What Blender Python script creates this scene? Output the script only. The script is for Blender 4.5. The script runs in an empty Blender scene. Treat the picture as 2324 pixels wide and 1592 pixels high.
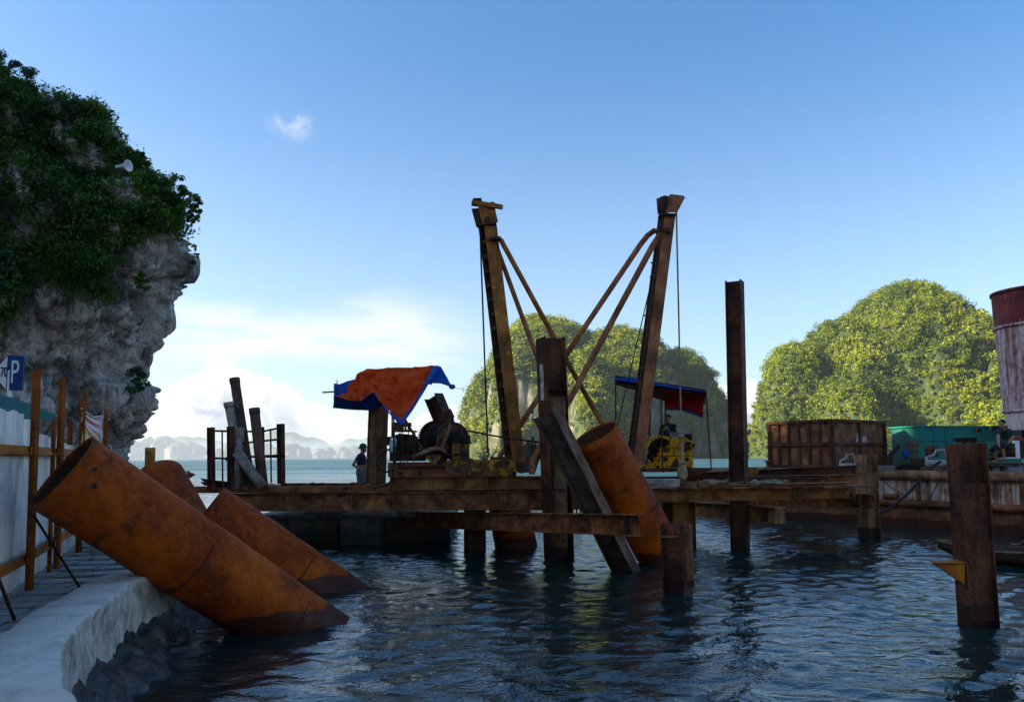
import bpy, bmesh, math, random
import numpy as np
from mathutils import Vector, Matrix
random.seed(7)
rng = np.random.default_rng(11)
sc = bpy.context.scene
COL = sc.collection
R = math.radians

# ------------------------------------------------------------------ camera
FPX, CX, CY, EYE = 1807.6, 1162.0, 910.0, 2.5      # focal length and principal point in units of a 2324 px wide frame
PITCH, ROLL = R(4.0), R(-0.4)
CAMR = Matrix.Rotation(math.pi / 2 + PITCH, 3, 'X') @ Matrix.Rotation(ROLL, 3, 'Z')
cam_d = bpy.data.cameras.new('camera')
cam_d.sensor_width = 36.0
cam_d.lens = FPX / 2324.0 * 36.0
cam_d.shift_y = (CY - 796.0) / 2324.0
cam_d.clip_start, cam_d.clip_end = 0.1, 30000.0
cam = bpy.data.objects.new('camera', cam_d)
cam.matrix_world = Matrix.Translation((0, 0, EYE)) @ CAMR.to_4x4()
COL.objects.link(cam)
sc.camera = cam

# ------------------------------------------------------------------ sun and sky
SUN_AZ, SUN_EL = R(-93.0), R(25.0)                 # clockwise from +Y
sun_dir = Vector((math.sin(SUN_AZ) * math.cos(SUN_EL), math.cos(SUN_AZ) * math.cos(SUN_EL), math.sin(SUN_EL)))
sun_d = bpy.data.lights.new('sun', 'SUN')
sun_d.energy, sun_d.angle, sun_d.color = 5.0, R(0.5), (1.0, 0.80, 0.50)
sun = bpy.data.objects.new('sun', sun_d)
sun.rotation_euler = sun_dir.to_track_quat('Z', 'Y').to_euler()
COL.objects.link(sun)

sc.view_settings.view_transform = 'Standard'
sc.view_settings.look = 'None'
sc.view_settings.exposure = 2.08
sc.view_settings.gamma = 1.0
sc.cycles.use_denoising = True
sc.cycles.max_bounces = 6
sc.cycles.diffuse_bounces = 3
sc.cycles.glossy_bounces = 3
sc.cycles.volume_bounces = 0
sc.cycles.transparent_max_bounces = 8
sc.cycles.sample_clamp_indirect = 4.0

class NT:
    """tiny helper round a node tree"""
    def __init__(self, tree):
        self.t = tree
        tree.nodes.clear()
    def n(self, kind, **kw):
        nd = self.t.nodes.new(kind)
        for k, v in kw.items():
            if k in nd.inputs.keys() if isinstance(k, str) else False:
                self.put(nd.inputs[k], v)
            else:
                setattr(nd, k, v)
        return nd
    def put(self, sock, v):
        if isinstance(v, bpy.types.NodeSocket):
            self.t.links.new(v, sock)
        elif isinstance(v, (tuple, list)) and len(v) == 3 and sock.type == 'RGBA':
            sock.default_value = (*v, 1.0)
        else:
            sock.default_value = v
    def math(self, op, a, b=None, c=None, clamp=False):
        nd = self.t.nodes.new('ShaderNodeMath')
        nd.operation, nd.use_clamp = op, clamp
        for i, v in enumerate((a, b, c)):
            if v is not None:
                self.put(nd.inputs[i], v)
        return nd.outputs[0]
    def mix(self, f, a, b, blend='MIX'):
        nd = self.t.nodes.new('ShaderNodeMix')
        nd.data_type, nd.blend_type = 'RGBA', blend
        self.put(nd.inputs['Factor'], f)
        self.put(nd.inputs[6], a)
        self.put(nd.inputs[7], b)
        return nd.outputs[2]
    def smooth(self, x, lo, hi, a=0.0, b=1.0):
        nd = self.t.nodes.new('ShaderNodeMapRange')
        nd.interpolation_type = 'SMOOTHSTEP'
        for i, v in enumerate((x, lo, hi, a, b)):
            self.put(nd.inputs[i], v)
        return nd.outputs[0]
    def noise(self, vec, scale, detail=4.0, rough=0.55, dist=0.0):
        nd = self.t.nodes.new('ShaderNodeTexNoise')
        self.put(nd.inputs['Vector'], vec)
        nd.inputs['Scale'].default_value = scale
        nd.inputs['Detail'].default_value = detail
        nd.inputs['Roughness'].default_value = rough
        nd.inputs['Distortion'].default_value = dist
        return nd.outputs['Fac']
    def vmul(self, vec, s):
        nd = self.t.nodes.new('ShaderNodeVectorMath')
        nd.operation = 'MULTIPLY'
        self.put(nd.inputs[0], vec)
        nd.inputs[1].default_value = s
        return nd.outputs[0]
    def comb(self, x, y, z):
        nd = self.t.nodes.new('ShaderNodeCombineXYZ')
        for i, v in enumerate((x, y, z)):
            self.put(nd.inputs[i], v)
        return nd.outputs[0]
    def ramp(self, f, stops):
        nd = self.t.nodes.new('ShaderNodeValToRGB')
        self.put(nd.inputs[0], f)
        e = nd.color_ramp.elements
        while len(e) < len(stops):
            e.new(0.5)
        for k, (p, c) in enumerate(stops):
            e[k].position = p
            e[k].color = (*c, 1.0) if len(c) == 3 else c
        return nd.outputs[0]
    def curve(self, f, pts):
        nd = self.t.nodes.new('ShaderNodeFloatCurve')
        self.put(nd.inputs['Value'], f)
        cv = nd.mapping.curves[0]
        while len(cv.points) < len(pts):
            cv.points.new(0.5, 0.5)
        for k, (x, y) in enumerate(sorted(pts)):
            cv.points[k].location = (x, y)
            cv.points[k].handle_type = 'AUTO_CLAMPED'
        nd.mapping.update()
        return nd.outputs[0]

world = bpy.data.worlds.new('World')
sc.world = world
world.use_nodes = True
W = NT(world.node_tree)
sky = W.n('ShaderNodeTexSky', sky_type='NISHITA', sun_disc=False)
sky.sun_elevation, sky.sun_rotation = SUN_EL, SUN_AZ
sky.altitude, sky.air_density, sky.dust_density, sky.ozone_density = 0.0, 1.0, 1.5, 3.0
tc = W.n('ShaderNodeTexCoord')
sp = W.n('ShaderNodeSeparateXYZ', Vector=tc.outputs['Generated'])
dx, dy, dz = sp.outputs
az = W.math('ARCTAN2', dx, dy)                                      # radians, clockwise from +Y
el = W.math('ARCSINE', dz)
aze = W.comb(az, el, 0.0)
t_az = W.math('MULTIPLY_ADD', az, 1 / (2 * math.pi), 0.5)           # 0..1 round the horizon
def azt(u):
    return math.atan2(u - CX, FPX) / (2 * math.pi) + 0.5
def elv(v):
    return (1039.0 - v) / FPX
# cumulus bank low over the sea: its top edge as a curve of azimuth
top = [(0.0, 3.2), (0.12, 4.6), (0.25, 3.4), (0.36, 4.4)]
top = [(a, R(e)) for a, e in top]
top += [(azt(u), elv(v)) for u, v in ((330, 915), (400, 880), (450, 846), (500, 842), (560, 848), (610, 862),
        (660, 868), (700, 900), (730, 935), (800, 940), (900, 950), (1000, 930), (1150, 925), (1400, 905), (1640, 868), (1760, 905))]
top += [(azt(2000), elv(930)), (0.72, R(3.6)), (0.85, R(5.0)), (1.0, R(3.2))]
h_top = W.math('MULTIPLY', W.curve(t_az, [(a, e * 5.0) for a, e in top]), 0.2)
puff = W.noise(aze, 30.0, 8.0, 0.60, 0.2)
d0 = W.math('ADD', W.math('SUBTRACT', h_top, el), W.math('MULTIPLY_ADD', puff, 0.085, -0.0425))
cum = W.smooth(d0, -0.002, 0.009)
cum = W.math('MULTIPLY', cum, W.smooth(el, R(0.4), R(3.0), 0.25, 0.97))
shade = W.math('MULTIPLY', W.smooth(W.noise(aze, 17.0, 6.0, 0.6, 0.6), 0.40, 0.62), W.smooth(d0, 0.004, 0.05))
c_cum = W.mix(shade, (1.0, 0.97, 0.94), (0.44, 0.50, 0.60))
# thin cirrus veil above it, a small wisp higher up
band = W.math('SUBTRACT', el, W.math('MULTIPLY_ADD', W.noise(W.comb(az, W.math('MULTIPLY', el, 2.5), 3.0), 4.0, 3.0), 0.09, R(8.6) - 0.045))
veil = W.smooth(W.math('ABSOLUTE', band), 0.006, 0.052, 1.0, 0.0)
veil = W.math('MULTIPLY', veil, W.smooth(W.noise(W.comb(W.math('MULTIPLY_ADD', el, 1.4, az), W.math('MULTIPLY', el, 5.0), 0.0), 6.0, 5.0, 0.6), 0.25, 0.55))
win = W.math('MULTIPLY', W.smooth(az, R(-27), R(-20)), W.smooth(az, R(-8), R(0.0), 1.0, 0.0))
win2 = W.smooth(W.math('ABSOLUTE', az), R(60), R(80))
veil = W.math('MULTIPLY', W.math('MULTIPLY', veil, W.math('MAXIMUM', win, win2)), 0.85)
wx = W.math('MULTIPLY', W.math('SUBTRACT', az, math.atan2(655 - CX, FPX)), 27.0)
wy = W.math('MULTIPLY', W.math('SUBTRACT', el, R(22.4)), 44.0)
wr = W.math('SQRT', W.math('ADD', W.math('MULTIPLY', wx, wx), W.math('MULTIPLY', wy, wy)))
wisp = W.math('MULTIPLY', W.smooth(wr, 0.1, 1.0, 1.0, 0.0), W.smooth(W.noise(aze, 30.0, 6.0, 0.62, 0.3), 0.36, 0.70, 0.0, 0.75))
hs = W.n('ShaderNodeHueSaturation', Color=sky.outputs[0], Value=1.0)
W.put(hs.inputs['Saturation'], W.smooth(el, R(9), R(30), 1.0, 1.24))
skyc = W.mix(1.0, hs.outputs[0], (0.0, 0.0, 0.0), 'ADD')
K = 0.061
bg1 = W.n('ShaderNodeBackground', Color=skyc, Strength=K)
bg2 = W.n('ShaderNodeBackground', Color=c_cum, Strength=0.275)
bg3 = W.n('ShaderNodeBackground', Color=(0.93, 0.95, 0.97), Strength=0.27)
m1 = W.n('ShaderNodeMixShader')
W.put(m1.inputs[0], W.math('MAXIMUM', veil, wisp)); W.put(m1.inputs[1], bg1.outputs[0]); W.put(m1.inputs[2], bg3.outputs[0])
m2 = W.n('ShaderNodeMixShader')
W.put(m2.inputs[0], cum); W.put(m2.inputs[1], m1.outputs[0]); W.put(m2.inputs[2], bg2.outputs[0])
wo = W.n('ShaderNodeOutputWorld')
W.put(wo.inputs['Surface'], m2.outputs[0])

# ------------------------------------------------------------------ placing helpers
def ray(u, v):
    return CAMR @ Vector(((u - CX) / FPX, (CY - v) / FPX, -1.0))
def P(u, v, Y):                       # the point Y metres ahead that the photograph shows at (u, v)
    d = ray(u, v)
    return Vector((0, 0, EYE)) + d * (Y / d.y)
def PZ(u, v, z):                      # the point at height z
    d = ray(u, v)
    return Vector((0, 0, EYE)) + d * ((z - EYE) / d.z)

# ------------------------------------------------------------------ noise on arrays
def _hash(ix, iy, iz, s):
    h = (ix.astype(np.int64) * 374761393 + iy.astype(np.int64) * 668265263 + iz.astype(np.int64) * 2147483647 + s * 1274126177) & 0xFFFFFFFF
    h = ((h ^ (h >> 13)) * 1274126177) & 0xFFFFFFFF
    h = (h ^ (h >> 16)) & 0xFFFFFF
    return h / float(0xFFFFFF)
def vnoise(p, s=0):
    i = np.floor(p)
    f = p - i
    f = f * f * f * (f * (f * 6 - 15) + 10)
    r = 0
    for a in (0, 1):
        for b in (0, 1):
            for c in (0, 1):
                w = (f[:, 0] if a else 1 - f[:, 0]) * (f[:, 1] if b else 1 - f[:, 1]) * (f[:, 2] if c else 1 - f[:, 2])
                r = r + w * _hash(i[:, 0] + a, i[:, 1] + b, i[:, 2] + c, s)
    return r * 2 - 1
def fbm(p, octv=4, s=0, gain=0.5):
    r, a = 0, 1.0
    for k in range(octv):
        r = r + a * vnoise(p * 2 ** k, s + k * 17)
        a *= gain
    return r
def worley(p, s=0):                   # nearest and second nearest distance, and the cell's random value
    i = np.floor(p)
    d1 = np.full(len(p), 9.0); d2 = np.full(len(p), 9.0); idv = np.zeros(len(p))
    for a in (-1, 0, 1):
        for b in (-1, 0, 1):
            for c in (-1, 0, 1):
                x, y, z = i[:, 0] + a, i[:, 1] + b, i[:, 2] + c
                q = np.stack([x + _hash(x, y, z, s), y + _hash(x, y, z, s + 1), z + _hash(x, y, z, s + 2)], 1)
                d = np.sqrt(((q - p) ** 2).sum(1))
                n = d < d1
                d2 = np.where(n, d1, np.minimum(d2, d))
                idv = np.where(n, _hash(x, y, z, s + 5), idv)
                d1 = np.where(n, d, d1)
    return d1, d2, idv

def facets(p, s=0):
    """blocky relief: every cell is a tilted plane; returns height and distance to the joint"""
    i = np.floor(p); d1 = np.full(len(p), 9.0); d2 = np.full(len(p), 9.0); h = np.zeros(len(p))
    for a in (-1, 0, 1):
        for b in (-1, 0, 1):
            for c in (-1, 0, 1):
                x, y, z = i[:, 0] + a, i[:, 1] + b, i[:, 2] + c
                q = p - np.stack([x + _hash(x, y, z, s), y + _hash(x, y, z, s + 1), z + _hash(x, y, z, s + 2)], 1)
                d = np.abs(q).max(1) * 0.5 + np.sqrt((q ** 2).sum(1)) * 0.5
                hh = (_hash(x, y, z, s + 5) - .5) + q[:, 0] * (_hash(x, y, z, s + 6) - .5) * 1.6 + q[:, 1] * (_hash(x, y, z, s + 7) - .5) * 1.6 + q[:, 2] * (_hash(x, y, z, s + 8) - .5) * 2.0
                n = d < d1
                d2 = np.where(n, d1, np.minimum(d2, d)); h = np.where(n, hh, h); d1 = np.where(n, d, d1)
    return h, d2 - d1

# ------------------------------------------------------------------ mesh helpers
def tag(o, label=None, cat=None, group=None, kind=None):
    if label: o['label'] = label
    if cat: o['category'] = cat
    if group: o['group'] = group
    if kind: o['kind'] = kind
    return o
def wloc(o):
    v = Vector((0, 0, 0))
    while o is not None:
        v = v + o.location
        o = o.parent
    return v
def thing(name, loc, label, cat, group=None):
    o = bpy.data.objects.new(name, None)
    o.empty_display_size = 0.2
    o.location = loc
    COL.objects.link(o)
    return tag(o, label, cat, group)
def np_mesh(name, verts, faces, mat, parent=None, smooth=False, loc=None, attrs=None, uv=None):
    """faces: (n, k) int array with k = 3 or 4"""
    verts = np.asarray(verts, np.float32); faces = np.asarray(faces, np.int32)
    if parent is not None: loc = Vector((0, 0, 0)); off = wloc(parent)
    else:
        loc = Vector(loc) if loc is not None else Vector((0, 0, 0)); off = loc
    me = bpy.data.meshes.new(name)
    me.vertices.add(len(verts)); me.vertices.foreach_set('co', (verts - np.array(off, np.float32)).ravel())
    k = faces.shape[1]
    me.loops.add(faces.size); me.loops.foreach_set('vertex_index', faces.ravel())
    me.polygons.add(len(faces)); me.polygons.foreach_set('loop_start', np.arange(0, faces.size, k, dtype=np.int32))
    if smooth: me.polygons.foreach_set('use_smooth', np.ones(len(faces), bool))
    me.update(calc_edges=True); me.validate()
    for an, (dom, val) in (attrs or {}).items():
        at = me.attributes.new(an, 'FLOAT', dom); at.data.foreach_set('value', np.asarray(val, np.float32))
    if uv is not None:
        l = me.uv_layers.new(name='UVMap'); l.data.foreach_set('uv', np.asarray(uv, np.float32)[faces.ravel()].ravel())
    me.materials.append(mat)
    o = bpy.data.objects.new(name, me); COL.objects.link(o)
    o.location = loc
    if parent is not None: o.parent = parent
    return o

class MB:
    """collects boxes, tubes, lathes and prisms, builds them as one mesh"""
    def __init__(self):
        self.v, self.f, self.sm = [], [], []
    def add(self, vs, fs, smooth=False):
        b = len(self.v)
        self.v += [Vector(p) for p in vs]
        self.f += [tuple(i + b for i in q) for q in fs]
        self.sm += [smooth] * len(fs)
        return self
    def box(self, c, s, M=None):
        c = Vector(c)
        vs = []
        for x in (-.5, .5):
            for y in (-.5, .5):
                for z in (-.5, .5):
                    p = Vector((x * s[0], y * s[1], z * s[2]))
                    vs.append(c + (M @ p if M else p))
        return self.add(vs, [(0, 1, 3, 2), (4, 6, 7, 5), (0, 4, 5, 1), (2, 3, 7, 6), (0, 2, 6, 4), (1, 5, 7, 3)])
    def prism(self, poly, a, b, up=(0, 0, 1), roll=0.0, smooth=False, caps=True):
        """closed 2-D outline (x sideways, y towards 'up') swept from a to b"""
        a, b = Vector(a), Vector(b)
        x, y, d = frame(b - a, up, roll)
        n = len(poly)
        vs = [a + x * p[0] + y * p[1] for p in poly] + [b + x * p[0] + y * p[1] for p in poly]
        fs = [(i, (i + 1) % n, n + (i + 1) % n, n + i) for i in range(n)]
        self.add(vs, fs, smooth)
        if caps:
            self.add(vs, [tuple(range(n - 1, -1, -1)), tuple(range(n, 2 * n))])
        return self
    def bar(self, a, b, w, h, up=(0, 0, 1), roll=0.0):
        return self.prism([(-w / 2, -h / 2), (w / 2, -h / 2), (w / 2, h / 2), (-w / 2, h / 2)], a, b, up, roll)
    def hbeam(self, a, b, w, h, t=0.02, up=(0, 0, 1), roll=0.0):
        """H section: flanges w wide at +-h/2, web of thickness t between them"""
        p = [(-w/2, -h/2), (w/2, -h/2), (w/2, -h/2+t), (t/2, -h/2+t), (t/2, h/2-t), (w/2, h/2-t), (w/2, h/2), (-w/2, h/2),
             (-w/2, h/2-t), (-t/2, h/2-t), (-t/2, -h/2+t), (-w/2, -h/2+t)]
        return self.prism(p, a, b, up, roll)
    def channel(self, a, b, w, h, t=0.02, up=(0, 0, 1), roll=0.0):
        p = [(-w/2, -h/2), (w/2, -h/2), (w/2, h/2), (-w/2, h/2), (-w/2, h/2-t), (w/2-t, h/2-t), (w/2-t, -h/2+t), (-w/2, -h/2+t)]
        return self.prism(p, a, b, up, roll)
    def tube(self, pts, r, n=10, caps=True, smooth=True):
        pts = [Vector(p) for p in pts]
        m = len(pts)
        rr = [r] * m if not hasattr(r, '__len__') else r
        vs = []
        x = None
        for i, p in enumerate(pts):
            d = (pts[min(i + 1, m - 1)] - pts[max(i - 1, 0)]).normalized()
            if x is None:
                x = d.orthogonal().normalized()
            else:
                x = (x - d * x.dot(d)).normalized()
            y = d.cross(x)
            for k in range(n):
                t = 2 * math.pi * k / n
                vs.append(p + (x * math.cos(t) + y * math.sin(t)) * rr[i])
        fs = [(i * n + k, i * n + (k + 1) % n, (i + 1) * n + (k + 1) % n, (i + 1) * n + k) for i in range(m - 1) for k in range(n)]
        self.add(vs, fs, smooth)
        if caps:
            self.add(vs, [tuple(range(n - 1, -1, -1)), tuple(range((m - 1) * n, m * n))])
        return self
    def shell(self, a, b, r, t, n=40, up=(0, 0, 1), rings=1, dent=None):
        """open pipe with wall thickness t"""
        a, b = Vector(a), Vector(b)
        x, y, d = frame(b - a, up)
        vs, m = [], rings + 1
        for rad in (r, r - t):
            for i in range(m):
                c = a.lerp(b, i / rings)
                for k in range(n):
                    q = 2 * math.pi * k / n
                    rd = rad + (dent(i / rings, q) if dent else 0)
                    vs.append(c + (x * math.cos(q) + y * math.sin(q)) * rd)
        fs = []
        for i in range(rings):
            for k in range(n):
                k2 = (k + 1) % n
                fs.append((i*n+k, i*n+k2, (i+1)*n+k2, (i+1)*n+k))
        o = m * n
        fi = [(o+i*n+k, o+(i+1)*n+k, o+(i+1)*n+(k+1) % n, o+i*n+(k+1) % n) for i in range(rings) for k in range(n)]
        fr = [(k, o+k, o+(k+1) % n, (k+1) % n) for k in range(n)]
        e = rings * n
        fr += [(e+k, e+(k+1) % n, o+e+(k+1) % n, o+e+k) for k in range(n)]
        base = len(self.v)
        self.v += vs
        self.f += [tuple(j + base for j in q) for q in fs + fi + fr]
        self.sm += [True] * (len(fs) + len(fi)) + [False] * len(fr)
        return self
    def disc(self, c, ax, r, w, n=24, r2=None):
        """short cylinder centred at c along axis ax"""
        ax = Vector(ax).normalized(); c = Vector(c)
        x, y, d = frame(ax)
        r2 = r if r2 is None else r2
        vs = [c - ax*w/2 + (x*math.cos(2*math.pi*k/n) + y*math.sin(2*math.pi*k/n))*r for k in range(n)]
        vs += [c + ax*w/2 + (x*math.cos(2*math.pi*k/n) + y*math.sin(2*math.pi*k/n))*r2 for k in range(n)]
        self.add(vs, [(k, (k+1) % n, n+(k+1) % n, n+k) for k in range(n)], True)
        self.add(vs, [tuple(range(n-1, -1, -1)), tuple(range(n, 2*n))])
        return self
    def ring(self, c, ax, ro, ri, w, n=32):
        ax = Vector(ax).normalized(); c = Vector(c)
        self.shell(c - ax*w/2, c + ax*w/2, ro, ro-ri, n, up=ax.orthogonal())
        return self
    def blob(self, c, rad, n=10, m=7, M=None, fn=None):
        """ellipsoid"""
        c = Vector(c)
        vs = [c + (M @ Vector((0, 0, -rad[2])) if M else Vector((0, 0, -rad[2])))]
        for i in range(1, m):
            ph = -math.pi/2 + math.pi*i/m
            for k in range(n):
                th = 2*math.pi*k/n
                p = Vector((rad[0]*math.cos(ph)*math.cos(th), rad[1]*math.cos(ph)*math.sin(th), rad[2]*math.sin(ph)))
                if fn: p = fn(p)
                vs.append(c + (M @ p if M else p))
        vs.append(c + (M @ Vector((0, 0, rad[2])) if M else Vector((0, 0, rad[2]))))
        fs = [(0, 1+(k+1) % n, 1+k) for k in range(n)]
        for i in range(m-2):
            for k in range(n):
                fs.append((1+i*n+k, 1+i*n+(k+1) % n, 1+(i+1)*n+(k+1) % n, 1+(i+1)*n+k))
        e = len(vs)-1
        fs += [(e, 1+(m-2)*n+k, 1+(m-2)*n+(k+1) % n) for k in range(n)]
        return self.add(vs, fs, True)
    def lathe(self, prof, a, ax=(0, 0, 1), n=24):
        """profile of (radius, height) turned round an axis through a"""
        a = Vector(a); x, y, d = frame(Vector(ax))
        vs = [a + d*h + (x*math.cos(2*math.pi*k/n)+y*math.sin(2*math.pi*k/n))*r for r, h in prof for k in range(n)]
        fs = [(i*n+k, i*n+(k+1) % n, (i+1)*n+(k+1) % n, (i+1)*n+k) for i in range(len(prof)-1) for k in range(n)]
        return self.add(vs, fs, True)
    def build(self, name, mat, parent=None, bevel=0.0, jitter=0.0):
        if jitter:
            for p in self.v:
                p += Vector((random.uniform(-1, 1), random.uniform(-1, 1), random.uniform(-1, 1))) * jitter
        if parent is not None: off, loc = wloc(parent), Vector((0, 0, 0))
        else:
            n = len(self.v)
            off = Vector((sum(p.x for p in self.v)/n, sum(p.y for p in self.v)/n, min(p.z for p in self.v))); loc = off
        me = bpy.data.meshes.new(name)
        me.from_pydata([p - off for p in self.v], [], self.f)
        me.polygons.foreach_set('use_smooth', self.sm)
        me.materials.append(mat)
        me.update()
        o = bpy.data.objects.new(name, me); COL.objects.link(o)
        o.location = loc
        if parent is not None: o.parent = parent
        if bevel:
            b = o.modifiers.new('bevel', 'BEVEL'); b.width, b.segments, b.limit_method, b.angle_limit = bevel, 1, 'ANGLE', R(40)
        return o
def frame(d, up=(0, 0, 1), roll=0.0):
    d = Vector(d).normalized(); up = Vector(up)
    if abs(d.dot(up.normalized())) > 0.995: up = Vector((0, 1, 0)) if abs(d.y) < 0.9 else Vector((1, 0, 0))
    x = d.cross(up).normalized(); y = x.cross(d)
    if roll:
        c, s = math.cos(roll), math.sin(roll)
        x, y = x*c + y*s, y*c - x*s
    return x, y, d
def sag(a, b, s, n=12):
    a, b = Vector(a), Vector(b)
    return [a.lerp(b, i/n) - Vector((0, 0, s*4*(i/n)*(1-i/n))) for i in range(n+1)]

# ------------------------------------------------------------------ materials
def new_mat(name):
    m = bpy.data.materials.new(name); m.use_nodes = True
    T = NT(m.node_tree)
    b = T.n('ShaderNodeBsdfPrincipled'); o = T.n('ShaderNodeOutputMaterial')
    T.put(o.inputs['Surface'], b.outputs[0])
    g = T.n('ShaderNodeNewGeometry')
    return m, T, b, g.outputs['Position'], o
def bump(T, b, h, strength=0.4, dist=0.02):
    n = T.n('ShaderNodeBump'); n.inputs['Strength'].default_value = strength; n.inputs['Distance'].default_value = dist
    T.put(n.inputs['Height'], h); T.put(b.inputs['Normal'], n.outputs[0])
def rust(name, light, mid, dark, scale=1.3, paint=None, paint_amt=0.5, rough=0.72, tide=True, streak=0.5, pit=0.5, lo=0.36, hi=0.64, metal=0.0, spec=0.14, runs=False, soft=0.03):
    """weathered steel: blotches, vertical run-off streaks, optional leftover paint, dark wet band at the waterline"""
    m, T, b, pos, o = new_mat(name)
    n1 = T.noise(pos, scale, 7.0, 0.62, 0.3)
    n2 = T.noise(pos, scale*11, 5.0, 0.6)
    c = T.ramp(n1, [(lo, dark), ((lo+hi)/2, mid), (hi, light)])
    st = T.noise(T.vmul(pos, (9.0, 9.0, 0.55)), 1.0, 4.0, 0.6)
    c = T.mix(T.math('MULTIPLY', T.smooth(st, 0.5, 0.68), streak), c, dark)
    c = T.mix(T.math('MULTIPLY', T.smooth(n2, 0.42, 0.7), pit), c, tuple(x*0.45 for x in dark))
    c = T.mix(T.math('MULTIPLY', T.smooth(T.noise(pos, scale*23, 3.0, 0.5), 0.55, 0.72), 0.35), c, tuple(min(1, x*1.35) for x in light))
    if paint:
        n3 = T.noise(pos, scale*1.9, 8.0, 0.66, 0.5)
        if runs: n3 = T.math('ADD', T.math('MULTIPLY', n3, 0.35), T.math('MULTIPLY', T.noise(T.vmul(pos, (7.0, 7.0, 0.35)), 1.0, 6.0, 0.7), 0.65))
        pm = T.smooth(n3, 1-paint_amt-soft, 1-paint_amt+soft)
        c = T.mix(pm, c, T.mix(T.smooth(st, 0.42, 0.7), paint, tuple(a*0.5+d*0.4 for a, d in zip(paint, dark))))
    ro = T.smooth(n2, 0.3, 0.7, rough-0.12, min(1, rough+0.14))
    if tide:
        s = T.n('ShaderNodeSeparateXYZ', Vector=pos)
        zz = T.math('ADD', s.outputs[2], T.math('MULTIPLY_ADD', T.noise(T.vmul(pos, (1.6, 1.6, .4)), 1.0, 4.0), 0.30, -0.15))
        wet = T.smooth(zz, 0.26, 0.31, 1.0, 0.0)
        c = T.mix(T.math('MULTIPLY', wet, 0.88), c, (0.035, 0.012, 0.010))
        ro = T.math('SUBTRACT', ro, T.math('MULTIPLY', wet, 0.28))
    T.put(b.inputs['Base Color'], c); T.put(b.inputs['Roughness'], ro)
    b.inputs['Specular IOR Level'].default_value = spec
    b.inputs['Metallic'].default_value = metal
    h = T.math('ADD', T.math('MULTIPLY', n1, 0.6), T.math('MULTIPLY', n2, 0.5))
    bump(T, b, h, 0.5, 0.02)
    return m
def paintm(name, col, rough=0.5, dirt=0.35, scale=3.0, dirtcol=(0.05, 0.04, 0.03), bumpd=0.004, streak=0.3, trans=0.0, spec=0.3, crease=0.0):
    m, T, b, pos, o = new_mat(name)
    n1 = T.noise(pos, scale, 6.0, 0.6)
    st = T.noise(T.vmul(pos, (11.0, 11.0, 0.8)), 1.0, 4.0, 0.6)
    c = T.mix(T.math('MULTIPLY', T.smooth(n1, 0.42, 0.7), dirt), col, dirtcol)
    c = T.mix(T.math('MULTIPLY', T.smooth(st, 0.5, 0.7), streak), c, tuple(x*0.5+d*0.3 for x, d in zip(col, dirtcol)))
    T.put(b.inputs['Base Color'], c); T.put(b.inputs['Roughness'], T.smooth(n1, 0.3, 0.7, rough-0.08, min(1, rough+0.15)))
    b.inputs['Specular IOR Level'].default_value = spec
    if crease:
        cr = T.math('ABSOLUTE', T.math('SUBTRACT', T.noise(pos, 3.2, 5.0, 0.6, 0.6), 0.5)); cr2 = T.math('ABSOLUTE', T.math('SUBTRACT', T.noise(pos, 9.0, 4.0, 0.6, 0.8), 0.5))
        bump(T, b, T.math('ADD', cr, T.math('MULTIPLY', cr2, .5)), 0.9, crease)
    else: bump(T, b, T.noise(pos, scale*7, 4.0), 0.4, bumpd)
    if trans:
        tr = T.n('ShaderNodeBsdfTranslucent', Color=c); mx = T.n('ShaderNodeMixShader')
        mx.inputs[0].default_value = trans
        T.put(mx.inputs[1], b.outputs[0]); T.put(mx.inputs[2], tr.outputs[0]); T.put(o.inputs['Surface'], mx.outputs[0])
    return m
def leafm(name, dark, mid, light, trans=0.35):
    """leaf colour varies by clump (attribute tint) and by a fine noise"""
    m, T, b, pos, o = new_mat(name)
    at = T.n('ShaderNodeAttribute', attribute_name='tint')
    f = T.math('ADD', T.math('MULTIPLY', at.outputs['Fac'], 0.75), T.math('MULTIPLY', T.noise(pos, 2.5, 2.0), 0.25))
    c = T.ramp(f, [(0.2, dark), (0.5, mid), (0.82, light)])
    T.put(b.inputs['Base Color'], c); b.inputs['Roughness'].default_value = 0.55
    b.inputs['Specular IOR Level'].default_value = 0.3
    tr = T.n('ShaderNodeBsdfTranslucent', Color=c); mx = T.n('ShaderNodeMixShader'); mx.inputs[0].default_value = trans
    T.put(mx.inputs[1], b.outputs[0]); T.put(mx.inputs[2], tr.outputs[0]); T.put(o.inputs['Surface'], mx.outputs[0])
    return m

# ================================================================== SEA
def axis(lo, hi, step, far_lo, far_hi, g):
    mid = list(np.arange(lo, hi, step))
    a, d, out = hi, step, []
    while a < far_hi:
        out.append(a); d *= g; a += d
    out.append(far_hi)
    a, d, inn = lo, step, []
    while True:
        d *= g; a -= d
        if a < far_lo: break
        inn.append(a)
    inn.append(far_lo)
    return np.array(inn[::-1] + mid + out)
sx, sy = axis(-9.0, 17.0, 0.075, -16000, 16000, 1.13), axis(4.0, 31.0, 0.075, -400, 16000, 1.10)
gx, gy = np.meshgrid(sx, sy)
ddx = np.gradient(sx)[None, :] + 0 * gx; ddy = np.gradient(sy)[:, None] + 0 * gx
x, y, cell = gx.ravel(), gy.ravel(), np.maximum(ddx, ddy).ravel()
patch = 0.55 + 0.75 * np.clip(0.5 + vnoise(np.stack([x * .16, y * .10, 0 * x + 3], 1), 4), 0, 1)
z = np.zeros_like(x)
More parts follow.
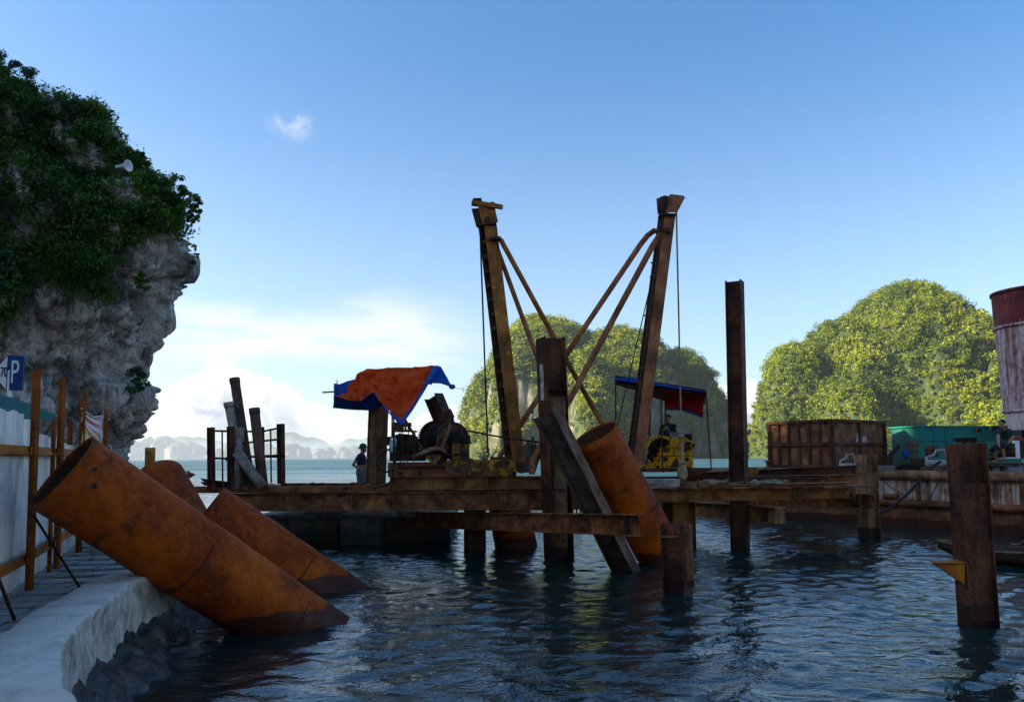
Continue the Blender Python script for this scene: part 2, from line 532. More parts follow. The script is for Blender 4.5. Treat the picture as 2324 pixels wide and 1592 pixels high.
for k in range(44):
    lam = 0.22 * (4.5 ** rng.random())
    th = rng.normal(0.15, 0.62)
    kx, ky = math.sin(th) * 2 * math.pi / lam, math.cos(th) * 2 * math.pi / lam
    slope = 0.027 * (lam / 0.5) ** -0.25
    a = slope * lam / (2 * math.pi)
    fade = np.clip(lam / (cell * 3.0) - 0.7, 0, 1)
    wob = 0.5 * np.sin(0.7 * x * math.cos(th) - 0.5 * y + k)
    z += a * fade * np.sin(kx * x + ky * y + rng.random() * 6.28 + wob)
z *= patch
nx_, ny_ = len(sx), len(sy)
i = np.arange((ny_ - 1) * (nx_ - 1)); r_, c_ = i // (nx_ - 1), i % (nx_ - 1)
q = r_ * nx_ + c_
faces = np.stack([q, q + 1, q + nx_ + 1, q + nx_], 1)
m, T, b, pos, o = new_mat('sea_water')
s = T.n('ShaderNodeSeparateXYZ', Vector=pos)
ydist = s.outputs[1]
n_a = T.noise(T.vmul(pos, (0.75, 1.25, 1)), 2.6, 4.0, 0.6, 0.4)
n_b = T.noise(T.vmul(pos, (0.22, 0.42, 1)), 1.0, 5.0, 0.62, 0.5)
cat = T.smooth(T.noise(T.vmul(pos, (0.16, 0.30, 1)), 1.0, 3.0, 0.55, 0.6), 0.44, 0.60)        # cat's paws of finer ripple
n_c = T.math('MULTIPLY', T.noise(T.vmul(pos, (6.5, 10.5, 1)), 1.0, 3.0, 0.6), cat)
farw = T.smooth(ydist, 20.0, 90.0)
hgt = T.math('ADD', T.math('MULTIPLY', n_a, 0.030), T.math('MULTIPLY', n_c, 0.014))
hgt = T.math('ADD', hgt, T.math('MULTIPLY', T.math('MULTIPLY', n_b, farw), 1.3))
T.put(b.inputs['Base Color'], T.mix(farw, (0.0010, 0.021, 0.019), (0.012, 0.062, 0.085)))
wind = T.smooth(T.noise(T.vmul(pos, (0.006, 0.035, 1)), 1.0, 5.0, 0.6, 0.4), 0.40, 0.62, 0.30, 0.56)
T.put(b.inputs['Roughness'], T.math('ADD', 0.015, T.math('MULTIPLY', T.smooth(ydist, 20.0, 220.0), wind)))
b.inputs['IOR'].default_value = 1.58
bump(T, b, hgt, 1.0, 1.0)
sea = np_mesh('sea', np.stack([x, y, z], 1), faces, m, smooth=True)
tag(sea, 'dark teal rippled sea water', 'water', kind='structure')
# sea bed so that nothing shows beneath the sheet
# ================================================================== LEAVES
def unit(n):
    v = rng.normal(size=(n, 3)); return v / np.linalg.norm(v, axis=1, keepdims=True)
def leaf_cloud(cen, rad, per, size, squash=0.8, up=0.5, tint=None, jit=0.35, aspect=0.5, shell=0.45, tri=False):
    """rhombic leaves spread through balls round the given centres; returns verts, faces, tint"""
    cen = np.asarray(cen, float); rad = np.asarray(rad, float); n = len(cen)
    per = np.broadcast_to(np.asarray(per), (n,)); idx = np.repeat(np.arange(n), per); N = len(idx)
    d = unit(N); rr = rng.random(N) ** shell
    off = d * (rad[idx] * rr)[:, None]; off[:, 2] *= squash
    p = cen[idx] + off
    nrm = unit(N) * 0.8 + d * 0.6; nrm[:, 2] += up; nrm /= np.linalg.norm(nrm, axis=1, keepdims=True)
    a = np.cross(nrm, unit(N)); a /= np.linalg.norm(a, axis=1, keepdims=True); bb = np.cross(nrm, a)
    s = (np.asarray(size) if np.ndim(size) == 0 else np.asarray(size)[idx]) * (0.65 + 0.7 * rng.random(N))
    a = a * (s / 2)[:, None]; bb = bb * (s * aspect / 2)[:, None]
    dr = nrm * (s * 0.12)[:, None]
    k = 3 if tri else 4
    v = (np.stack([p - a, p + bb * 1.5, p + a - bb * .6], 1) if tri else np.stack([p - a - dr, p + bb, p + a - dr, p - bb], 1)).reshape(-1, 3)
    f = np.arange(N * k).reshape(-1, k)
    t = (tint if tint is not None else rng.random(n))[idx] * (1 - jit) + rng.random(N) * jit
    return v, f, np.repeat(np.clip(t, 0, 1), k)
def blades(cen, n, length, width, droop=0.6, upb=0.5, spread=0.25, tint=0.5):
    """long drooping leaves fanning out of each centre"""
    cen = np.repeat(np.asarray(cen, float), n, 0); N = len(cen)
    p = cen + rng.normal(size=(N, 3)) * spread
    d = unit(N); d[:, 2] = np.abs(d[:, 2]) * 0.7 + upb * rng.random(N); d /= np.linalg.norm(d, axis=1, keepdims=True)
    L = length * (0.55 + 0.7 * rng.random(N)); side = np.cross(d, np.array([0, 0, 1.0])); side /= np.linalg.norm(side, axis=1, keepdims=True) + 1e-9
    w = side * width / 2
    q1 = p + d * (L * 0.5)[:, None]; q1[:, 2] -= droop * 0.15 * L
    q2 = p + d * (L * 0.95)[:, None]; q2[:, 2] -= droop * 0.65 * L
    v = np.stack([p - w * .5, p + w * .5, q1 + w, q1 - w, q2 + w * .1, q2 - w * .1], 1).reshape(-1, 3)
    k = np.arange(N) * 6
    f = np.concatenate([np.stack([k, k+1, k+2, k+3], 1), np.stack([k+3, k+2, k+4, k+5], 1)])
    t = np.clip(tint + (rng.random(N) - .5) * .6, 0, 1)
    return v, f, np.repeat(t, 6)
def cat_leaf(parts):
    vs, fs, ts, o = [], [], [], 0
    for v, f, t in parts:
        vs.append(v); fs.append(f + o); ts.append(t); o += len(v)
    return np.concatenate(vs), np.concatenate(fs), np.concatenate(ts)

# ================================================================== CLIFF
CLY = 36.0
ctr = [(-400, 60), (-130, 150), (60, 205), (195, 250), (240, 300), (268, 365), (300, 405), (360, 445), (405, 500), (425, 530), (436, 565), (436, 600), (402, 655),
       (376, 690), (376, 720), (348, 762), (330, 798), (322, 828), (346, 868), (352, 915), (350, 950), (326, 988), (296, 1020), (284, 1042), (284, 1075), (300, 1180)]
cp = [P(u, v, CLY) for u, v in ctr]
cz = np.array([p.z for p in cp])[::-1]; cxr = np.array([p.x for p in cp])[::-1]
zl = np.concatenate([np.arange(-0.6, 19.5, 0.10), np.arange(19.7, 56.0, 0.8)])  # levels above the visible brow are unseen, raised to shade the site
XR = np.interp(zl, cz, cxr) - 0.85 - 0.25 * np.clip((9.0 - zl) / 4.0, 0, 1) - 0.45 * np.exp(-((zl - 10.5) / 1.0) ** 2) + 0.7 * np.clip((zl - 11.5) / 2.0, 0, 1)
XR = np.where(zl > cz[-1], cxr[-1] - (zl - cz[-1]) * 1.6, XR)
rel = [(-9, 52, 1), (-2.6, 42, 1), (-0.5, 38.6, 1), (0.05, 36.6, 1), (-0.6, 34.8, 1), (-3.2, 32.6, 1), (-8.0, 30.4, 1), (-15, 27.5, 1), (-22, 24, .3), (-24, 6, .25), (-27, -45, .25), (-90, -45, .25), (-90, 80, .25), (-30, 75, .8)]
segn = [34, 30, 34, 34, 44, 56, 40, 10, 14, 18, 10, 16, 10, 12]
cols = []
npt = len(rel)
def ctrl(k):
    rx, ry, wgt = rel[k % npt]
    bx = XR * wgt + (1 - wgt) * (-16.0 - np.clip(zl - 14, 0, None) * 0.5)
    return np.stack([bx + rx, np.full_like(zl, ry), zl], 1)
CT = [ctrl(k) for k in range(npt)]
for k in range(npt):
    p0, p1, p2, p3 = CT[(k-1) % npt], CT[k], CT[(k+1) % npt], CT[(k+2) % npt]
    for j in range(segn[k]):
        t = j / segn[k]
        cols.append(0.5 * ((2*p1) + (p2-p0)*t + (2*p0-5*p1+4*p2-p3)*t*t + (3*p1-p0-3*p2+p3)*t**3))
G = np.stack(cols, 1)                                                # (levels, loop, 3)
nl, nc = G.shape[:2]
tang = np.roll(G, -1, 1) - np.roll(G, 1, 1)
nrm = np.stack([-tang[..., 1], tang[..., 0], 0 * tang[..., 0]], -1)
nrm /= np.linalg.norm(nrm, axis=-1, keepdims=True) + 1e-9
cent = np.array([-45.0, 20.0, 0]); sgn = np.sign(((G - cent) * nrm).sum(-1, keepdims=True).mean())
nrm = nrm * sgn
p = G.reshape(-1, 3); nn = nrm.reshape(-1, 3)
q = p * np.array([1, 1, 0.75])
warp = np.stack([vnoise(q * 0.5, 31), vnoise(q * 0.5, 32), vnoise(q * 0.5, 33)], 1) * 0.8
h_a, j_a = facets((q + warp * .6) * 0.42, 3)
h_b, j_b = facets((q + warp * .3) * 1.15 + 7, 9)
h_c, j_c = facets(q * 2.9 + 3, 15)
disp = 0.75 * fbm(q * 0.2, 3, 5) + 1.15 * h_a + 0.42 * h_b + 0.24 * h_c + 0.09 * facets(q * 6.5 + 5, 25)[0] + 0.28 * fbm(q * np.array([1.6, 1.6, .35]), 3, 27) + 0.08 * fbm(q * 4.0, 3, 8) - 0.45 * np.exp(-j_a / 0.045) - 0.20 * np.exp(-j_b / 0.06) - 0.10
disp = np.clip(disp, -1.4, 0.75)
cz_ = p[:, 2]
disp -= 0.55 * np.exp(-((cz_ - 6.35 + 0.5 * vnoise(q * .3, 50)) / 0.28) ** 2)                       # a long horizontal joint
far = np.clip((np.abs(p[:, 1] - 36) - 18) / 20, 0, 1)
disp = disp * (1 + 2.2 * far)
pd = p + nn * disp[:, None]; pd[:, 2] += 0.25 * vnoise(q * 0.8, 77) * (p[:, 2] > 0.5)
i = np.arange((nl - 1) * nc); r_, c_ = i // nc, i % nc
a = r_ * nc + c_; bq = r_ * nc + (c_ + 1) % nc
faces = np.stack([a, bq, bq + nc, a + nc], 1)
cap_c = np.array([[-70, 15, zl[-1] + 2]])
m, T, b, pos, o = new_mat('limestone')
n1 = T.noise(pos, 0.55, 6.0, 0.6, 0.6); n2 = T.noise(pos, 6.5, 8.0, 0.72, 0.3)
c = T.ramp(n1, [(0.34, (0.11, 0.090, 0.074)), (0.44, (0.29, 0.242, 0.202)), (0.53, (0.54, 0.455, 0.385)), (0.65, (0.74, 0.64, 0.55))])
c = T.mix(T.smooth(n2, 0.50, 0.72, 0, .7), c, (0.50, 0.46, 0.44))
c = T.mix(T.smooth(n2, 0.30, 0.46, .6, 0), c, (0.03, 0.028, 0.028))
st = T.noise(T.vmul(pos, (2.3, 2.3, 0.22)), 1.0, 5.0, 0.65, 0.3)
c = T.mix(T.smooth(st, 0.5, 0.66, 0, .5), c, (0.05, 0.043, 0.04))
c = T.mix(T.smooth(T.noise(pos, 0.9, 4.0), 0.6, 0.72, 0, .45), c, (0.33, 0.21, 0.11))
T.put(b.inputs['Base Color'], c); b.inputs['Roughness'].default_value = 0.8
vo = T.n('ShaderNodeTexVoronoi', Vector=T.vmul(pos, (1, 1, .6)), Scale=2.6, feature='DISTANCE_TO_EDGE'); vo2 = T.n('ShaderNodeTexVoronoi', Vector=pos, Scale=7.0)
bump(T, b, T.math('ADD', T.math('ADD', T.noise(pos, 3.0, 10.0, 0.72), n2), T.math('ADD', T.math('MULTIPLY', T.smooth(vo.outputs['Distance'], 0.0, 0.08), .5), T.math('MULTIPLY', vo2.outputs['Distance'], .5))), 0.8, 0.13)
M_ROCK = m
cliff = np_mesh('limestone_cliff', pd, faces, m, smooth=False, loc=(-18, 36, 0))
bm = bmesh.new(); bm.from_mesh(cliff.data); bmesh.ops.holes_fill(bm, edges=[e for e in bm.edges if e.is_boundary], sides=0); bm.to_mesh(cliff.data); bm.free()
tag(cliff, kind='structure')

def to_px(p):                          # project points, only to sort plants by the patch of cliff they grow on
    M = np.array(CAMR.transposed()); d = (np.asarray(p) - np.array([0, 0, EYE])) @ M.T
    return CX + FPX * d[:, 0] / -d[:, 2], CY - FPX * d[:, 1] / -d[:, 2]
def inpoly(u, v, poly):
    ins = np.zeros(len(u), bool); n = len(poly)
    for k in range(n):
        x1, y1 = poly[k]; x2, y2 = poly[(k+1) % n]
        if y1 == y2: continue
        ins ^= ((y1 > v) != (y2 > v)) & (u < (x2 - x1) * (v - y1) / (y2 - y1) + x1)
    return ins
M_LEAF = leafm('cliff_leaf', (0.014, 0.045, 0.009), (0.060, 0.145, 0.016), (0.24, 0.36, 0.035))
M_LEAF2 = leafm('dusky_leaf', (0.012, 0.042, 0.020), (0.035, 0.10, 0.04), (0.12, 0.22, 0.09))
M_BARK = paintm('bark', (0.09, 0.06, 0.04), 0.9, 0.5, 8.0, bumpd=0.01)
vis = (pd[:, 1] < 39) & (pd[:, 1] > 26) & (pd[:, 2] < 24)
pv, nv = pd[vis], nn[vis]
uu, vv = to_px(pv)
green = [(-60, 60), (60, 190), (205, 235), (275, 330), (345, 420), (430, 505), (395, 530), (330, 535), (300, 560), (262, 590), (235, 640), (150, 650), (90, 640), (50, 660), (35, 740), (-60, 760)]
msk = inpoly(uu + 14 * vnoise(pv * 1.1, 60), vv + 14 * vnoise(pv * 1.1, 61), green) & (vnoise(pv * np.array([.7, .7, .7]), 62) > -0.62)
ids = rng.choice(np.flatnonzero(msk), 620, replace=False)
cen = pv[ids] + nv[ids] * (0.15 + 0.45 * rng.random((len(ids), 1))) + rng.normal(size=(len(ids), 3)) * 0.15
tint = np.clip(0.30 + 0.45 * vnoise(cen * 0.6, 63) + 0.25 * rng.random(len(ids)), 0, 1)
lv = leaf_cloud(cen, 0.28 + 0.42 * rng.random(len(ids)), 95, 0.17, 0.75, 0.6, tint)
ids2 = rng.choice(np.flatnonzero(msk), 120, replace=False)
lb = blades(pv[ids2] + nv[ids2] * 0.35, 26, 0.5, 0.05, 0.7, 0.5, 0.2, 0.5)
offc = (pd[:, 2] > 7.5 + 3.0 * vnoise(pd * .12, 66)) & (pd[:, 1] > -44) & (pd[:, 1] < 60) & (pd[:, 0] > -75) & (vnoise(pd * .25, 67) > -0.35)
ou, ov = to_px(pd); offc &= ~((ou > -110) & (ou < 2400) & (pd[:, 1] > 3))
wt = np.where(offc, 0.05 + np.clip(np.abs(pd[:, 1] - 34) / 12, 0, 1), 0); ids3 = rng.choice(len(pd), 700, p=wt / wt.sum())
lo_ = leaf_cloud(pd[ids3] + nn[ids3] * 0.6, 0.9 + 1.1 * rng.random(len(ids3)), 90, 0.30, 0.8, 0.6, np.clip(0.4 + 0.5 * vnoise(pd[ids3] * .3, 68), 0, 1))
v_, f_, t_ = cat_leaf([lv, lb, lo_])
cv = np_mesh('cliff_shrub_cover', v_, f_, M_LEAF, attrs={'tint': ('POINT', t_)})
tag(cv, 'dense dark green shrubs and creepers covering the upper cliff face', 'shrubs', kind='stuff')

def plant(name, label, base, clumps, leaf=0.15, per=170, mat=None, trunk_r=0.05, blade=None, group=None, tint=None, cat='shrub'):
    """clumps: list of (u, v, Y, radius in metres)"""
    base = Vector(base)
    t = thing(name, base, label, cat, group)
    cs = [P(u, v, Y) for u, v, Y, r in clumps]; rs = [c[3] for c in clumps]
    mb = MB(); mid = base.lerp(sum(cs, Vector()) / len(cs), 0.45)
    mb.tube([base, base.lerp(mid, .5) + Vector((.05, .03, 0)), mid], [trunk_r, trunk_r * .8, trunk_r * .6], 7)
    for c in cs:
        k = mid.lerp(c, 0.5) + Vector((random.uniform(-.1, .1), random.uniform(-.1, .1), random.uniform(0, .12)))
        mb.tube([mid, k, c], [trunk_r * .5, trunk_r * .32, trunk_r * .14], 5)
    mb.build('trunk', M_BARK, t)
    cen = []; rad = []; tn = []
    for c, r in zip(cs, rs):
        for _ in range(7):
            d = unit(1)[0] * r * 0.75
            cen.append(np.array(c) + d); rad.append(r * random.uniform(.3, .55)); tn.append((0.5 if tint is None else tint) + random.uniform(-.3, .3))
    parts = [leaf_cloud(cen, rad, max(8, per // 7), leaf, 0.8, 0.5, np.clip(np.array(tn), 0, 1))]
    if blade: parts = [blades(cen, *blade)] 
    v, f, tt = cat_leaf(parts)
    np_mesh('crown', v, f, mat or M_LEAF, t, attrs={'tint': ('POINT', tt)})
    return t
G_C = 'plants rooted in the cliff'
plant('cliff_tree', 'spreading dark tree leaning out from the cliff brow over the bare rock', P(372, 505, 35.6),
      [(305, 372, 35.2, .42), (335, 385, 35.3, .5), (370, 400, 35.4, .5), (402, 420, 35.5, .5), (432, 446, 35.6, .42), (452, 472, 35.7, .34), (440, 498, 35.7, .32),
       (410, 470, 35.5, .5), (375, 445, 35.2, .5), (345, 425, 35.0, .5), (385, 490, 35.2, .42), (315, 355, 35.2, .3), (425, 470, 35.4, .4), (395, 440, 35.2, .45), (360, 470, 35, .45), (330, 450, 34.9, .45), (400, 500, 35.3, .35)], per=480, leaf=.125, trunk_r=.10, group=G_C, tint=.42, cat='tree')
plant('cliff_tree', 'tall bushy tree on the cliff top at the left edge of the picture', P(10, 330, 33.6),
      [(8, 140, 33.6, .5), (45, 165, 33.6, .55), (80, 180, 33.7, .45), (30, 205, 33.4, .6), (70, 225, 33.5, .5), (5, 250, 33.3, .6), (50, 270, 33.3, .6), (100, 245, 33.7, .42), (12, 320, 33.1, .6)], per=330, trunk_r=.10, group=G_C, mat=M_LEAF2, cat='tree')
plant('cliff_bush', 'low rounded bush on the cliff top beside the bare rock knob', P(158, 285, 34.4), [(150, 248, 34.4, .36), (172, 243, 34.5, .3), (128, 262, 34.3, .42), (110, 275, 34.2, .42)], per=260, group=G_C, mat=M_LEAF2)
plant('spiky_plant', 'spiky leaved plant crowning the bare rock knob of the cliff', P(207, 275, 35.0), [(206, 256, 35.0, .2), (222, 262, 35, .15)], blade=(26, .85, .07, .35, .9, .05, .75), group=G_C)
plant('cliff_bush', 'small airy shrub on the cliff brow just above the loudspeaker', P(258, 345, 35.2), [(262, 322, 35.2, .22), (274, 330, 35.2, .18), (250, 330, 35.2, .2)], per=150, group=G_C)
plant('bamboo_clump', 'large drooping bamboo-like clump hanging over the middle of the cliff face', P(185, 640, 32.6), [(150, 600, 32.4, .7), (190, 590, 32.4, .75), (225, 620, 32.6, .6), (180, 640, 32.4, .7), (230, 655, 32.6, .4), (130, 625, 32.3, .5)],
      blade=(60, .62, .05, 1.0, .2, .22, .5), group=G_C)
plant('cliff_bush', 'small dark shrub in a cleft of bare rock halfway down the cliff edge', P(318, 655, 34.4), [(312, 640, 34.2, .32), (330, 646, 34.3, .24), (322, 628, 34.3, .22)], per=210, group=G_C)
plant('cliff_bush', 'dark shrub clinging to the lower right edge of the cliff near the cloud bank', P(312, 880, 35.2), [(310, 850, 35.0, .38), (322, 870, 35.1, .34), (304, 876, 34.9, .32), (318, 840, 35.1, .25)], per=260, group=G_C, mat=M_LEAF2)
plant('cliff_bush', 'thin sprig sticking out from the cliff edge below the leaning tree', P(432, 575, 36.0), [(440, 562, 36, .16), (446, 580, 36, .14), (438, 596, 36, .14)], per=80, leaf=.12, trunk_r=.02, group=G_C)
plant('fern_tuft', 'bright tuft of arching leaves under the leaning cliff tree', P(372, 500, 34.8), [(368, 488, 34.7, .2), (378, 497, 34.8, .2)], blade=(22, .7, .06, .9, .5, .06, .8), group=G_C)
plant('cliff_bush', 'pale grey-green bush at the left picture edge above the parking sign', P(15, 620, 32.2), [(10, 590, 32.2, .5), (40, 570, 32.3, .4), (20, 630, 32.1, .5), (5, 660, 32.0, .45)], per=230, group=G_C, mat=M_LEAF2, tint=.85)

# ================================================================== KARST HILLS
def slope_mat(name, rockc, greenc, lo=0.02, hi=0.22, sc_=0.05):
    m, T, b, pos, o = new_mat(name)
    g = T.n('ShaderNodeNewGeometry'); s = T.n('ShaderNodeSeparateXYZ', Vector=g.outputs['Normal'])
    n = T.noise(pos, sc_, 6.0, 0.65)
    st = T.noise(T.vmul(pos, (sc_*5, sc_*5, sc_*.9)), 1.0, 5.0, 0.65)
    f = T.smooth(T.math('ADD', s.outputs[2], T.math('MULTIPLY_ADD', n, 0.8, -0.4)), lo, hi)
    rk = T.ramp(st, [(0.3, tuple(x*.3 for x in rockc)), (0.55, rockc), (0.75, tuple(min(1, x*1.5) for x in rockc))])
    T.put(b.inputs['Base Color'], T.mix(f, rk, greenc)); b.inputs['Roughness'].default_value = 0.9
    bump(T, b, T.math('ADD', st, n), 1.0, 0.12 / sc_ * .5)
    return m
M_HILL = slope_mat('karst_rock', (0.17, 0.155, 0.14), (0.016, 0.034, 0.006))
M_HILL2 = slope_mat('wooded_karst', (0.15, 0.13, 0.11), (0.016, 0.034, 0.006), -0.25, -0.05)
M_FAR = slope_mat('far_karst', (0.16, 0.15, 0.14), (0.018, 0.036, 0.028), 0.15, 0.75, 0.02)
def karst(name, domes, step, seed, mat, rough=0.22, nz=1.0, gul=40.0):
    """domes: (u, v of the top, half width left, half width right in px, distance, depth half width in m, power)"""
    D = []
    for u, v, wl, wr, Y, ry, pw in domes:
        t = P(u, v, Y); D.append((t.x, t.z, wl * Y / FPX, wr * Y / FPX, Y, ry, pw))
    x0, x1 = min(d[0] - d[2] for d in D) - 4, max(d[0] + d[3] for d in D) + 4
    y0, y1 = min(d[4] - d[5] for d in D) - 4, max(d[4] + d[5] for d in D) + 4
    xs, ys = np.arange(x0, x1, step), np.arange(y0, y1, step)
    X, Y = np.meshgrid(xs, ys); xf, yf = X.ravel(), Y.ravel()
    p3 = np.stack([xf, yf, 0 * xf], 1)
    g = fbm(p3 / gul, 4, seed, .55); g2 = fbm(p3 / (gul * .33), 3, seed + 40)
    Z = np.full_like(xf, -6.0)
    for cx_, h, wl, wr, cy_, ry, pw in D:
        qx = (xf - cx_) / np.where(xf < cx_, wl, wr); qy = (yf - cy_) / ry
        qq = np.sqrt(qx**2 + qy**2) * (1 + rough * g * np.clip(np.abs(qx) + np.abs(qy), 0, 1) + rough * .35 * g2)
        Z = np.maximum(Z, h * (1 - qq ** pw) )
    Z += nz * g2 * step * 0.9 * (Z > 2)
    Z = np.maximum(Z, -6)
    nx, ny = len(xs), len(ys)
    i = np.arange((ny-1)*(nx-1)); r, c = i // (nx-1), i % (nx-1); q = r*nx + c
    f = np.stack([q, q+1, q+nx+1, q+nx], 1)
    f = f[Z[f].max(1) > -5.5]
    used = np.unique(f); remap = np.zeros(len(xf), int); remap[used] = np.arange(len(used))
    V = np.stack([xf, yf, Z], 1)
    loc = (float(np.mean([d[0] for d in D])), float(np.mean([d[4] for d in D])), 0)
    o = np_mesh(name, V[used], remap[f], mat, loc=loc, smooth=False)
    tag(o, kind='structure')
    gy_, gx_ = np.gradient(Z.reshape(ny, nx), step)
    return V, gx_.ravel(), gy_.ravel(), Z
M_FOR = leafm('forest_leaf', (0.012, 0.040, 0.003), (0.115, 0.172, 0.005), (0.34, 0.37, 0.010), 0.22)
def forest(name, label, dat, n, rmin, rmax, per, leaf, steep, seed, crag=None):
    V, gx, gy, Z = dat
    sl = np.sqrt(gx**2 + gy**2)
    bare = vnoise(V / 22.0, seed) * 0.9 + sl * 0.55
    if crag: bare = bare + crag[2] * np.clip((V[:, 0] - crag[0]) / crag[1], 0, 1) * np.clip(1.3 - Z / Z.max() * 1.3, 0, 1)
    ok = (Z > 2.5) & (gy > -0.55) & (bare < steep)                     # skip the far side and the bare rock walls
    w = np.where(ok, np.sqrt(1 + sl**2), 0); w /= w.sum()
    ids = rng.choice(len(V), n, p=w)
    r = rmin + (rmax - rmin) * rng.random(n) ** 2.5
    cen = V[ids] + rng.normal(size=(n, 3)) * np.array([1, 1, .3]); nr = np.stack([-gx[ids], -gy[ids], np.ones(n)], 1); nr /= np.linalg.norm(nr, axis=1, keepdims=True)
    cen = cen + nr * (r * 0.55)[:, None]; cen[:, 2] += r * 0.35
    tint = np.clip(0.42 + 0.40 * vnoise(V[ids] / 26, seed + 3) + 0.7 * (rng.random(n) - .45), 0, 1)
    v, f, t = leaf_cloud(cen, r, per, leaf, 0.85, 0.5, tint, 0.45, 0.8, 0.3, True)
    o = np_mesh(name, v, f, M_FOR, attrs={'tint': ('POINT', t)})
    tag(o, label, 'forest', kind='stuff')
h1 = karst('karst_hill', [(1225, 728, 195, 260, 810, 120, 2.2), (1400, 756, 220, 250, 790, 120, 2.3), (1330, 800, 60, 110, 700, 80, 1.6), (1545, 806, 130, 112, 780, 90, 2.4), (1105, 850, 72, 90, 790, 80, 2.2)], 1.6, 21, M_HILL, 0.20, 1.6)
h2 = karst('karst_hill', [(2058, 650, 300, 225, 660, 130, 1.9), (1905, 730, 150, 150, 645, 95, 2.1), (1795, 788, 98, 150, 639, 75, 2.4), (2120, 850, 200, 120, 590, 95, 1.6), (1900, 860, 110, 120, 580, 70, 1.7), (2240, 752, 150, 200, 690, 80, 2.4)], 1.3, 57, M_HILL2, 0.22, 1.6)
forest('hill_forest', 'sunlit green forest covering the karst hill behind the masts', h1, 7000, 1.3, 5.2, 64, 1.35, 2.35, 5, (P(1380, 900, 780).x, 60.0, 1.5))
forest('hill_forest', 'sunlit yellow-green forest covering the right-hand karst hill', h2, 11500, 1.0, 4.4, 66, 1.05, 7.0, 9)
karst('far_island', [(300, 999, 45, 40, 8400, 240, 2.2), (334, 992, 30, 40, 8600, 240, 2.2), (368, 989, 32, 38, 8500, 280, 2.3), (408, 1003, 28, 26, 8400, 240, 2.6), (430, 1001, 24, 34, 8500, 240, 2.6), (452, 1016, 20, 20, 8400, 180, 2.6)], 12, 71, M_FAR, 0.34, 1.4, 120)
karst('far_island', [(499, 1017, 13, 14, 8000, 120, 2.8)], 10, 73, M_FAR, 0.34, 1.4, 100)
karst('far_island', [(520, 1001, 22, 26, 9200, 180, 2.5), (560, 1008, 26, 30, 9300, 180, 2.5), (601, 1006, 22, 28, 9200, 180, 2.5)], 12, 75, M_FAR, 0.34, 1.4, 120)
karst('far_island', [(625, 1021, 14, 20, 7800, 120, 2.6), (654, 1007, 14, 30, 8000, 160, 3.0), (668, 1005, 20, 26, 8100, 160, 2.4), (686, 1017, 14, 13, 8000, 120, 2.8)], 10, 77, M_FAR, 0.34, 1.4, 100)
karst('far_island', [(729, 1017, 16, 20, 8800, 140, 2.6), (748, 1015, 20, 24, 8900, 160, 2.5), (776, 1014, 24, 24, 8900, 160, 2.5), (806, 1012, 26, 30, 9000, 180, 2.4), (850, 1008, 30, 40, 9000, 180, 2.4), (905, 1014, 34, 40, 9000, 180, 2.4)], 12, 79, M_FAR, 0.34, 1.4, 120)
karst('far_mountains', [(420, 990, 200, 190, 14525, 600, 1.6), (640, 980, 150, 160, 14525, 600, 1.5), (850, 992, 180, 200, 14525, 600, 1.6)], 60, 81, M_FAR, 0.25, 1, 600)

# haze over the bay: one closed box of even, thin air
hz = MB().box((0, 7800, 119), (32400, 16600, 242)).build('haze', bpy.data.materials.new('haze_air'))
hm = hz.data.materials[0]; hm.use_nodes = True; T = NT(hm.node_tree)
pvn = T.n('ShaderNodeVolumePrincipled'); pvn.inputs['Color'].default_value = (0.58, 0.75, 1.0, 1); pvn.inputs['Density'].default_value = 0.000065; pvn.inputs['Anisotropy'].default_value = 0.2
ho = T.n('ShaderNodeOutputMaterial'); T.put(ho.inputs['Volume'], pvn.outputs[0])
tag(hz, 'thin pale haze over the bay', 'haze', kind='stuff')

# ================================================================== MATERIALS OF THE SITE
M_PIPE = rust('orange_rust', (0.44, 0.080, 0.002), (0.27, 0.043, 0.002), (0.08, 0.014, 0.003), 0.8, streak=0.3, pit=0.30, rough=0.66, lo=0.30, hi=0.60, paint=(0.13, 0.030, 0.006), paint_amt=0.40, soft=0.05)
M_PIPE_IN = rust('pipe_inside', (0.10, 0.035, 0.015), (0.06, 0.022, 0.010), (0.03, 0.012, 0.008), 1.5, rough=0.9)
M_PILE = rust('dark_pile_rust', (0.18, 0.062, 0.028), (0.090, 0.034, 0.018), (0.032, 0.014, 0.010), 1.4, streak=0.6, pit=0.5)
M_PILEL = rust('pale_pile_rust', (0.33, 0.20, 0.11), (0.21, 0.11, 0.055), (0.07, 0.035, 0.02), 1.6, streak=0.7, pit=0.55)
M_GIRD = rust('girder_rust', (0.38, 0.15, 0.05), (0.20, 0.070, 0.024), (0.055, 0.022, 0.011), 3.2, streak=0.22, pit=0.75, paint=(0.34, 0.24, 0.15), paint_amt=0.33, soft=.05)
M_TAN = rust('tan_girder', (0.40, 0.185, 0.055), (0.26, 0.105, 0.03), (0.09, 0.036, 0.014), 2.4, streak=0.2, pit=0.6, paint=(0.12, 0.05, 0.02), paint_amt=0.36, soft=0.04)
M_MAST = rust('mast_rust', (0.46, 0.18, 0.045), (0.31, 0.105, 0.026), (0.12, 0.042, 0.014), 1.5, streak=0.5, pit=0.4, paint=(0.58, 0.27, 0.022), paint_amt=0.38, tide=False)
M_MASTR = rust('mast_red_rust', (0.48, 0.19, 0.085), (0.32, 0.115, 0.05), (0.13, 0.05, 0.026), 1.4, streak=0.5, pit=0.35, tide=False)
M_MASTD = rust('mast_dark', (0.14, 0.065, 0.035), (0.085, 0.042, 0.026), (0.035, 0.02, 0.015), 1.5, tide=False)
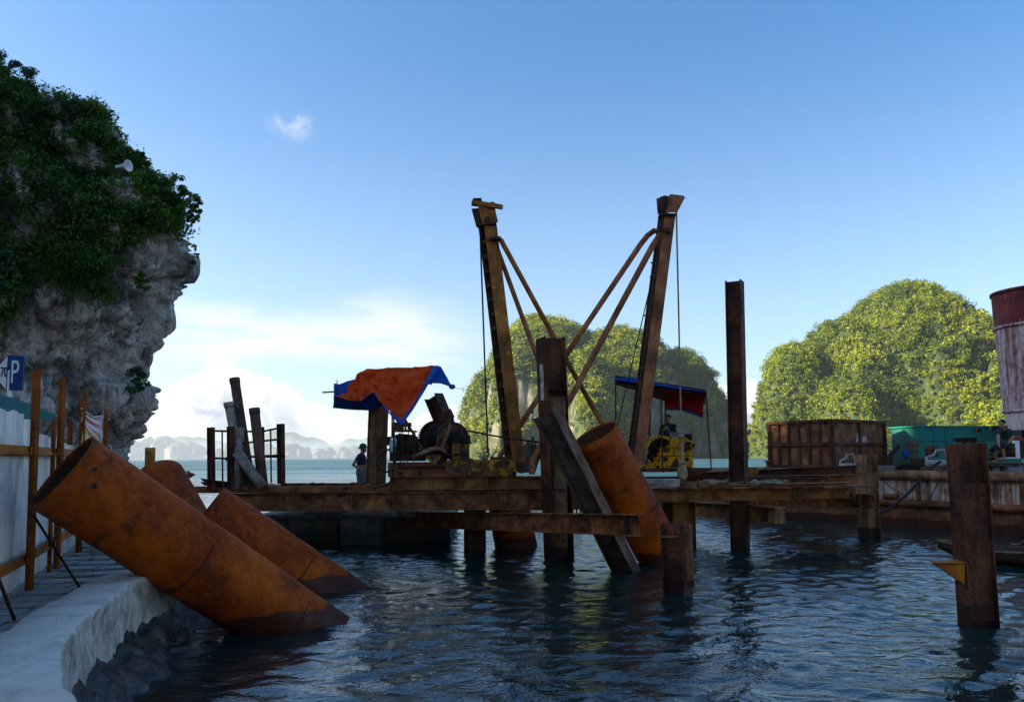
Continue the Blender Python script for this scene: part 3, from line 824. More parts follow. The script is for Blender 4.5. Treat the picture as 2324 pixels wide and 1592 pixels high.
M_YEL = rust('chipped_yellow', (0.20, 0.085, 0.025), (0.13, 0.055, 0.02), (0.05, 0.025, 0.015), 3.0, paint=(0.46, 0.20, 0.006), paint_amt=0.44, streak=0.35, pit=0.35, tide=False)
M_YEL2 = rust('winch_yellow', (0.30, 0.13, 0.03), (0.16, 0.07, 0.02), (0.06, 0.03, 0.015), 2.6, paint=(0.60, 0.28, 0.006), paint_amt=0.56, streak=0.2, pit=0.2, tide=False, rough=0.55)
M_REDR = rust('red_oxide', (0.36, 0.11, 0.04), (0.22, 0.075, 0.03), (0.08, 0.035, 0.02), 2.0, tide=False)
M_BLACK = paintm('grease_black', (0.016, 0.014, 0.013), 0.6, 0.5, 6.0, (0.05, 0.028, 0.015), 0.006, spec=0.12)
M_DARKB = paintm('dark_brown_steel', (0.055, 0.027, 0.016), 0.7, 0.5, 5.0, (0.02, 0.014, 0.01), 0.006, spec=0.12)
M_CABLE = paintm('steel_cable', (0.022, 0.020, 0.020), 0.7, 0.2, 20.0, spec=0.12)
M_CONC = None
def concrete(name, base, dark, scale=1.5, wet=False):
    m, T, b, pos, o = new_mat(name)
    n1 = T.noise(pos, scale, 7.0, 0.65, 0.3); n2 = T.noise(pos, scale*14, 5.0, 0.6)
    st = T.noise(T.vmul(pos, (3.2, 3.2, 2.2)), 1.0, 8.0, 0.72, 0.3)
    c = T.ramp(n1, [(0.30, tuple(x*.62 for x in base)), (0.5, base), (0.7, tuple(min(1, x*1.18) for x in base))])
    g = T.n('ShaderNodeNewGeometry'); s = T.n('ShaderNodeSeparateXYZ', Vector=g.outputs['Normal'])
    side = T.smooth(s.outputs[2], 0.3, 0.8, 0.85, 0.10)
    c = T.mix(T.math('MULTIPLY', T.smooth(st, 0.42, 0.66), side), c, dark)
    c = T.mix(T.smooth(n2, 0.5, 0.75, 0, .4), c, tuple(x*.5 for x in base))
    vo = T.n('ShaderNodeTexVoronoi', Vector=pos, Scale=38.0); c = T.mix(T.smooth(vo.outputs['Distance'], 0.08, 0.2, .35, 0), c, tuple(min(1, x*1.5) for x in base))
    ck = T.n('ShaderNodeTexVoronoi', Vector=T.vmul(pos, (1, 1, .7)), Scale=1.1, feature='DISTANCE_TO_EDGE', Randomness=1.0)
    crk = T.smooth(T.math('ADD', ck.outputs['Distance'], T.math('MULTIPLY', n2, 0.02)), 0.012, 0.02, 1, 0)
    c = T.mix(T.math('MULTIPLY', crk, .22), c, tuple(x*.3 for x in base))
    if wet:
        s2 = T.n('ShaderNodeSeparateXYZ', Vector=pos)
        w = T.smooth(T.math('ADD', s2.outputs[2], T.math('MULTIPLY', T.noise(pos, 2.0), 0.3)), 0.35, 0.75, 1, 0)
        c = T.mix(T.math('MULTIPLY', w, .75), c, (0.015, 0.018, 0.016))
    T.put(b.inputs['Base Color'], c); b.inputs['Roughness'].default_value = 0.88
    bump(T, b, T.math('ADD', n2, T.math('MULTIPLY', n1, .7)), 0.7, 0.02)
    return m
M_CONC = concrete('kerb_concrete', (0.60, 0.53, 0.45), (0.15, 0.13, 0.105), 1.9)
M_CONCD = concrete('old_concrete', (0.20, 0.20, 0.185), (0.05, 0.052, 0.05), 1.2, True)
M_PAVE = concrete('paving_stone', (0.30, 0.285, 0.25), (0.12, 0.10, 0.08), 2.2)
M_SOIL = concrete('sandy_ground', (0.27, 0.215, 0.15), (0.12, 0.10, 0.07), 3.0)
M_GALV = paintm('galvanised_sheet', (0.86, 0.81, 0.75), 0.38, 0.38, 2.2, (0.26, 0.22, 0.19), 0.004, 0.5)
M_GALV.node_tree.nodes['Principled BSDF'].inputs['Metallic'].default_value = 0.1
M_POST = rust('fence_oxide', (0.30, 0.080, 0.008), (0.22, 0.055, 0.006), (0.12, 0.030, 0.006), 1.2, tide=False, pit=0.2, rough=0.6)
M_RAIL = rust('fence_rail', (0.46, 0.155, 0.012), (0.34, 0.10, 0.008), (0.16, 0.048, 0.008), 1.6, tide=False, pit=0.2, rough=0.6)
M_GREENA = paintm('green_awning', (0.012, 0.085, 0.075), 0.6, 0.3, 3.0)
M_WHITE = paintm('white_paint', (0.74, 0.74, 0.74), 0.5, 0.12, 4.0, streak=0.12)
M_NAVY = paintm('sign_blue', (0.008, 0.045, 0.16), 0.4, 0.1, 4.0, streak=0.05)
M_INK = paintm('black_ink', (0.01, 0.01, 0.012), 0.5, 0.0, 4.0, streak=0)
M_SIGNR = paintm('sign_red', (0.20, 0.010, 0.014), 0.45, 0.1, 4.0, streak=0.1)

def text_part(name, body, size, M, mat, parent, depth=0.004, xs=1.0):
    cu = bpy.data.curves.new(name, 'FONT'); cu.body = body; cu.size = size; cu.extrude = depth; cu.align_x = 'CENTER'; cu.align_y = 'CENTER'
    tmp = bpy.data.objects.new('tmp_text', cu); COL.objects.link(tmp)
    bpy.context.view_layer.update()
    me = bpy.data.meshes.new_from_object(tmp.evaluated_get(bpy.context.evaluated_depsgraph_get()))
    bpy.data.objects.remove(tmp)
    me.transform(Matrix.Scale(xs, 4, (1, 0, 0))); me.transform(M)
    off = wloc(parent); me.transform(Matrix.Translation(-off))
    me.materials.clear(); me.materials.append(mat)
    o = bpy.data.objects.new(name, me); COL.objects.link(o); o.parent = parent
    return o
def facing(c, n, up=(0, 0, 1)):        # matrix whose z looks along n, y up
    n = Vector(n).normalized(); x = Vector(up).cross(n).normalized(); y = n.cross(x)
    return Matrix(((x.x, y.x, n.x, c[0]), (x.y, y.y, n.y, c[1]), (x.z, y.z, n.z, c[2]), (0, 0, 0, 1)))

# ================================================================== QUAY AT THE LEFT
ZK, ZW = 0.95, 0.75
ko = [PZ(u, v, ZK) for u, v in ((260, 1800), (222, 1670), (188, 1592), (149, 1548), (135, 1520), (139, 1486), (159, 1438), (188, 1407), (220, 1376), (274, 1340), (318, 1311))]
ko += [Vector((-4.90, 11.6, ZK)), Vector((-5.15, 13.0, ZK)), Vector((-5.9, 15.6, ZK)), Vector((-7.4, 18.8, ZK)), Vector((-9.4, 22.4, ZK)), Vector((-11.6, 26.2, ZK)), Vector((-13.6, 30.5, ZK))]
def resample(pts, step):
    pts = [Vector(p) for p in pts]; out = []
    for k in range(len(pts) - 1):
        p0, p1, p2, p3 = pts[max(k-1, 0)], pts[k], pts[k+1], pts[min(k+2, len(pts)-1)]
        n = max(1, int((p2 - p1).length / step))
        for j in range(n):
            t = j / n
            out.append(0.5 * ((2*p1) + (p2-p0)*t + (2*p0-5*p1+4*p2-p3)*t*t + (3*p1-p0-3*p2+p3)*t**3))
    return out + [pts[-1]]
kr = resample(ko, 0.10)
def side(pts, k):
    d = pts[min(k+1, len(pts)-1)] - pts[max(k-1, 0)]; d.z = 0; d.normalize()
    return Vector((-d.y, d.x, 0))                                     # to the left of travel = landward
KWID = 0.60
prof = [(0.0, -1.5), (0.0, -0.8), (0.01, -0.68), (0.005, -0.58), (0.01, -0.48), (0.02, -0.40), (0.015, -0.32), (0.02, -0.25), (0.02, -0.18), (0.015, -0.11), (0.0, -0.05), (0.02, -0.012), (0.06, 0.0), (0.2, 0.004), (0.35, 0.0), (KWID-.03, 0.0), (KWID, -0.03), (KWID, -0.4)]
vs = []
for k, p in enumerate(kr):
    nrm_ = side(kr, k)
    for a_, h_ in prof:
        q_ = p + nrm_ * a_ + Vector((0, 0, h_))
        s_ = Vector(q_) * 2.3
        w_ = (0.030 if h_ > -0.3 and a_ < 0.07 else 0.012) * (math.sin(s_.x*2.1+s_.y*1.7+s_.z*5)*.5 + math.sin(s_.x*5.3-s_.y*4.1+s_.z*3)*.35 + random.uniform(-.25, .25))
        vs.append(q_ + nrm_ * w_ + Vector((0, 0, 0.4 * w_)))
n_ = len(prof)
fs = [(k*n_+j, k*n_+j+1, (k+1)*n_+j+1, (k+1)*n_+j) for k in range(len(kr)-1) for j in range(n_-1)]
vk = np.array([tuple(v) for v in vs]); hk, jk = facets(vk * 5.0, 71)
vk += np.stack([.022 * fbm(vk * 4.5, 3, 61) + .018 * hk, .022 * fbm(vk * 4.5, 3, 62), .008 * fbm(vk * 4, 3, 63) - .02 * np.exp(-jk / .05) * (vk[:, 2] > ZK - .06)], 1)
kerb = np_mesh('quay_kerb', vk, [f[::-1] for f in fs], M_CONC, smooth=False, loc=(-4, 8, 0))
tag(kerb, kind='structure')
# rocky mud toe between the wall and the water
vs = []; NJ = 26
for k, p in enumerate(kr):
    nrm_ = side(kr, k); wd = 0.58 + 0.18 * math.sin(k * 0.13)
    for j in range(NJ):
        t = j / (NJ - 1)
        q_ = p - nrm_ * (t * wd - 0.05); q_.z = 0.36 * (1 - t) ** 0.8 - 0.16 * t
        vs.append(tuple(q_))
va = np.array(vs); w1_, w2_, wi_ = worley(va * 3.2, 90); va[:, 2] += 0.12 * fbm(va * 2.2, 3, 88) + 0.05 * vnoise(va * 8, 89) + .05 * (wi_ - .5) - .05 * np.exp(-(w2_ - w1_) / .12)
fs = [(k*NJ+j, (k+1)*NJ+j, (k+1)*NJ+j+1, k*NJ+j+1) for k in range(len(kr)-1) for j in range(NJ-1)]
m, T, b, pos, o = new_mat('wet_mud_rock')
n1 = T.noise(pos, 4.0, 6.0, .65)
T.put(b.inputs['Base Color'], T.ramp(n1, [(.35, (0.012, 0.010, 0.009)), (.55, (0.05, 0.042, 0.036)), (.75, (0.16, 0.14, 0.12))]))
T.put(b.inputs['Roughness'], T.smooth(n1, .35, .65, .22, .6)); bump(T, b, T.noise(pos, 14.0, 6.0), .9, .04)
mud = np_mesh('mud_bank', va, fs, m, smooth=True, loc=(-4, 8, 0)); tag(mud, kind='structure')
# ground behind the kerb up to the cliff
gp = [p + side(kr, k) * (KWID - 0.05) for k, p in enumerate(kr)][::4]
vs = []; 
for p in gp:
    vs += [(p.x, p.y, ZW - 0.05), (p.x - 14, p.y + 3, ZW - 0.02), (p.x - 30, p.y + 6, ZW)]
fs = [(k*3+j, k*3+3+j, k*3+4+j, k*3+1+j) for k in range(len(gp)-1) for j in range(2)]
ground = np_mesh('quay_ground', vs, fs, M_SOIL, loc=(-8, 10, 0)); tag(ground, kind='structure')
# paving stones of the walkway, laid in courses along the kerb
path = resample([p + side(kr, k) * (KWID + 0.01) for k, p in enumerate(kr)][30::8], 0.42)
me_st = []
for w in (0.40, 0.52, 0.62):
    mb = MB(); mb.box((0, 0, -0.03), (w - .025, 0.40, 0.06))
    mm = bpy.data.meshes.new('paving_stone'); mm.from_pydata(mb.v, [], mb.f); mm.materials.append(M_PAVE); me_st.append((w, mm))
for k in range(len(path) - 1):
    p = path[k]
    if p.y > 19: break
    s_ = side(path, k); off = 0.02 if k % 2 else -0.12
    while off < 1.75:
        w, mm = random.choice(me_st)
        o = bpy.data.objects.new('paving_stone', mm); COL.objects.link(o); o.parent = ground
        c_ = p + s_ * (off + w / 2) - Vector(ground.location); c_.z = ZW + random.uniform(-.008, .008)
        o.location = c_
        o.rotation_euler = (random.uniform(-.012, .012), random.uniform(-.012, .012), math.atan2(s_.y, s_.x) + random.uniform(-.015, .015))
        off += w

# ------------------------------------------------------------------ fence
fposts = [Vector((-4.86, 6.35, ZW)), Vector((-5.62, 8.42, ZW)), PZ(66, 1340, ZW), PZ(128, 1290, ZW), PZ(178, 1250, ZW), Vector((-9.42, 18.45, ZW))]
ftop = [3.6, 3.6, P(72, 841, fposts[2].y).z, P(132, 856, fposts[3].y).z, P(180, 908, fposts[4].y).z, P(237, 936, fposts[5].y).z]
fence = thing('site_fence', fposts[2], 'corrugated metal site fence on orange-brown posts beside the walkway', 'fence')
fd = (fposts[4] - fposts[2]).normalized(); fn = Vector((-fd.y, fd.x, 0))                # landward
for p, zt in zip(fposts, ftop):
    MB().bar(p - Vector((0, 0, .1)), Vector((p.x, p.y, zt)), 0.085, 0.075, up=(0.2, 1, 0)).build('post', M_POST, fence, 0.004)
for zr in (2.63, 1.17):
    for k in range(5):
        a_, b_ = fposts[k].copy(), fposts[k+1].copy(); a_.z = b_.z = zr
        if k == 4 and zr > 2: b_ = a_.lerp(b_, 0.25)
        mb = MB(); o_ = fn * 0.075
        mb.bar(a_ + o_ - fd * .1, b_ + o_ + fd * .1, 0.05, 0.13)
        mb.bar(a_ + o_ * .55 - fd * .1 + Vector((0, 0, -.03)), b_ + o_ * .55 + fd * .1 + Vector((0, 0, -.03)), 0.02, 0.05)
        mb.build('rail', M_RAIL, fence, 0.004)
    for k in (2, 3):
        p = fposts[k].copy(); p.z = zr
        MB().box(p + fn * .03 - fd * .075 - Vector((0, 0, .0)), (.02, .12, .10), Matrix.Rotation(.8, 3, 'Z')).build('rail_cleat', M_RAIL, fence)
tops = [3.1, 3.13, 3.14, 3.12, 3.12, 3.15, 3.08, 2.90, 2.88, 2.80, 2.78, 2.74]
s0 = fposts[1] - fd * (0.9 + 2.04)
for k, zt in enumerate(tops):
    a_ = s0 + fd * (k * 1.02); nseg = 60
    va = []
    for j in range(nseg + 1):
        t = j / nseg; w = a_ + fd * (t * 1.06) + fn * (0.125 + 0.018 * (k % 2))
        amp = 0.024
        c_ = amp * math.cos(t * 2 * math.pi * 11)
        for zi, zz in enumerate((ZW + 0.02, 1.4, 2.0, 2.5, zt + 0.012 * math.sin(j * .4 + k))):
            bend = 0.025 * math.sin(zz * 2.2 + k + t * 3) + 0.02 * math.sin(t * 6 + zz * 3)
            va.append(tuple(w + fn * (c_ + bend) + Vector((0, 0, zz))))
    fs = [(j*5+i_, j*5+i_+1, j*5+5+i_+1, j*5+5+i_) for j in range(nseg) for i_ in range(4)]
    va = np.array(va); va[:, 2] -= ZW * 0
    o = np_mesh('corrugated_sheet', va - np.array([0, 0, 0.0]) + np.array([0, 0, -ZW * 0]), fs, M_GALV, fence, smooth=True)
# sheet heights above are absolute: the base points already sit at the ground, so lower by that much
for o in fence.children:
    if o.name.startswith('corrugated'): o.location.z -= ZW
for (u1, v1, y1), (u2, v2, z2), lab in (((76, 1168, 10.62), (180, 1331, ZW + .02), 'rusty reinforcing bar propping the fence post nearest the kerb bend'), ((-12, 1290, 8.3), (33, 1406, ZW + .02), 'rusty reinforcing bar propping the fence at the left picture edge')):
    a_, b_ = P(u1, v1, y1), PZ(u2, v2, z2)
    mb = MB().tube([a_, b_], 0.016, 8)
    for j in range(40): mb.disc(a_.lerp(b_, (j + .5) / 40), b_ - a_, 0.0195, 0.012, 8)
    tag(mb.build('rebar_prop', M_DARKB), lab, 'rebar', 'bars propping the fence')
# stone block at the walkway edge and other low bits
tag(MB().lathe([(0.0, .0), (.26, 0), (.25, .3), (.22, .34), (0, .35)], PZ(238, 1252, ZW), n=18).build('bollard_base', M_CONC), 'low round concrete bollard under the long orange pipe', 'bollard')
for u, v0, v1, Y, nm in ((194, 885, 1040, 19.0, 'taller, behind the banner'), (160, 955, 1040, 17.6, 'shorter, between two fence posts')):
    a_ = P(u, v0, Y)
    tag(MB().bar(Vector((a_.x, a_.y, ZW - .1)), a_, .075, .075).build('brown_post', M_POST), 'thin brown steel post standing behind the fence, ' + nm, 'post', 'posts behind the fence')
# green awning behind the fence
aw = thing('green_awning', P(40, 930, 12.6), 'dark green sloping awning behind the corrugated fence', 'awning')
A = [P(-80, 868, 12.0), P(-80, 925, 11.2), P(127, 941, 12.6), P(70, 915, 14.5)]
mb = MB(); mb.add([A[0], A[1], A[2], A[3]] + [p - Vector((0, 0, .03)) for p in A], [(0, 1, 2, 3), (7, 6, 5, 4), (0, 4, 5, 1), (1, 5, 6, 2), (2, 6, 7, 3), (3, 7, 4, 0)])
mb.build('canopy', M_GREENA, aw)
MB().bar(A[1] - Vector((0, 0, .05)), A[2] - Vector((0, 0, .05)), .02, .1).build('valance', paintm('valance_green', (0.03, 0.14, 0.12), 0.6, .2), aw)
for p in (A[1].lerp(A[2], .35), A[3].lerp(A[0], .3), A[1].lerp(A[2], .98)):
    MB().bar(Vector((p.x, p.y, ZW - .1)), p - Vector((0, 0, .04)), .05, .05).build('post', M_POST, aw)
# parking sign
SY = 20.0
ps = thing('parking_sign', Vector((P(22, 900, SY).x, SY, ZW)), 'blue and white arrow-shaped parking sign with letter P on a white pole', 'sign')
c = [P(17.5, 805, SY), P(54.5, 808, SY - .1), P(50, 886, SY - .1), P(13, 885, SY)]
nv_ = (c[1] - c[0]).cross(c[2] - c[0]).normalized()
if nv_.y > 0: nv_ = -nv_
th_ = -nv_ * 0.04
mb = MB(); mb.add(c + [p + th_ for p in c], [(0, 1, 2, 3), (7, 6, 5, 4), (0, 4, 5, 1), (1, 5, 6, 2), (2, 6, 7, 3), (3, 7, 4, 0)]); mb.build('board', M_NAVY, ps)
tip = P(-17, 846, SY + .05); ar = [c[0], c[3], tip]
mb = MB(); mb.add(ar + [p + th_ for p in ar], [(0, 1, 2), (5, 4, 3), (0, 3, 4, 1), (1, 4, 5, 2), (2, 5, 3, 0)]); mb.build('arrow_board', M_WHITE, ps)
mb = MB()
for p0, p1 in ((c[3], tip), (tip, c[0])):
    i0 = p0.lerp(p1, 0.0) + nv_ * .006; i1 = p1 + nv_ * .006
    mb.bar(i0, i1, .02, .008, up=nv_)
mb.build('arrow_border', M_SIGNR, ps)
cc = sum(c, Vector()) / 4
text_part('letter', 'P', 0.84, facing(cc + nv_ * .008, nv_), M_WHITE, ps, xs=.62)
text_part('number', '70', 0.36, facing(P(9.5, 845, SY) + nv_ * .012, nv_), M_INK, ps, xs=.62)
pp = P(21, 886, SY + .03)
MB().tube([(pp.x, pp.y, ZW - .1), (pp.x, pp.y, P(21, 840, SY).z)], .055, 14).build('pole', M_WHITE, ps)
# banner
ban = thing('banner', P(208, 975, 16.8), 'red and white printed cloth banner strung between fence posts by the cliff', 'banner')
tl, tr, br, bl = P(184.5, 926, 15.35), P(234, 943, 18.35), P(231, 1022, 18.35), P(184.5, 1010, 15.35)
va, uvs = [], []; NU, NV = 26, 22
for i_ in range(NU + 1):
    for j in range(NV + 1):
        s_, t_ = i_ / NU, j / NV
        p = tl.lerp(tr, s_).lerp(bl.lerp(br, s_), t_)
        p.z -= 0.10 * math.sin(math.pi * s_) * (1 - t_)
        p += fn * (0.05 * math.sin(3.0 * s_ + 4 * t_) * math.sin(math.pi * s_) + 0.018 * math.sin((s_ - t_) * 11))
        va.append(tuple(p)); uvs.append((s_, t_))
fs = [(i_*(NV+1)+j, (i_+1)*(NV+1)+j, (i_+1)*(NV+1)+j+1, i_*(NV+1)+j+1) for i_ in range(NU) for j in range(NV)]
m, T, b, pos, o = new_mat('banner_print')
uvn = T.n('ShaderNodeUVMap'); s = T.n('ShaderNodeSeparateXYZ', Vector=uvn.outputs[0])
ang = T.math('ARCTAN2', T.math('ADD', s.outputs[1], 0.16), T.math('ADD', s.outputs[0], 0.25))
rays = T.smooth(T.math('SINE', T.math('MULTIPLY', ang, 26.0)), -0.1, 0.25)
fade = T.smooth(s.outputs[0], 0.65, 1.1)
c = T.mix(rays, (0.50, 0.008, 0.022), (0.82, 0.70, 0.72))
c = T.mix(fade, c, (0.80, 0.66, 0.62))
txt = T.math('MULTIPLY', T.smooth(T.noise(T.vmul(uvn.outputs[0], (26, 1.4, 1)), 1.0, 3.0), .42, .52), T.math('MULTIPLY', T.smooth(s.outputs[1], .46, .52), T.math('MULTIPLY', T.smooth(s.outputs[1], .86, .9, 1, 0), T.smooth(s.outputs[0], .55, .75, 1, 0))))
c = T.mix(txt, c, T.mix(T.smooth(s.outputs[0], .1, .5), (0.75, 0.55, 0.01), (0.35, 0.30, 0.05)))
c = T.mix(T.smooth(s.outputs[1], .90, .93), c, (0.40, 0.012, 0.02))
T.put(b.inputs['Base Color'], c); b.inputs['Roughness'].default_value = .45
tr_ = T.n('ShaderNodeBsdfTranslucent', Color=c); mx = T.n('ShaderNodeMixShader'); mx.inputs[0].default_value = .35
T.put(mx.inputs[1], b.outputs[0]); T.put(mx.inputs[2], tr_.outputs[0]); T.put(o.inputs['Surface'], mx.outputs[0])
np_mesh('cloth', va, fs, m, ban, smooth=True, uv=uvs)
MB().tube([tl, tl.lerp(tr, .5) - Vector((0, 0, .1)), tr], .012, 6).build('top_cord', M_WHITE, ban)
st_ = P(235, 905, 18.7); tag(MB().tube([(st_.x, st_.y, 2.2), st_], .018, 6).build('bamboo_pole', paintm('bamboo', (.35, .27, .15), .7)), 'thin pale bamboo pole standing behind the banner', 'pole')
# stop sign
QY = 24.0; sc_ = P(244, 1020, QY)
ss = thing('stop_sign', Vector((sc_.x, sc_.y, ZW)), 'small red octagonal stop sign half hidden by the banner post', 'sign')
MB().disc(sc_, (0, 1, 0), .138, .012, 8).build('rim', M_WHITE, ss)
MB().disc(sc_ - Vector((0, .008, 0)), (0, 1, 0), .125, .012, 8).build('plate', M_SIGNR, ss)
for part in ss.children: part.rotation_euler = (0, 0, 0)
text_part('lettering', 'STOP', .115, facing(sc_ - Vector((.012, .018, 0)), (0, -1, 0)), M_WHITE, ss, xs=.8)
MB().tube([(sc_.x, sc_.y + .02, ZW - .1), (sc_.x, sc_.y + .02, sc_.z)], .02, 8).build('pole', M_WHITE, ss)
# loudspeaker on the cliff
lp = P(281, 377, 33.6)
ls = thing('loudspeaker', lp, 'white horn loudspeaker mounted among the shrubs on the cliff', 'loudspeaker')
ax_ = Vector((1, -.35, -.05)).normalized()
MB().lathe([(.02, -.30), (.07, -.29), (.085, -.16), (.10, -.05), (.15, .1), (.24, .24), (.25, .26), (.225, .255), (.13, .1), (.0, -.05)], lp, ax_, 24).build('horn', M_WHITE, ls)
MB().disc(lp - ax_ * .34, ax_, .075, .14, 16).build('driver', M_WHITE, ls)
MB().bar(lp - ax_ * .15 - Vector((0, 0, .05)), lp - Vector((.15, -.1, .5)), .04, .04).build('bracket', M_DARKB, ls)

# ================================================================== BIG PIPES
def big_pipe(label, a, b, r, seams=(), plates=(), t=0.016, rings=24, ins=True, oval=0.012, group='large rusty steel pipes'):
    """a = open upper end, b = lower end under water"""
    a, b = Vector(a), Vector(b); th = thing('steel_pipe', b, label, 'pipe', group)
    ph = random.random() * 6
    MB().shell(a, b, r, t, 56, rings=rings, dent=lambda s, q: oval * math.cos(2 * q + ph) + 0.004 * math.sin(q * 5 + s * 17 + ph) + 0.003 * math.sin(s * 40 + q * 2)).build('pipe_wall', M_PIPE, th)
    x, y, d = frame(b - a); L = (b - a).length
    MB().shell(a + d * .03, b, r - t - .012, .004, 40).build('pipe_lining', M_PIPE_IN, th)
    for s in seams:
        c = a + d * s
        pts = [c + (x * math.cos(2*math.pi*k/48) + y * math.sin(2*math.pi*k/48)) * (r + .004 + .003 * math.sin(k * 2.7)) for k in range(49)]
        MB().tube(pts, .009, 5, caps=False).build('weld_seam', M_DARKB, th)
    for s, ang, w, l in plates:
        n = x * math.cos(ang) + y * math.sin(ang); tt = d.cross(n)
        c = a + d * s + n * (r + .008)
        M = Matrix((tt, d, n)).transposed()
        MB().box(c, (w, l, .016), M).build('patch_plate', M_PIPE, th, .003)
    return th
def bolt_holes(th, a, b, r, spots):
    x, y, d = frame(Vector(b) - Vector(a))
    for s, ang, rr in spots:
        n = x * math.cos(ang) + y * math.sin(ang)
        MB().disc(Vector(a) + d * s + n * (r + .004), n, rr, .012, 16).build('bolt_hole', M_BLACK, th)  # shade of an open hole put in as a black disc
        MB().ring(Vector(a) + d * s + n * (r + .006), n, rr * 1.25, rr, .012, 16).build('hole_rim', M_RAIL, th)
def along(u1, v1, y1, u2, v2, y2, ext):
    a, b = P(u1, v1, y1), P(u2, v2, y2)
    return a, b + (b - a).normalized() * ext
def ang_cam(a, b, extra=0.0):
    """angle round the pipe that points at the camera, turned upwards by 'extra'"""
    x, y, d = frame(Vector(b) - Vector(a)); m_ = (Vector(a) + Vector(b)) / 2; v_ = (Vector((0, 0, EYE)) - m_).normalized()
    return math.atan2(v_.dot(y), v_.dot(x)) + extra
a, b = along(140, 1069, 10.25, 652, 1409, 12.2, 1.6)
ca = ang_cam(a, b); PA = (a, b)
pa = big_pipe('long orange rusty pipe leaning across the quay kerb into the water, nearest of the pipes', a, b, .555, seams=(2.05, 3.75), plates=((2.35, ca - .45, .16, .2), (2.0, ca + 1.25, .08, .34), (4.35, ca - .38, .24, .26), (3.95, ca + 1.1, .07, .36)))
bolt_holes(pa, a, b, .555, ((.20, ca + .42, .030), (.32, ca + .12, .034)))
a, b = along(464, 1163, 14.9, 760, 1361, 15.6, 1.6); ca = ang_cam(a, b)
big_pipe('orange rusty pipe lying in the water parallel to and behind the nearest pipe', a, b, .575, seams=(2.1,), plates=((2.05, ca + 1.0, .10, .3), (2.5, ca - .35, .26, .28)))
a, b = along(360, 1090, 18.1, 440, 1240, 17.0, 1.0)
big_pipe('short visible end of a rusty pipe poking up behind the two leaning pipes', a, b, .60)
a, b = along(1350, 984, 18.2, 1516, 1290, 19.1, 1.2); ca = ang_cam(a, b)
pd_ = big_pipe('wide rusty pipe with open top leaning beside the centre pile', a, b, .555, seams=(1.25, 2.1), plates=((1.55, ca + .35, .16, .34), (2.0, ca - .6, .1, .25)))
bolt_holes(pd_, a, b, .555, ((.13, ca + 2.6, .05),))
a, b = along(1150, 1120, 23.0, 1182, 1300, 22.2, .6)
big_pipe('dark rusty pipe standing in the shade under the pier deck', a, b, .60)

# ================================================================== FREE-STANDING PILES
def hpile(label, ub, vb, Y, ut, vt, w, h, phi, mat, right, name='steel_pile', extra=1.2, Yt=None, t=.022):
    b, tp = P(ub, vb, Y), P(ut, vt, Yt or Y)
    d = (tp - b).normalized(); bb = b - d * extra
    th = thing(name, b, label, 'pile', 'steel piles standing in the water')
    sg = 1 if right else -1
    up = Vector((sg * math.cos(phi), -math.sin(phi), 0))
    MB().hbeam(bb, tp, w, h, t, up=up).build('h_section', mat, th, .004)
    return th, bb, tp, up
th, bb, tp, up = hpile('tallest rusty steel pile, rising alone between the two green hills', 1680, 1240, 21.9, 1667, 638, .45, .42, R(30), M_PILE, True)
x, y, d = frame(tp - bb, up)
MB().box(P(1684, 690, 21.62), (.05, .03, .55)).build('torn_flange', M_PILEL, th)
th, bb, tp, up = hpile('thick rusty pile in the centre with white paint streaks, in front of the masts', 1269, 1265, 19.75, 1249, 767, .54, .56, R(24), M_PILE, False)
x, y, d = frame(tp - bb, up)
if x.y > 0: x = -x
for zc, hh in ((0.0, .0),):
    for vq in (885, 1110, 1012):
        p_ = P(1262, vq, 19.72)
        MB().box(p_ + x * .1, (.40, .26, .018), Matrix.Rotation(-R(24), 3, 'Z')).build('stiffener', M_PILE, th)
MB().prism([(-.25, -.008), (.25, -.008), (.25, .008), (-.25, .008)], P(1262, 900, 19.6), P(1267, 1250, 19.6), up=(-.4, -.9, 0)).build('cover_plate', M_PILEL, th)
m_ws = paintm('flaked_white', (0.55, 0.55, 0.53), .6, .75, 5.0, (0.06, 0.035, 0.025), .004, .8)
n_ = up; MB().prism([(-.10, 0), (.09, 0), (.07, .006), (-.08, .006)], tp.lerp(bb, .10) + up * .284, tp.lerp(bb, .235) + up * .284, up=up).build('paint_patch', m_ws, th)
th, bb, tp, up = hpile('short cut-off wet steel pile in front of the leaning pipe', 1539, 1342, 14.8, 1532, 1187, .40, .42, R(36), M_PILE, True)
MB().box(P(1520, 1217, 14.72), (.30, .12, .02)).build('stiffener', M_PILEL, th)
MB().bar(P(1561, 1190, 14.5), P(1568, 1330, 14.5), .03, .16, up=(.6, -.8, 0)).build('wet_flange_scale', M_PILEL, th)
th, bb, tp, up = hpile('nearest rusty steel pile at the right with an orange bracket', 2221, 1412, 11.9, 2192, 1006, .37, .42, R(-2), M_PILE, False)
x, y, d = frame(tp - bb, up)
if x.y > 0: x = -x
mid = P(2205, 1095, 11.9); L_ = P(2219, 1405, 11.9)
MB().bar(mid + x * .10, L_ + x * .10, .375, .015, up=x).build('cover_plate', M_PILE, th)
br_ = [P(2124, 1281, 11.75), P(2190, 1279, 11.75), P(2190, 1326, 11.75)]
mb = MB(); o_ = Vector((.05, .22, 0))
mb.add(br_ + [p + o_ for p in br_], [(0, 1, 2), (5, 4, 3), (0, 3, 4, 1), (1, 4, 5, 2), (2, 5, 3, 0)]); bk = mb.build('bracket', M_RAIL, th)
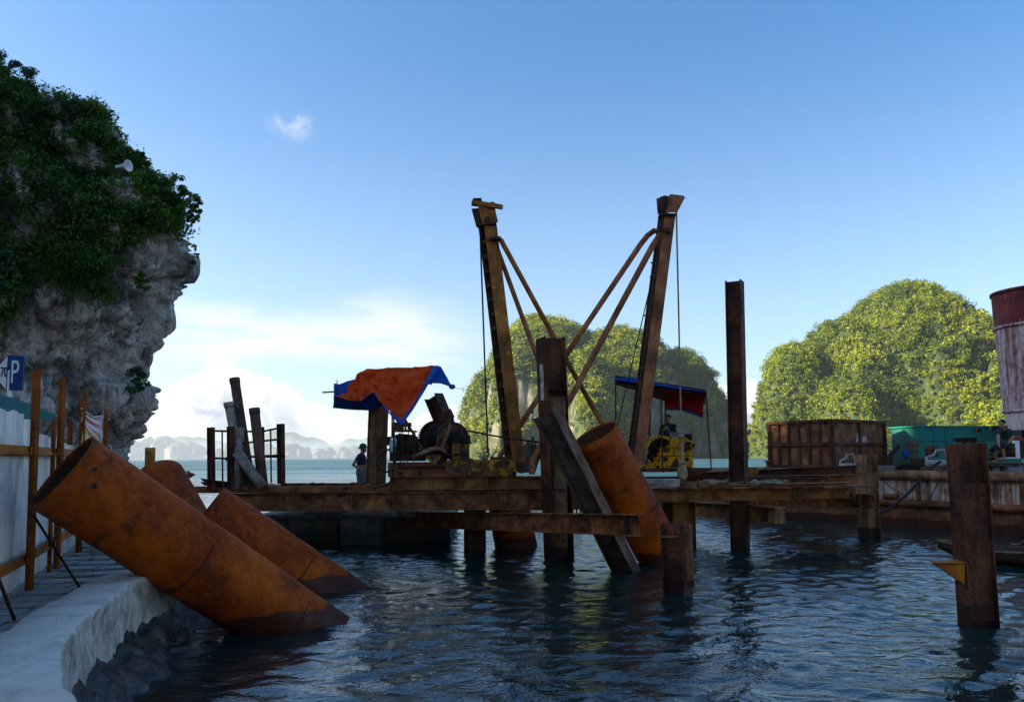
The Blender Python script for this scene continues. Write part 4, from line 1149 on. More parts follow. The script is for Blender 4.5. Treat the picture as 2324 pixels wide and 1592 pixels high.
MB().add([br_[0] + Vector((-.02, -.02, .012)), br_[1] + Vector((0, -.02, .012)), br_[1] + o_ * 1.3 + Vector((0, 0, .012)), br_[0] + o_ * 1.3 + Vector((0, 0, .012)),
          br_[0] + Vector((-.02, -.02, .03)), br_[1] + Vector((0, -.02, .03)), br_[1] + o_ * 1.3 + Vector((0, 0, .03)), br_[0] + o_ * 1.3 + Vector((0, 0, .03))],
         [(3, 2, 1, 0), (4, 5, 6, 7), (0, 1, 5, 4), (1, 2, 6, 5), (2, 3, 7, 6), (3, 0, 4, 7)]).build('bracket_top', M_RAIL, bk)
th, bb, tp, up = hpile('stout grey-flecked pile beside the end of the pier beams near the barge', 1974, 1218, 24.3, 1966, 1031, .44, .46, R(20), M_PILEL, False)
# black beam leaning against the centre pile
a, b = P(1243, 937, 17.55), P(1417, 1290, 17.6)
lb_ = thing('leaning_beam', b, 'black tarred steel beam leaning across the centre pile into the water', 'beam')
up = Vector((.86, -.50, .40)); dd = (b - a).normalized()
MB().hbeam(a, b + dd * .8, .42, .44, .025, up=up).build('h_section', rust('tarred_steel', (.12, .075, .055), (.055, .034, .026), (.02, .013, .011), 2.2, streak=.2, pit=.6), lb_, .004)
x, y, d = frame(b - a, up); 
m_gw = rust('weathered_grey', (.31, .19, .115), (.17, .085, .045), (.07, .03, .016), 2.4, streak=.3, pit=.7)
MB().bar(a + y * .228 - dd * .06, b + y * .228 + dd * .6, .44, .014, up=up).build('flange_scale', m_gw, lb_)
MB().bar(a - x * .0 - y * .22 - dd * .02, a - y * .22 + dd * .3, .62, .03, up=up).build('torn_end_plate', M_PILE, lb_)
mb = MB(); mb.add([a + y * .2 - x * .22, a - y * .24 - x * .30, a - y * .24 - x * .30 + dd * .42, a + y * .18 - x * .22 + dd * .2], [(0, 1, 2, 3)]); mb.add([p + x * .02 for p in mb.v[:4]], [(3, 2, 1, 0)]); mb.build('bent_lip', M_PILE, lb_)

# ================================================================== PIER
pier = thing('work_pier', Vector((0, 21.5, 0)), 'rusty steel work pier of heavy girders on piles carrying the two winches', 'pier')
def girder(a, b, h, w=.30, mat=None, name='girder', t=.022, label=None):
    o = MB().hbeam(a, b, w, h, t).build(name, mat or M_GIRD, pier, .004)
    if label: o['label'] = label
    return o
def gv(u1, v1, Y1, u2, v2, Y2, dz):     # centre line from the top edge seen in the picture
    a, b = P(u1, v1, Y1), P(u2, v2, Y2); a.z -= dz / 2; b.z -= dz / 2
    return a, b
a, b = gv(520, 1119, 20.75, 1480, 1113, 20.75, .46); girder(a, b, .46, .30)
a, b = gv(445, 1103, 20.70, 1240, 1100, 20.70, .17); MB().channel(a, b, .28, .17, .02).build('edge_channel', M_GIRD, pier, .003)
a, b = gv(640, 1096, 21.3, 935, 1095, 21.3, .12); MB().channel(a, b, .2, .12, .02).build('edge_channel', M_PILE, pier, .003)
# front girder with a torn, pointed left end
a, b = gv(800, 1116, 20.25, 1330, 1112, 20.25, .47); g = girder(a, b, .47, .26, M_GIRD)
e = [P(801, 1116, 20.15), P(764, 1133, 20.1), P(784, 1158, 20.1), P(801, 1159, 20.15)]
mb = MB(); mb.add(e + [p + Vector((0, .2, 0)) for p in e], [(0, 1, 2, 3), (7, 6, 5, 4), (0, 4, 5, 1), (1, 5, 6, 2), (2, 6, 7, 3), (3, 7, 4, 0)]); mb.build('torn_end', M_GIRD, g)
tr_ = [P(838, 1158, 20.1), P(872, 1158, 20.1), P(850, 1168, 20.1)]
mb = MB(); mb.add(tr_ + [p + Vector((0, .02, 0)) for p in tr_], [(0, 1, 2), (5, 4, 3), (0, 3, 4, 1), (1, 4, 5, 2), (2, 5, 3, 0)]); mb.build('torn_scrap', M_PILE, g)
# tan girder under the left winch
a, b = gv(886, 1082, 20.35, 1400, 1078, 20.35, .33); girder(a, b, .33, .34, M_TAN)
MB().box(P(888, 1096, 20.2), (.025, .3, .34)).build('end_plate', M_GIRD, pier); MB().box(P(1010, 1103, 20.16), (.12, .04, .16), Matrix.Rotation(.25, 3, 'Y')).build('bent_stiffener', M_TAN, pier)
# low cross girder coming towards the camera
a, b = P(905, 1160, 24.0), P(1450, 1166, 16.4); a.z -= .22; b.z -= .22
o = girder(a, b, .44, .30, M_GIRD, label='low cross girder jutting towards the camera')
dd = (b - a).normalized()
MB().bar(b - dd * .30, b - dd * .26, .28, .40).build('stiffener', M_DARKB, o)
# right hand girders
a, b = gv(1400, 1104, 21.6, 1925, 1093, 21.6, .43); girder(a, b, .43, .32, M_TAN)
a, b = gv(1400, 1082, 23.0, 1945, 1076, 23.0, .26); girder(a, b, .26, .3, M_GIRD)
a, b = P(1570, 1138, 25.5), P(1770, 1151, 20.6); a.z -= .2; b.z -= .2; o = girder(a, b, .42, .34, M_TAN); dd = (b - a).normalized()
MB().bar(b - dd * .6, b - dd * .56, .3, .38).build('stiffener', M_DARKB, o); MB().bar(b - dd * .05, b - dd * .01, .3, .38).build('stiffener', M_PILEL, o)
a, b = P(1715, 1119, 27.0), P(1986, 1121, 22.8); a.z -= .2; b.z -= .2; o = girder(a, b, .42, .32, M_GIRD); dd = (b - a).normalized()
MB().bar(b - dd * .45, b - dd * .42, .28, .38).build('stiffener', M_GIRD, o)
a, b = gv(1560, 1074, 26.5, 1950, 1056, 24.6, .3); girder(a, b, .34, .3, M_PILE)
MB().box(P(1708, 1080, 22.9), (.36, .05, .52)).build('hanger_plate', M_GIRD, pier)
MB().box(P(1933, 1113, 23.4), (.1, .35, .5)).build('end_bracket', M_YEL, pier)
# piles under it
for u, v, Y, ut, vt, w, m_, ph in ((1554, 1237, 22.2, 1552, 1138, .62, M_TAN, 12), (1520, 1240, 22.6, 1518, 1138, .45, M_PILEL, 0), (1078, 1262, 21.6, 1078, 1150, .5, M_PILE, 10), (1262, 1230, 23.0, 1262, 1150, .5, M_PILE, 15)):
    b, tp = P(u, v, Y), P(ut, vt, Y); b.z -= 1
    MB().hbeam(b, tp, w, w, .022, up=(math.cos(R(ph)), -math.sin(R(ph)), 0)).build('pile', m_, pier, .004)
gu = [P(1205, 1165, 21.0), P(1262, 1165, 21.0), P(1262, 1212, 21.0)]
mb = MB(); mb.add(gu + [p + Vector((0, .03, 0)) for p in gu], [(0, 1, 2), (5, 4, 3), (0, 3, 4, 1), (1, 4, 5, 2), (2, 5, 3, 0)]); mb.build('gusset', M_PILE, pier)
for k in range(7):
    u = 1028 + 3.1 * k + random.uniform(-1, 1) if k < 4 else 1300 + 9 * (k - 4)
    q0 = PZ(u, 1190 + random.uniform(-4, 4), 0); MB().tube([(q0.x, q0.y, -.6), (q0.x, q0.y, 1.5)], .035, 6).build('far_pole', M_DARKB, pier)
# concrete pier blocks below
for k, (u0, u1, v0, v1, Y, dp) in enumerate(((772, 862, 1166, 1236, 23.4, 1.6), (862, 1022, 1172, 1232, 24.6, 1.8), (600, 772, 1172, 1238, 24.4, 1.4))):
    a, b = P(u0, v1, Y), P(u1, v0, Y)
    MB().box(((a.x + b.x) / 2, Y + dp / 2, (b.z - .8) / 2), (b.x - a.x, dp, b.z + .8)).build('concrete_block', M_CONCD, pier, .03)
a, b = P(690, 1160, 23.0), P(770, 1176, 23.0); MB().box(((a.x + b.x) / 2, 23.6, (a.z + b.z) / 2), (b.x - a.x, 1.2, a.z - b.z)).build('concrete_slab', M_CONCD, pier, .02)
a, b = P(600, 1160, 24.0), P(1030, 1160, 24.0); MB().box(((a.x + b.x) / 2, 24.2, a.z - .1), (b.x - a.x, 2.0, .12)).build('concrete_slab', M_CONCD, pier, .02)
# deck planks
zdk = P(700, 1099, 21.6).z
xs0 = P(470, 1100, 21.6).x
xx = xs0
while xx < P(1930, 1095, 22.5).x:
    w = random.uniform(.22, .34)
    zz = zdk - .05 + (0 if xx < 3.8 else -.09) + random.uniform(-.012, .012)
    y0, y1 = (21.1 if xx > -6.5 else 20.9) + random.uniform(-.08, .1), (23.2 if xx < 3.2 else 24.0) + random.uniform(-.1, .1)
    if not (-0.95 < xx < 1.0): MB().box((xx + w / 2, (y0 + y1) / 2, zz), (w - .02, y1 - y0, .05), Matrix.Rotation(random.uniform(-.01, .01), 3, 'Z')).build('deck_plank', random.choice((M_PILE, M_GIRD, M_PILEL)), pier)
    xx += w
# lower staging behind, where the man stands
a, b = P(640, 1130, 24.2), P(1000, 1130, 24.2)
zst = P(822, 1139, 24.0).z
for k in range(6):
    MB().box(((a.x + b.x) / 2, 23.5 + k * .24, zst - .03), (b.x - a.x, .22, .05)).build('staging_plank', M_PILEL, pier)
# muddy debris on the deck
mb = MB()
for k in range(26):
    u = random.uniform(1610, 1780); p = P(u, random.uniform(1086, 1096), random.uniform(21.4, 22.4)); p.z = P(1700, 1096, 21.6).z + random.uniform(-.04, .05)
    mb.blob(p, (random.uniform(.08, .3), random.uniform(.08, .25), random.uniform(.03, .11)), 7, 5)
for p in mb.v: p += Vector((random.uniform(-1, 1), random.uniform(-1, 1), random.uniform(-1, 1))) * .018
db = mb.build('mud_debris', concrete('dried_mud', (.26, .20, .12), (.10, .07, .04), 4.0), pier); db['kind'] = 'stuff'
for k in range(9):
    a, b = P(random.uniform(1575, 1700), random.uniform(1080, 1088), 22.6), P(random.uniform(1700, 1900), random.uniform(1078, 1086), 23.0)
    MB().bar(a, b, .1, .05).build('loose_bar', random.choice((M_PILE, M_DARKB)), pier)

mb = MB()
for k in range(70):
    p = P(random.uniform(655, 885), 1096, random.uniform(21.15, 21.6)); p.z = zdk + random.uniform(-.02, .03); r_ = random.uniform(.02, .07)
    mb.blob(p, (r_ * 1.6, r_, r_ * .7), 6, 4)
for p in mb.v: p += Vector((random.uniform(-1, 1), random.uniform(-1, 1), random.uniform(-1, 1))) * .012
db = mb.build('rust_debris', M_GIRD, pier); db['kind'] = 'stuff'
# bolts and stiffeners that break up the long girders
for u_, v0, v1, Y_, m_ in ((640, 1122, 1156, 20.58, M_GIRD), (905, 1119, 1155, 20.10, M_GIRD), (1010, 1118, 1155, 20.10, M_GIRD), (1120, 1117, 1154, 20.10, M_GIRD), (1200, 1117, 1154, 20.10, M_PILE), (1105, 1085, 1109, 20.17, M_TAN), (1800, 1100, 1131, 21.43, M_TAN), (1560, 1105, 1137, 21.43, M_TAN)):
    a, b = P(u_, v1, Y_), P(u_ + random.uniform(-2, 2), v0, Y_); MB().bar(a, b, .02, .10, up=(0, 1, 0)).build('stiffener', m_, pier)
for k in range(26):
    u_ = 560 + k * 26 + random.uniform(-6, 6); 
    if u_ < 1225: MB().disc(P(u_, 1123 if u_ < 780 else 1120, 20.58 if u_ < 780 else 20.11), (0, 1, 0), .022, .04, 8).build('bolt', M_DARKB, pier)

# ================================================================== DRIVING MASTS
def box_mast(name, label, base, top, s, m_face, m_dark, n1, n2, battens, head):
    base, top = Vector(base), Vector(top); d = (top - base).normalized()
    t = thing(name, base, label, 'mast', 'slanted mast columns of the rigs')
    n1 = Vector(n1); n1 = (n1 - d * n1.dot(d)).normalized(); n2 = n1.cross(d) if (n1.cross(d)).dot(Vector(n2)) > 0 else d.cross(n1)
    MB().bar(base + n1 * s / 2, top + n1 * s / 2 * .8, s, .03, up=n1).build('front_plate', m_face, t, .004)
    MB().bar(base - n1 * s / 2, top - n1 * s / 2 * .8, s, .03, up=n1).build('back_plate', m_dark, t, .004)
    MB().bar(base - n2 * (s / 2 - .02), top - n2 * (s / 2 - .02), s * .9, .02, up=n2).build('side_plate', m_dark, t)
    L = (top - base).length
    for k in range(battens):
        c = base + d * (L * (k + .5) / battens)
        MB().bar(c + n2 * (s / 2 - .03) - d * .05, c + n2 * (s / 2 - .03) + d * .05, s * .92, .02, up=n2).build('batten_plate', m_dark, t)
    return t, d, n1, n2
t1, d1, n1, n2 = box_mast('rig_mast', 'left slanted yellow-brown mast with ladder-like open side', P(1170, 1050, 20.9), P(1105, 500, 20.3), .37, M_MAST, M_MASTD, (.50, -.86, .1), (-.86, -.5, 0), 17, None)
tp = P(1105, 500, 20.3)
for s_ in (-1, 1):
    q_ = [P(1088, 512, 20.3), P(1122, 508, 20.3), P(1113, 468, 20.25), P(1077, 470, 20.25)]
    q_ = [p + n1 * (.17 * s_) for p in q_]
    MB().add(q_ + [p + n1 * .025 for p in q_], [(0, 1, 2, 3), (7, 6, 5, 4), (0, 4, 5, 1), (1, 5, 6, 2), (2, 6, 7, 3), (3, 7, 4, 0)]).build('cheek_plate', M_MAST if s_ > 0 else M_MASTD, t1)
MB().bar(P(1083, 513, 20.25), P(1125, 510, 20.25), .5, .03, up=d1).build('collar_plate', M_MASTD, t1)
MB().bar(P(1072, 459, 20.2), P(1140, 470, 20.0), .12, .11).build('top_beam', M_MAST, t1, .004)
MB().bar(P(1071, 462, 20.5), P(1120, 468, 20.5), .10, .10).build('top_beam', M_MASTD, t1, .004)
MB().box(P(1084, 456, 20.3), (.22, .4, .03)).build('cap_plate', M_MASTD, t1)
MB().disc(P(1117, 467, 20.1), (0, 1, 0), .10, .06, 18).build('sheave', M_MASTD, t1); MB().disc(P(1106, 497, 20.05), (0, 1, 0), .07, .06, 16).build('pin', M_MASTD, t1)
lg = P(1137, 545, 20.1)
MB().bar(P(1112, 543, 20.15), P(1137, 541, 20.1), .2, .07).build('lug', M_MASTD, t1)
t2, e1, n1b, n2b = box_mast('rig_mast', 'right slanted reddish-brown mast with step rungs along its left edge', P(1441, 1050, 20.9), P(1514, 486, 20.3), .33, M_MASTR, M_MASTD, (.42, -.9, .1), (-.9, -.42, 0), 2, None)
MB().bar(P(1433, 1045, 20.75) , P(1502, 500, 20.15), .10, .06, up=n1b).build('edge_flat', M_MASTD, t2)
for k in range(15):
    s_ = k / 14; u, v = 1496 + (1444 - 1496) * s_, 568 + (985 - 568) * s_
    p = P(u, v, 20.2); mb = MB()
    L_ = -.16 if k % 3 else -.13
    mb.tube([p, p + Vector((L_ * .7, 0, .045)), p + Vector((L_, 0, -.01)), p + Vector((L_ * .3, 0, -.05))] if k % 2 == 0 else [p, p + Vector((L_ * 1.1, 0, .02))], .02, 6)
    mb.build('step_rung', M_MASTD, t2)
for s_, mt in ((1, M_MASTR), (-1, M_MASTD)):
    c0 = [P(1504, 484, 20.2), P(1528, 484, 20.2), P(1546, 450, 20.2), P(1541, 446, 20.2), P(1513, 443, 20.2), P(1510, 447, 20.2)] if s_ > 0 else [P(1500, 484, 20.2), P(1522, 484, 20.2), P(1526, 446, 20.2), P(1497, 448, 20.2)]
    q_ = [p + n1b * (.15 * s_) for p in c0]; n_ = len(q_)
    MB().add(q_ + [p + n1b * .025 for p in q_], [tuple(range(n_)), tuple(range(2 * n_ - 1, n_ - 1, -1))] + [(k, n_ + k, n_ + (k + 1) % n_, (k + 1) % n_) for k in range(n_)]).build('cheek_plate', mt, t2)
MB().disc(P(1508, 462, 20.2), n1b, .20, .10, 24).build('sheave', M_MASTD, t2)
MB().bar(P(1496, 489, 20.2), P(1532, 489, 20.2), .4, .04, up=e1).build('collar_plate', M_MASTD, t2)
MB().bar(P(1494, 525, 20.2), P(1522, 523, 20.1), .28, .09).build('lug', M_MASTD, t2)
# raking struts
G_S = 'tubular raking struts of the rigs'
def strut(label, pts, r, mat):
    tag(MB().tube([P(*p) for p in pts], r, 12).build('raking_strut', mat), label, 'strut', G_S)
strut('upper strut from the left mast head passing behind the centre pile', [(1136, 543, 20.2), (1250, 752, 20.9), (1372, 972, 21.2)], .068, M_MAST)
strut('lower strut starting under the left mast collar and ending behind the centre pile', [(1129, 566, 20.5), (1214, 797, 21.1), (1310, 1056, 21.4)], .065, M_MASTR)
strut('bent upper strut from the right mast head running down to the left mast foot', [(1494, 527, 20.3), (1485, 523, 20.3), (1470, 534, 20.3), (1454, 554, 20.35), (1284, 806, 21.0), (1134, 1036, 21.3)], .072, M_MASTR)
strut('lower strut from the right mast head crossing in front of the green hill', [(1512, 522, 20.1), (1500, 530, 20.15), (1482, 556, 20.2), (1293, 907, 20.7), (1222, 1020, 20.9), (1209, 1040, 20.9), (1207, 1076, 20.9)], .080, M_MASTR)
pl = [P(1186, 1072, 21.0), P(1215, 1072, 21.0), P(1232, 1020, 21.0), P(1198, 1000, 21.0), P(1188, 1012, 21.0)]
mb = MB(); n_ = len(pl); mb.add(pl + [p + Vector((0, .03, 0)) for p in pl], [tuple(range(n_)), tuple(range(2*n_-1, n_-1, -1))] + [(k, n_+k, n_+(k+1) % n_, (k+1) % n_) for k in range(n_)]); g_ = thing('foot_plate', pl[0], 'pale grey-brown plate standing at the foot of the left mast', 'plate'); mb.build('plate', rust('dusty_plate', (.36, .29, .23), (.27, .2, .15), (.12, .08, .06), 1.0, tide=False, pit=.2), g_)
MB().bar(P(1205, 1045, 20.95), P(1207, 990, 20.95), .035, .05).build('lug', M_MASTD, g_); MB().bar(P(1209, 990, 20.95), P(1226, 1042, 20.95), .03, .04).build('lug', M_MASTD, g_)
MB().box(P(1180, 1050, 21.1), (.30, .04, .5), Matrix.Rotation(.3, 3, 'Y')).build('side_plate', M_PILEL, g_); MB().ring(P(1182, 1046, 20.9), (0, 1, 0), .1, .07, .03, 20).build('ring', M_PILEL, g_)
# cables
G_W = 'wire ropes of the rigs'
def cable(label, pts, r, mat=None, name='wire_rope', cat='cable', grp=G_W):
    return tag(MB().tube(pts, r, 7).build(name, mat or M_CABLE), label, cat, grp)
cable('black wire rope hanging straight down left of the left mast', [P(1089, 500, 20.25), P(1093, 620, 20.25), P(1108, 1038, 20.6)], .022)
cable('wire rope running from the right mast head diagonally down behind the blue tarp', [P(1503, 460, 20.2), P(1497, 560, 20.3), P(1400, 970, 21.5)], .016)
cable('taut wire rope from the left winch drum to the centre pile', sag(P(1062, 977, 20.6), P(1240, 1004, 20.2), .03), .024)
cable('wire rope wound over the sheave down the face of the right mast head', [P(1514, 448, 20.0), P(1506, 470, 20.0), P(1499, 520, 20.0)], .016)
# hoist rope with knots
hr = thing('hoist_rope', P(1548, 1090, 20.6), 'frayed tan hoist rope with heavy knots hanging from the right mast', 'rope', G_W)
M_ROPE = paintm('hemp_rope', (.33, .24, .12), .9, .5, 14.0, (.10, .06, .03), .02)
MB().tube([P(1535, 482, 20.2), P(1540, 700, 20.3), P(1546, 985, 20.5)], .022, 8).build('upper_line', M_ROPE, hr)
MB().tube([P(1546, 985, 20.5), P(1548, 1050, 20.5)], .05, 10).build('doubled_line', M_ROPE, hr)
MB().tube([P(1540, 990, 20.45), P(1552, 989, 20.45)], .06, 10).build('knot', M_ROPE, hr); MB().tube([P(1540, 1050, 20.45), P(1556, 1049, 20.45)], .055, 10).build('knot', M_ROPE, hr)
MB().lathe([(.02, 0), (.11, .02), (.14, .12), (.12, .24), (.07, .40), (.05, .52)], P(1549, 1086, 20.5), (0, 0, 1), 14).build('bound_end', M_ROPE, hr)
MB().blob(P(1550, 1083, 20.38), (.09, .09, .09), 12, 8).build('knot_ball', M_ROPE, hr)
# hanging bulb with its wire
bl_ = thing('light_bulb', P(1209, 952, 20.4), 'small glass light bulb hanging beside the centre pile', 'bulb')
MB().lathe([(0, -.085), (.035, -.075), (.05, -.04), (.045, 0), (.025, .05), (.02, .07)], P(1209, 944, 20.4), (0, 0, 1), 14).build('glass', paintm('bulb_glass', (.62, .66, .68), .1, 0), bl_)
MB().lathe([(.022, .065), (.024, .13), (.008, .14)], P(1209, 944, 20.4), (0, 0, 1), 10).build('socket', M_BLACK, bl_)
MB().tube([P(1209, 935, 20.4), P(1207, 925, 20.4), P(1195, 950, 20.5), P(1172, 976, 20.8)], .008, 5).build('wire', paintm('orange_wire', (.45, .14, .02), .6), bl_)

# ================================================================== LEFT WINCH
WY = 20.6
wn = thing('drum_winch', P(1025, 1080, WY), 'greasy black drum winch with toothed gear wheel and red motor bed, on the left', 'winch')
def wbox(u0, v0, u1, v1, Y, dp, mat, name, par, bev=.006):
    a, b = P(u0, v1, Y), P(u1, v0, Y)
    return MB().box(((a.x + b.x) / 2, Y + dp / 2, (a.z + b.z) / 2), (b.x - a.x, dp, b.z - a.z)).build(name, mat, par, bev)
bed = wbox(880, 1048, 1012, 1082, 20.15, 1.5, M_REDR, 'motor_bed', wn)
wbox(1012, 1042, 1172, 1081, 20.1, 1.5, M_YEL, 'drum_bed', wn)
wbox(905, 1056, 1008, 1060, 19.98, .25, M_DARKB, 'foot_board', wn)
for u in (911, 956, 1077): 
    MB().disc(P(u - 3, 1074 if u < 1000 else 1076, 20.12), (0, 1, 0), .055, .03, 16).build('lifting_hole_disc', M_BLACK, wn)  # black discs on the bed face carry the holes' inner shade
for u, v in ((1152, 1050), (1167, 1074), (1130, 1068)):
    MB().disc(P(u, v, 20.09), (0, 1, 0), .05, .02, 16).build('lifting_hole_disc', M_BLACK, wn)  # same black discs in place of open holes
wbox(1125, 1062, 1140, 1078, 20.05, .06, M_YEL, 'base_cleat', wn); wbox(1060, 1040, 1072, 1043, 20.2, .3, M_DARKB, 'deck_lug', wn); wbox(1112, 1036, 1150, 1042, 20.3, .6, M_DARKB, 'deck_angle', wn)
MB().ring(P(1102, 1037, 20.4), (0, 1, 0), .07, .045, .03, 18).build('shackle', M_BLACK, wn)
# drum and gear: axis turned towards the camera's right
gc, fc = P(990, 1001, 21.3), P(1038, 997, 20.25)
ax = (fc - gc).normalized(); gx_, gy_, gd = frame(ax)
NT_ = 56; gp = []
for k in range(NT_):
    for dlt, rr in ((-.30, .50), (-.16, .56), (.16, .56), (.30, .50)):
        q_ = 2 * math.pi * (k + dlt) / NT_; gp.append((rr * math.cos(q_), rr * math.sin(q_)))
o = MB().prism(gp, gc - ax * .02, gc + ax * .13).build('gear_wheel', M_BLACK, wn)
MB().disc(gc + ax * .20, ax, .50, .10, 40).build('drum_flange', M_DARKB, wn)
MB().disc(gc + ax * .62, ax, .36, .8, 32).build('drum', M_BLACK, wn)
mb = MB()
for k in range(14): 
    c = gc + ax * (.28 + .04 * k); mb.tube([c + (gx_ * math.cos(2*math.pi*j/30) + gy_ * math.sin(2*math.pi*j/30)) * .375 for j in range(31)], .018, 5, caps=False)
mb.build('rope_turns', M_CABLE, wn)
MB().ring(gc + ax * .95, ax, .46, .40, .16, 40).build('brake_rim', M_DARKB, wn)
o = MB().ring(gc + ax * 1.0, ax, .42, .22, .06, 40).build('drum_face', rust('drum_face_rust', (.22, .10, .05), (.12, .05, .03), (.05, .025, .018), 2, tide=False), wn)
for k in range(6):
    q_ = k * math.pi / 3; c = gc + ax * 1.02; MB().bar(c + (gx_*math.cos(q_)+gy_*math.sin(q_))*.12, c + (gx_*math.cos(q_)+gy_*math.sin(q_))*.36, .07, .05, up=ax).build('spoke', M_BLACK, o)
MB().disc(gc + ax * 1.1, ax, .14, .3, 20).build('hub', M_BLACK, wn); MB().disc(gc + ax * 1.35, ax, .07, .35, 16).build('shaft', M_BLACK, wn)
wbox(1040, 985, 1066, 1006, 20.05, .35, M_BLACK, 'bearing_housing', wn, .03)
wbox(1026, 1004, 1046, 1042, 20.1, .28, M_YEL, 'pedestal', wn); wbox(1047, 1004, 1064, 1042, 20.15, .3, M_YEL, 'pedestal', wn); wbox(1022, 1002, 1068, 1005, 20.05, .4, M_DARKB, 'pedestal_cap', wn)
# motor
mc0, mc1 = P(893, 1005, 20.9), P(958, 1012, 20.5); max_ = (mc1 - mc0).normalized()
o = MB().lathe([(0, 0), (.18, .01), (.23, .06), (.25, .16), (.25, .55), (.27, .56), (.27, .60), (.24, .66), (.16, .74), (0, .76)], mc0, max_, 28).build('motor', M_DARKB, wn)
mx_, my_, md_ = frame(max_)
for k in range(14):
    q_ = k * 2 * math.pi / 14; n_ = mx_ * math.cos(q_) + my_ * math.sin(q_); MB().bar(mc0 + n_ * .26 + max_ * .16, mc0 + n_ * .26 + max_ * .54, .012, .03, up=n_).build('cooling_fin', M_DARKB, o)
wbox(878, 990, 892, 1010, 20.7, .3, M_DARKB, 'motor_bracket', wn); wbox(884, 1018, 960, 1046, 20.6, .7, M_DARKB, 'motor_cradle', wn)
# levers and pedals
def lever(u1, v1, y1, u2, v2, y2, w, t, mat, name='lever'):
    MB().bar(P(u1, v1, y1), P(u2, v2, y2), w, t, up=(0, 1, 0)).build(name, mat, wn, .003)
lever(1028, 950, 20.0, 1001, 1020, 20.05, .085, .03, M_PILEL); lever(1029, 944, 20.0, 1024, 962, 20.0, .05, .05, M_BLACK, 'lever_grip'); lever(917, 948, 20.2, 964, 1026, 20.1, .06, .03, M_MASTD); lever(996, 985, 20.15, 989, 1016, 20.1, .025, .02, M_YEL)
MB().tube([P(935, 1036, 20.05), P(960, 1027, 20.0), P(978, 1019, 20.0), P(993, 1017, 20.0), P(1004, 1020, 20.0), P(1010, 1025, 20.05)], [.04, .06, .065, .06, .055, .04], 10).build('brake_arm', M_PILEL, wn)
for u1, v1, u2, v2 in ((968, 1033, 984, 1052), (1000, 1032, 985, 1054), (975, 1035, 1002, 1034), (985, 1030, 987, 1056)):
    lever(u1, v1, 20.05, u2, v2, 20.05, .075, .05, M_YEL if u1 < 990 else M_PILEL, 'linkage')
MB().disc(P(988, 1048, 19.98), (0, 1, 0), .05, .06, 14).build('pivot_bolt', M_PILEL, wn); MB().disc(P(1004, 1050, 20.3), (.3, -1, 0), .13, .3, 20).build('small_drum', M_BLACK, wn)
lever(1000, 1034, 20.05, 1060, 1028, 20.0, .03, .03, M_BLACK, 'push_rod'); lever(1030, 1031, 20.0, 1062, 1028, 20.0, .08, .06, M_BLACK, 'push_rod_end')
lever(1020, 1044, 19.95, 1028, 1072, 19.95, .07, .03, M_PILEL, 'hinged_arm'); MB().disc(P(1028, 1070, 19.92), (0, 1, 0), .05, .05, 14).build('pivot_bolt', M_PILEL, wn)
# stand with a hollow block seat, in front of the motor
sd = thing('rod_stand', P(930, 1058, 20.0), 'spindly rod stand with a plank shelf before the left winch motor', 'stand')
for u1, v1, u2, v2, Y in ((913, 978, 916, 1056, 20.0), (942, 978, 939, 1055, 19.9), (927, 980, 924, 1055, 20.25), (908, 978, 909, 1054, 20.25)):
    MB().tube([P(u1, v1, Y), P(u2, v2, Y)], .014, 6).build('leg', M_MASTD, sd)
MB().tube([P(913, 1005, 20.0), P(941, 1005, 19.9)], .012, 6).build('rung', M_MASTD, sd); MB().tube([P(914, 1034, 20.0), P(940, 1034, 19.9)], .012, 6).build('rung', M_MASTD, sd)
o = wbox(890, 976, 943, 979, 19.85, .45, M_PILE, 'shelf', sd, 0)
hb = thing('hollow_block', P(910, 976, 19.95), 'brown hollow clay block resting on the rod stand under the tarp tip', 'block')
wbox(888, 957, 912, 976, 19.95, .28, M_MASTD, 'body', hb)
for k in range(3):
    u0 = 912 + k * 6.3; wbox(u0, 966, u0 + 1.2, 976, 19.95, .28, M_MASTD, 'rib', hb, 0)
wbox(912, 958, 931, 967, 19.95, .28, M_MASTD, 'upper_course', hb); wbox(912, 974.5, 931, 976, 19.95, .28, M_MASTD, 'bed_face', hb, 0)
for k, (u, Y) in enumerate(((887, 20.0), (894, 20.15), (921, 20.1))):
    pass
bt = thing('plastic_bottle', P(889, 1020, 20.1), 'clear bluish plastic bottle hung upside down by the winch motor', 'bottle')
mbm, T, b, pos, o = new_mat('clear_plastic'); b.inputs['Base Color'].default_value = (.55, .68, .76, 1); b.inputs['Roughness'].default_value = .18; b.inputs['Transmission Weight'].default_value = .6
MB().lathe([(0, 0), (.07, .01), (.085, .05), (.085, .22), (.08, .25), (.085, .28), (.085, .33), (.03, .40), (.028, .44), (0, .45)], P(889, 1027, 20.05), (.15, 0, 1), 18).build('shell', mbm, bt)
G_H = 'black hoses at the left winch'
cable('black hose looping out over the sea at the left end of the winch', [P(906, 1012, 20.0), P(880, 1020, 20.0), P(862, 1034, 20.0), P(855, 1052, 20.0), P(862, 1066, 20.0), P(878, 1070, 20.0), P(893, 1064, 19.95)], .024, name='hose', cat='hose', grp=G_H)
cable('black hose running down past the red motor bed onto the deck edge', [P(893, 975, 20.0), P(894, 1020, 19.95), P(893, 1065, 19.95), P(888, 1090, 19.9), P(878, 1100, 19.9), P(850, 1106, 20.2)], .024, name='hose', cat='hose', grp=G_H)
cable('thin black cable slung beneath the front girder', sag(P(905, 1162, 20.3), P(965, 1168, 20.6), .18), .014, name='hose', cat='hose', grp=G_H)
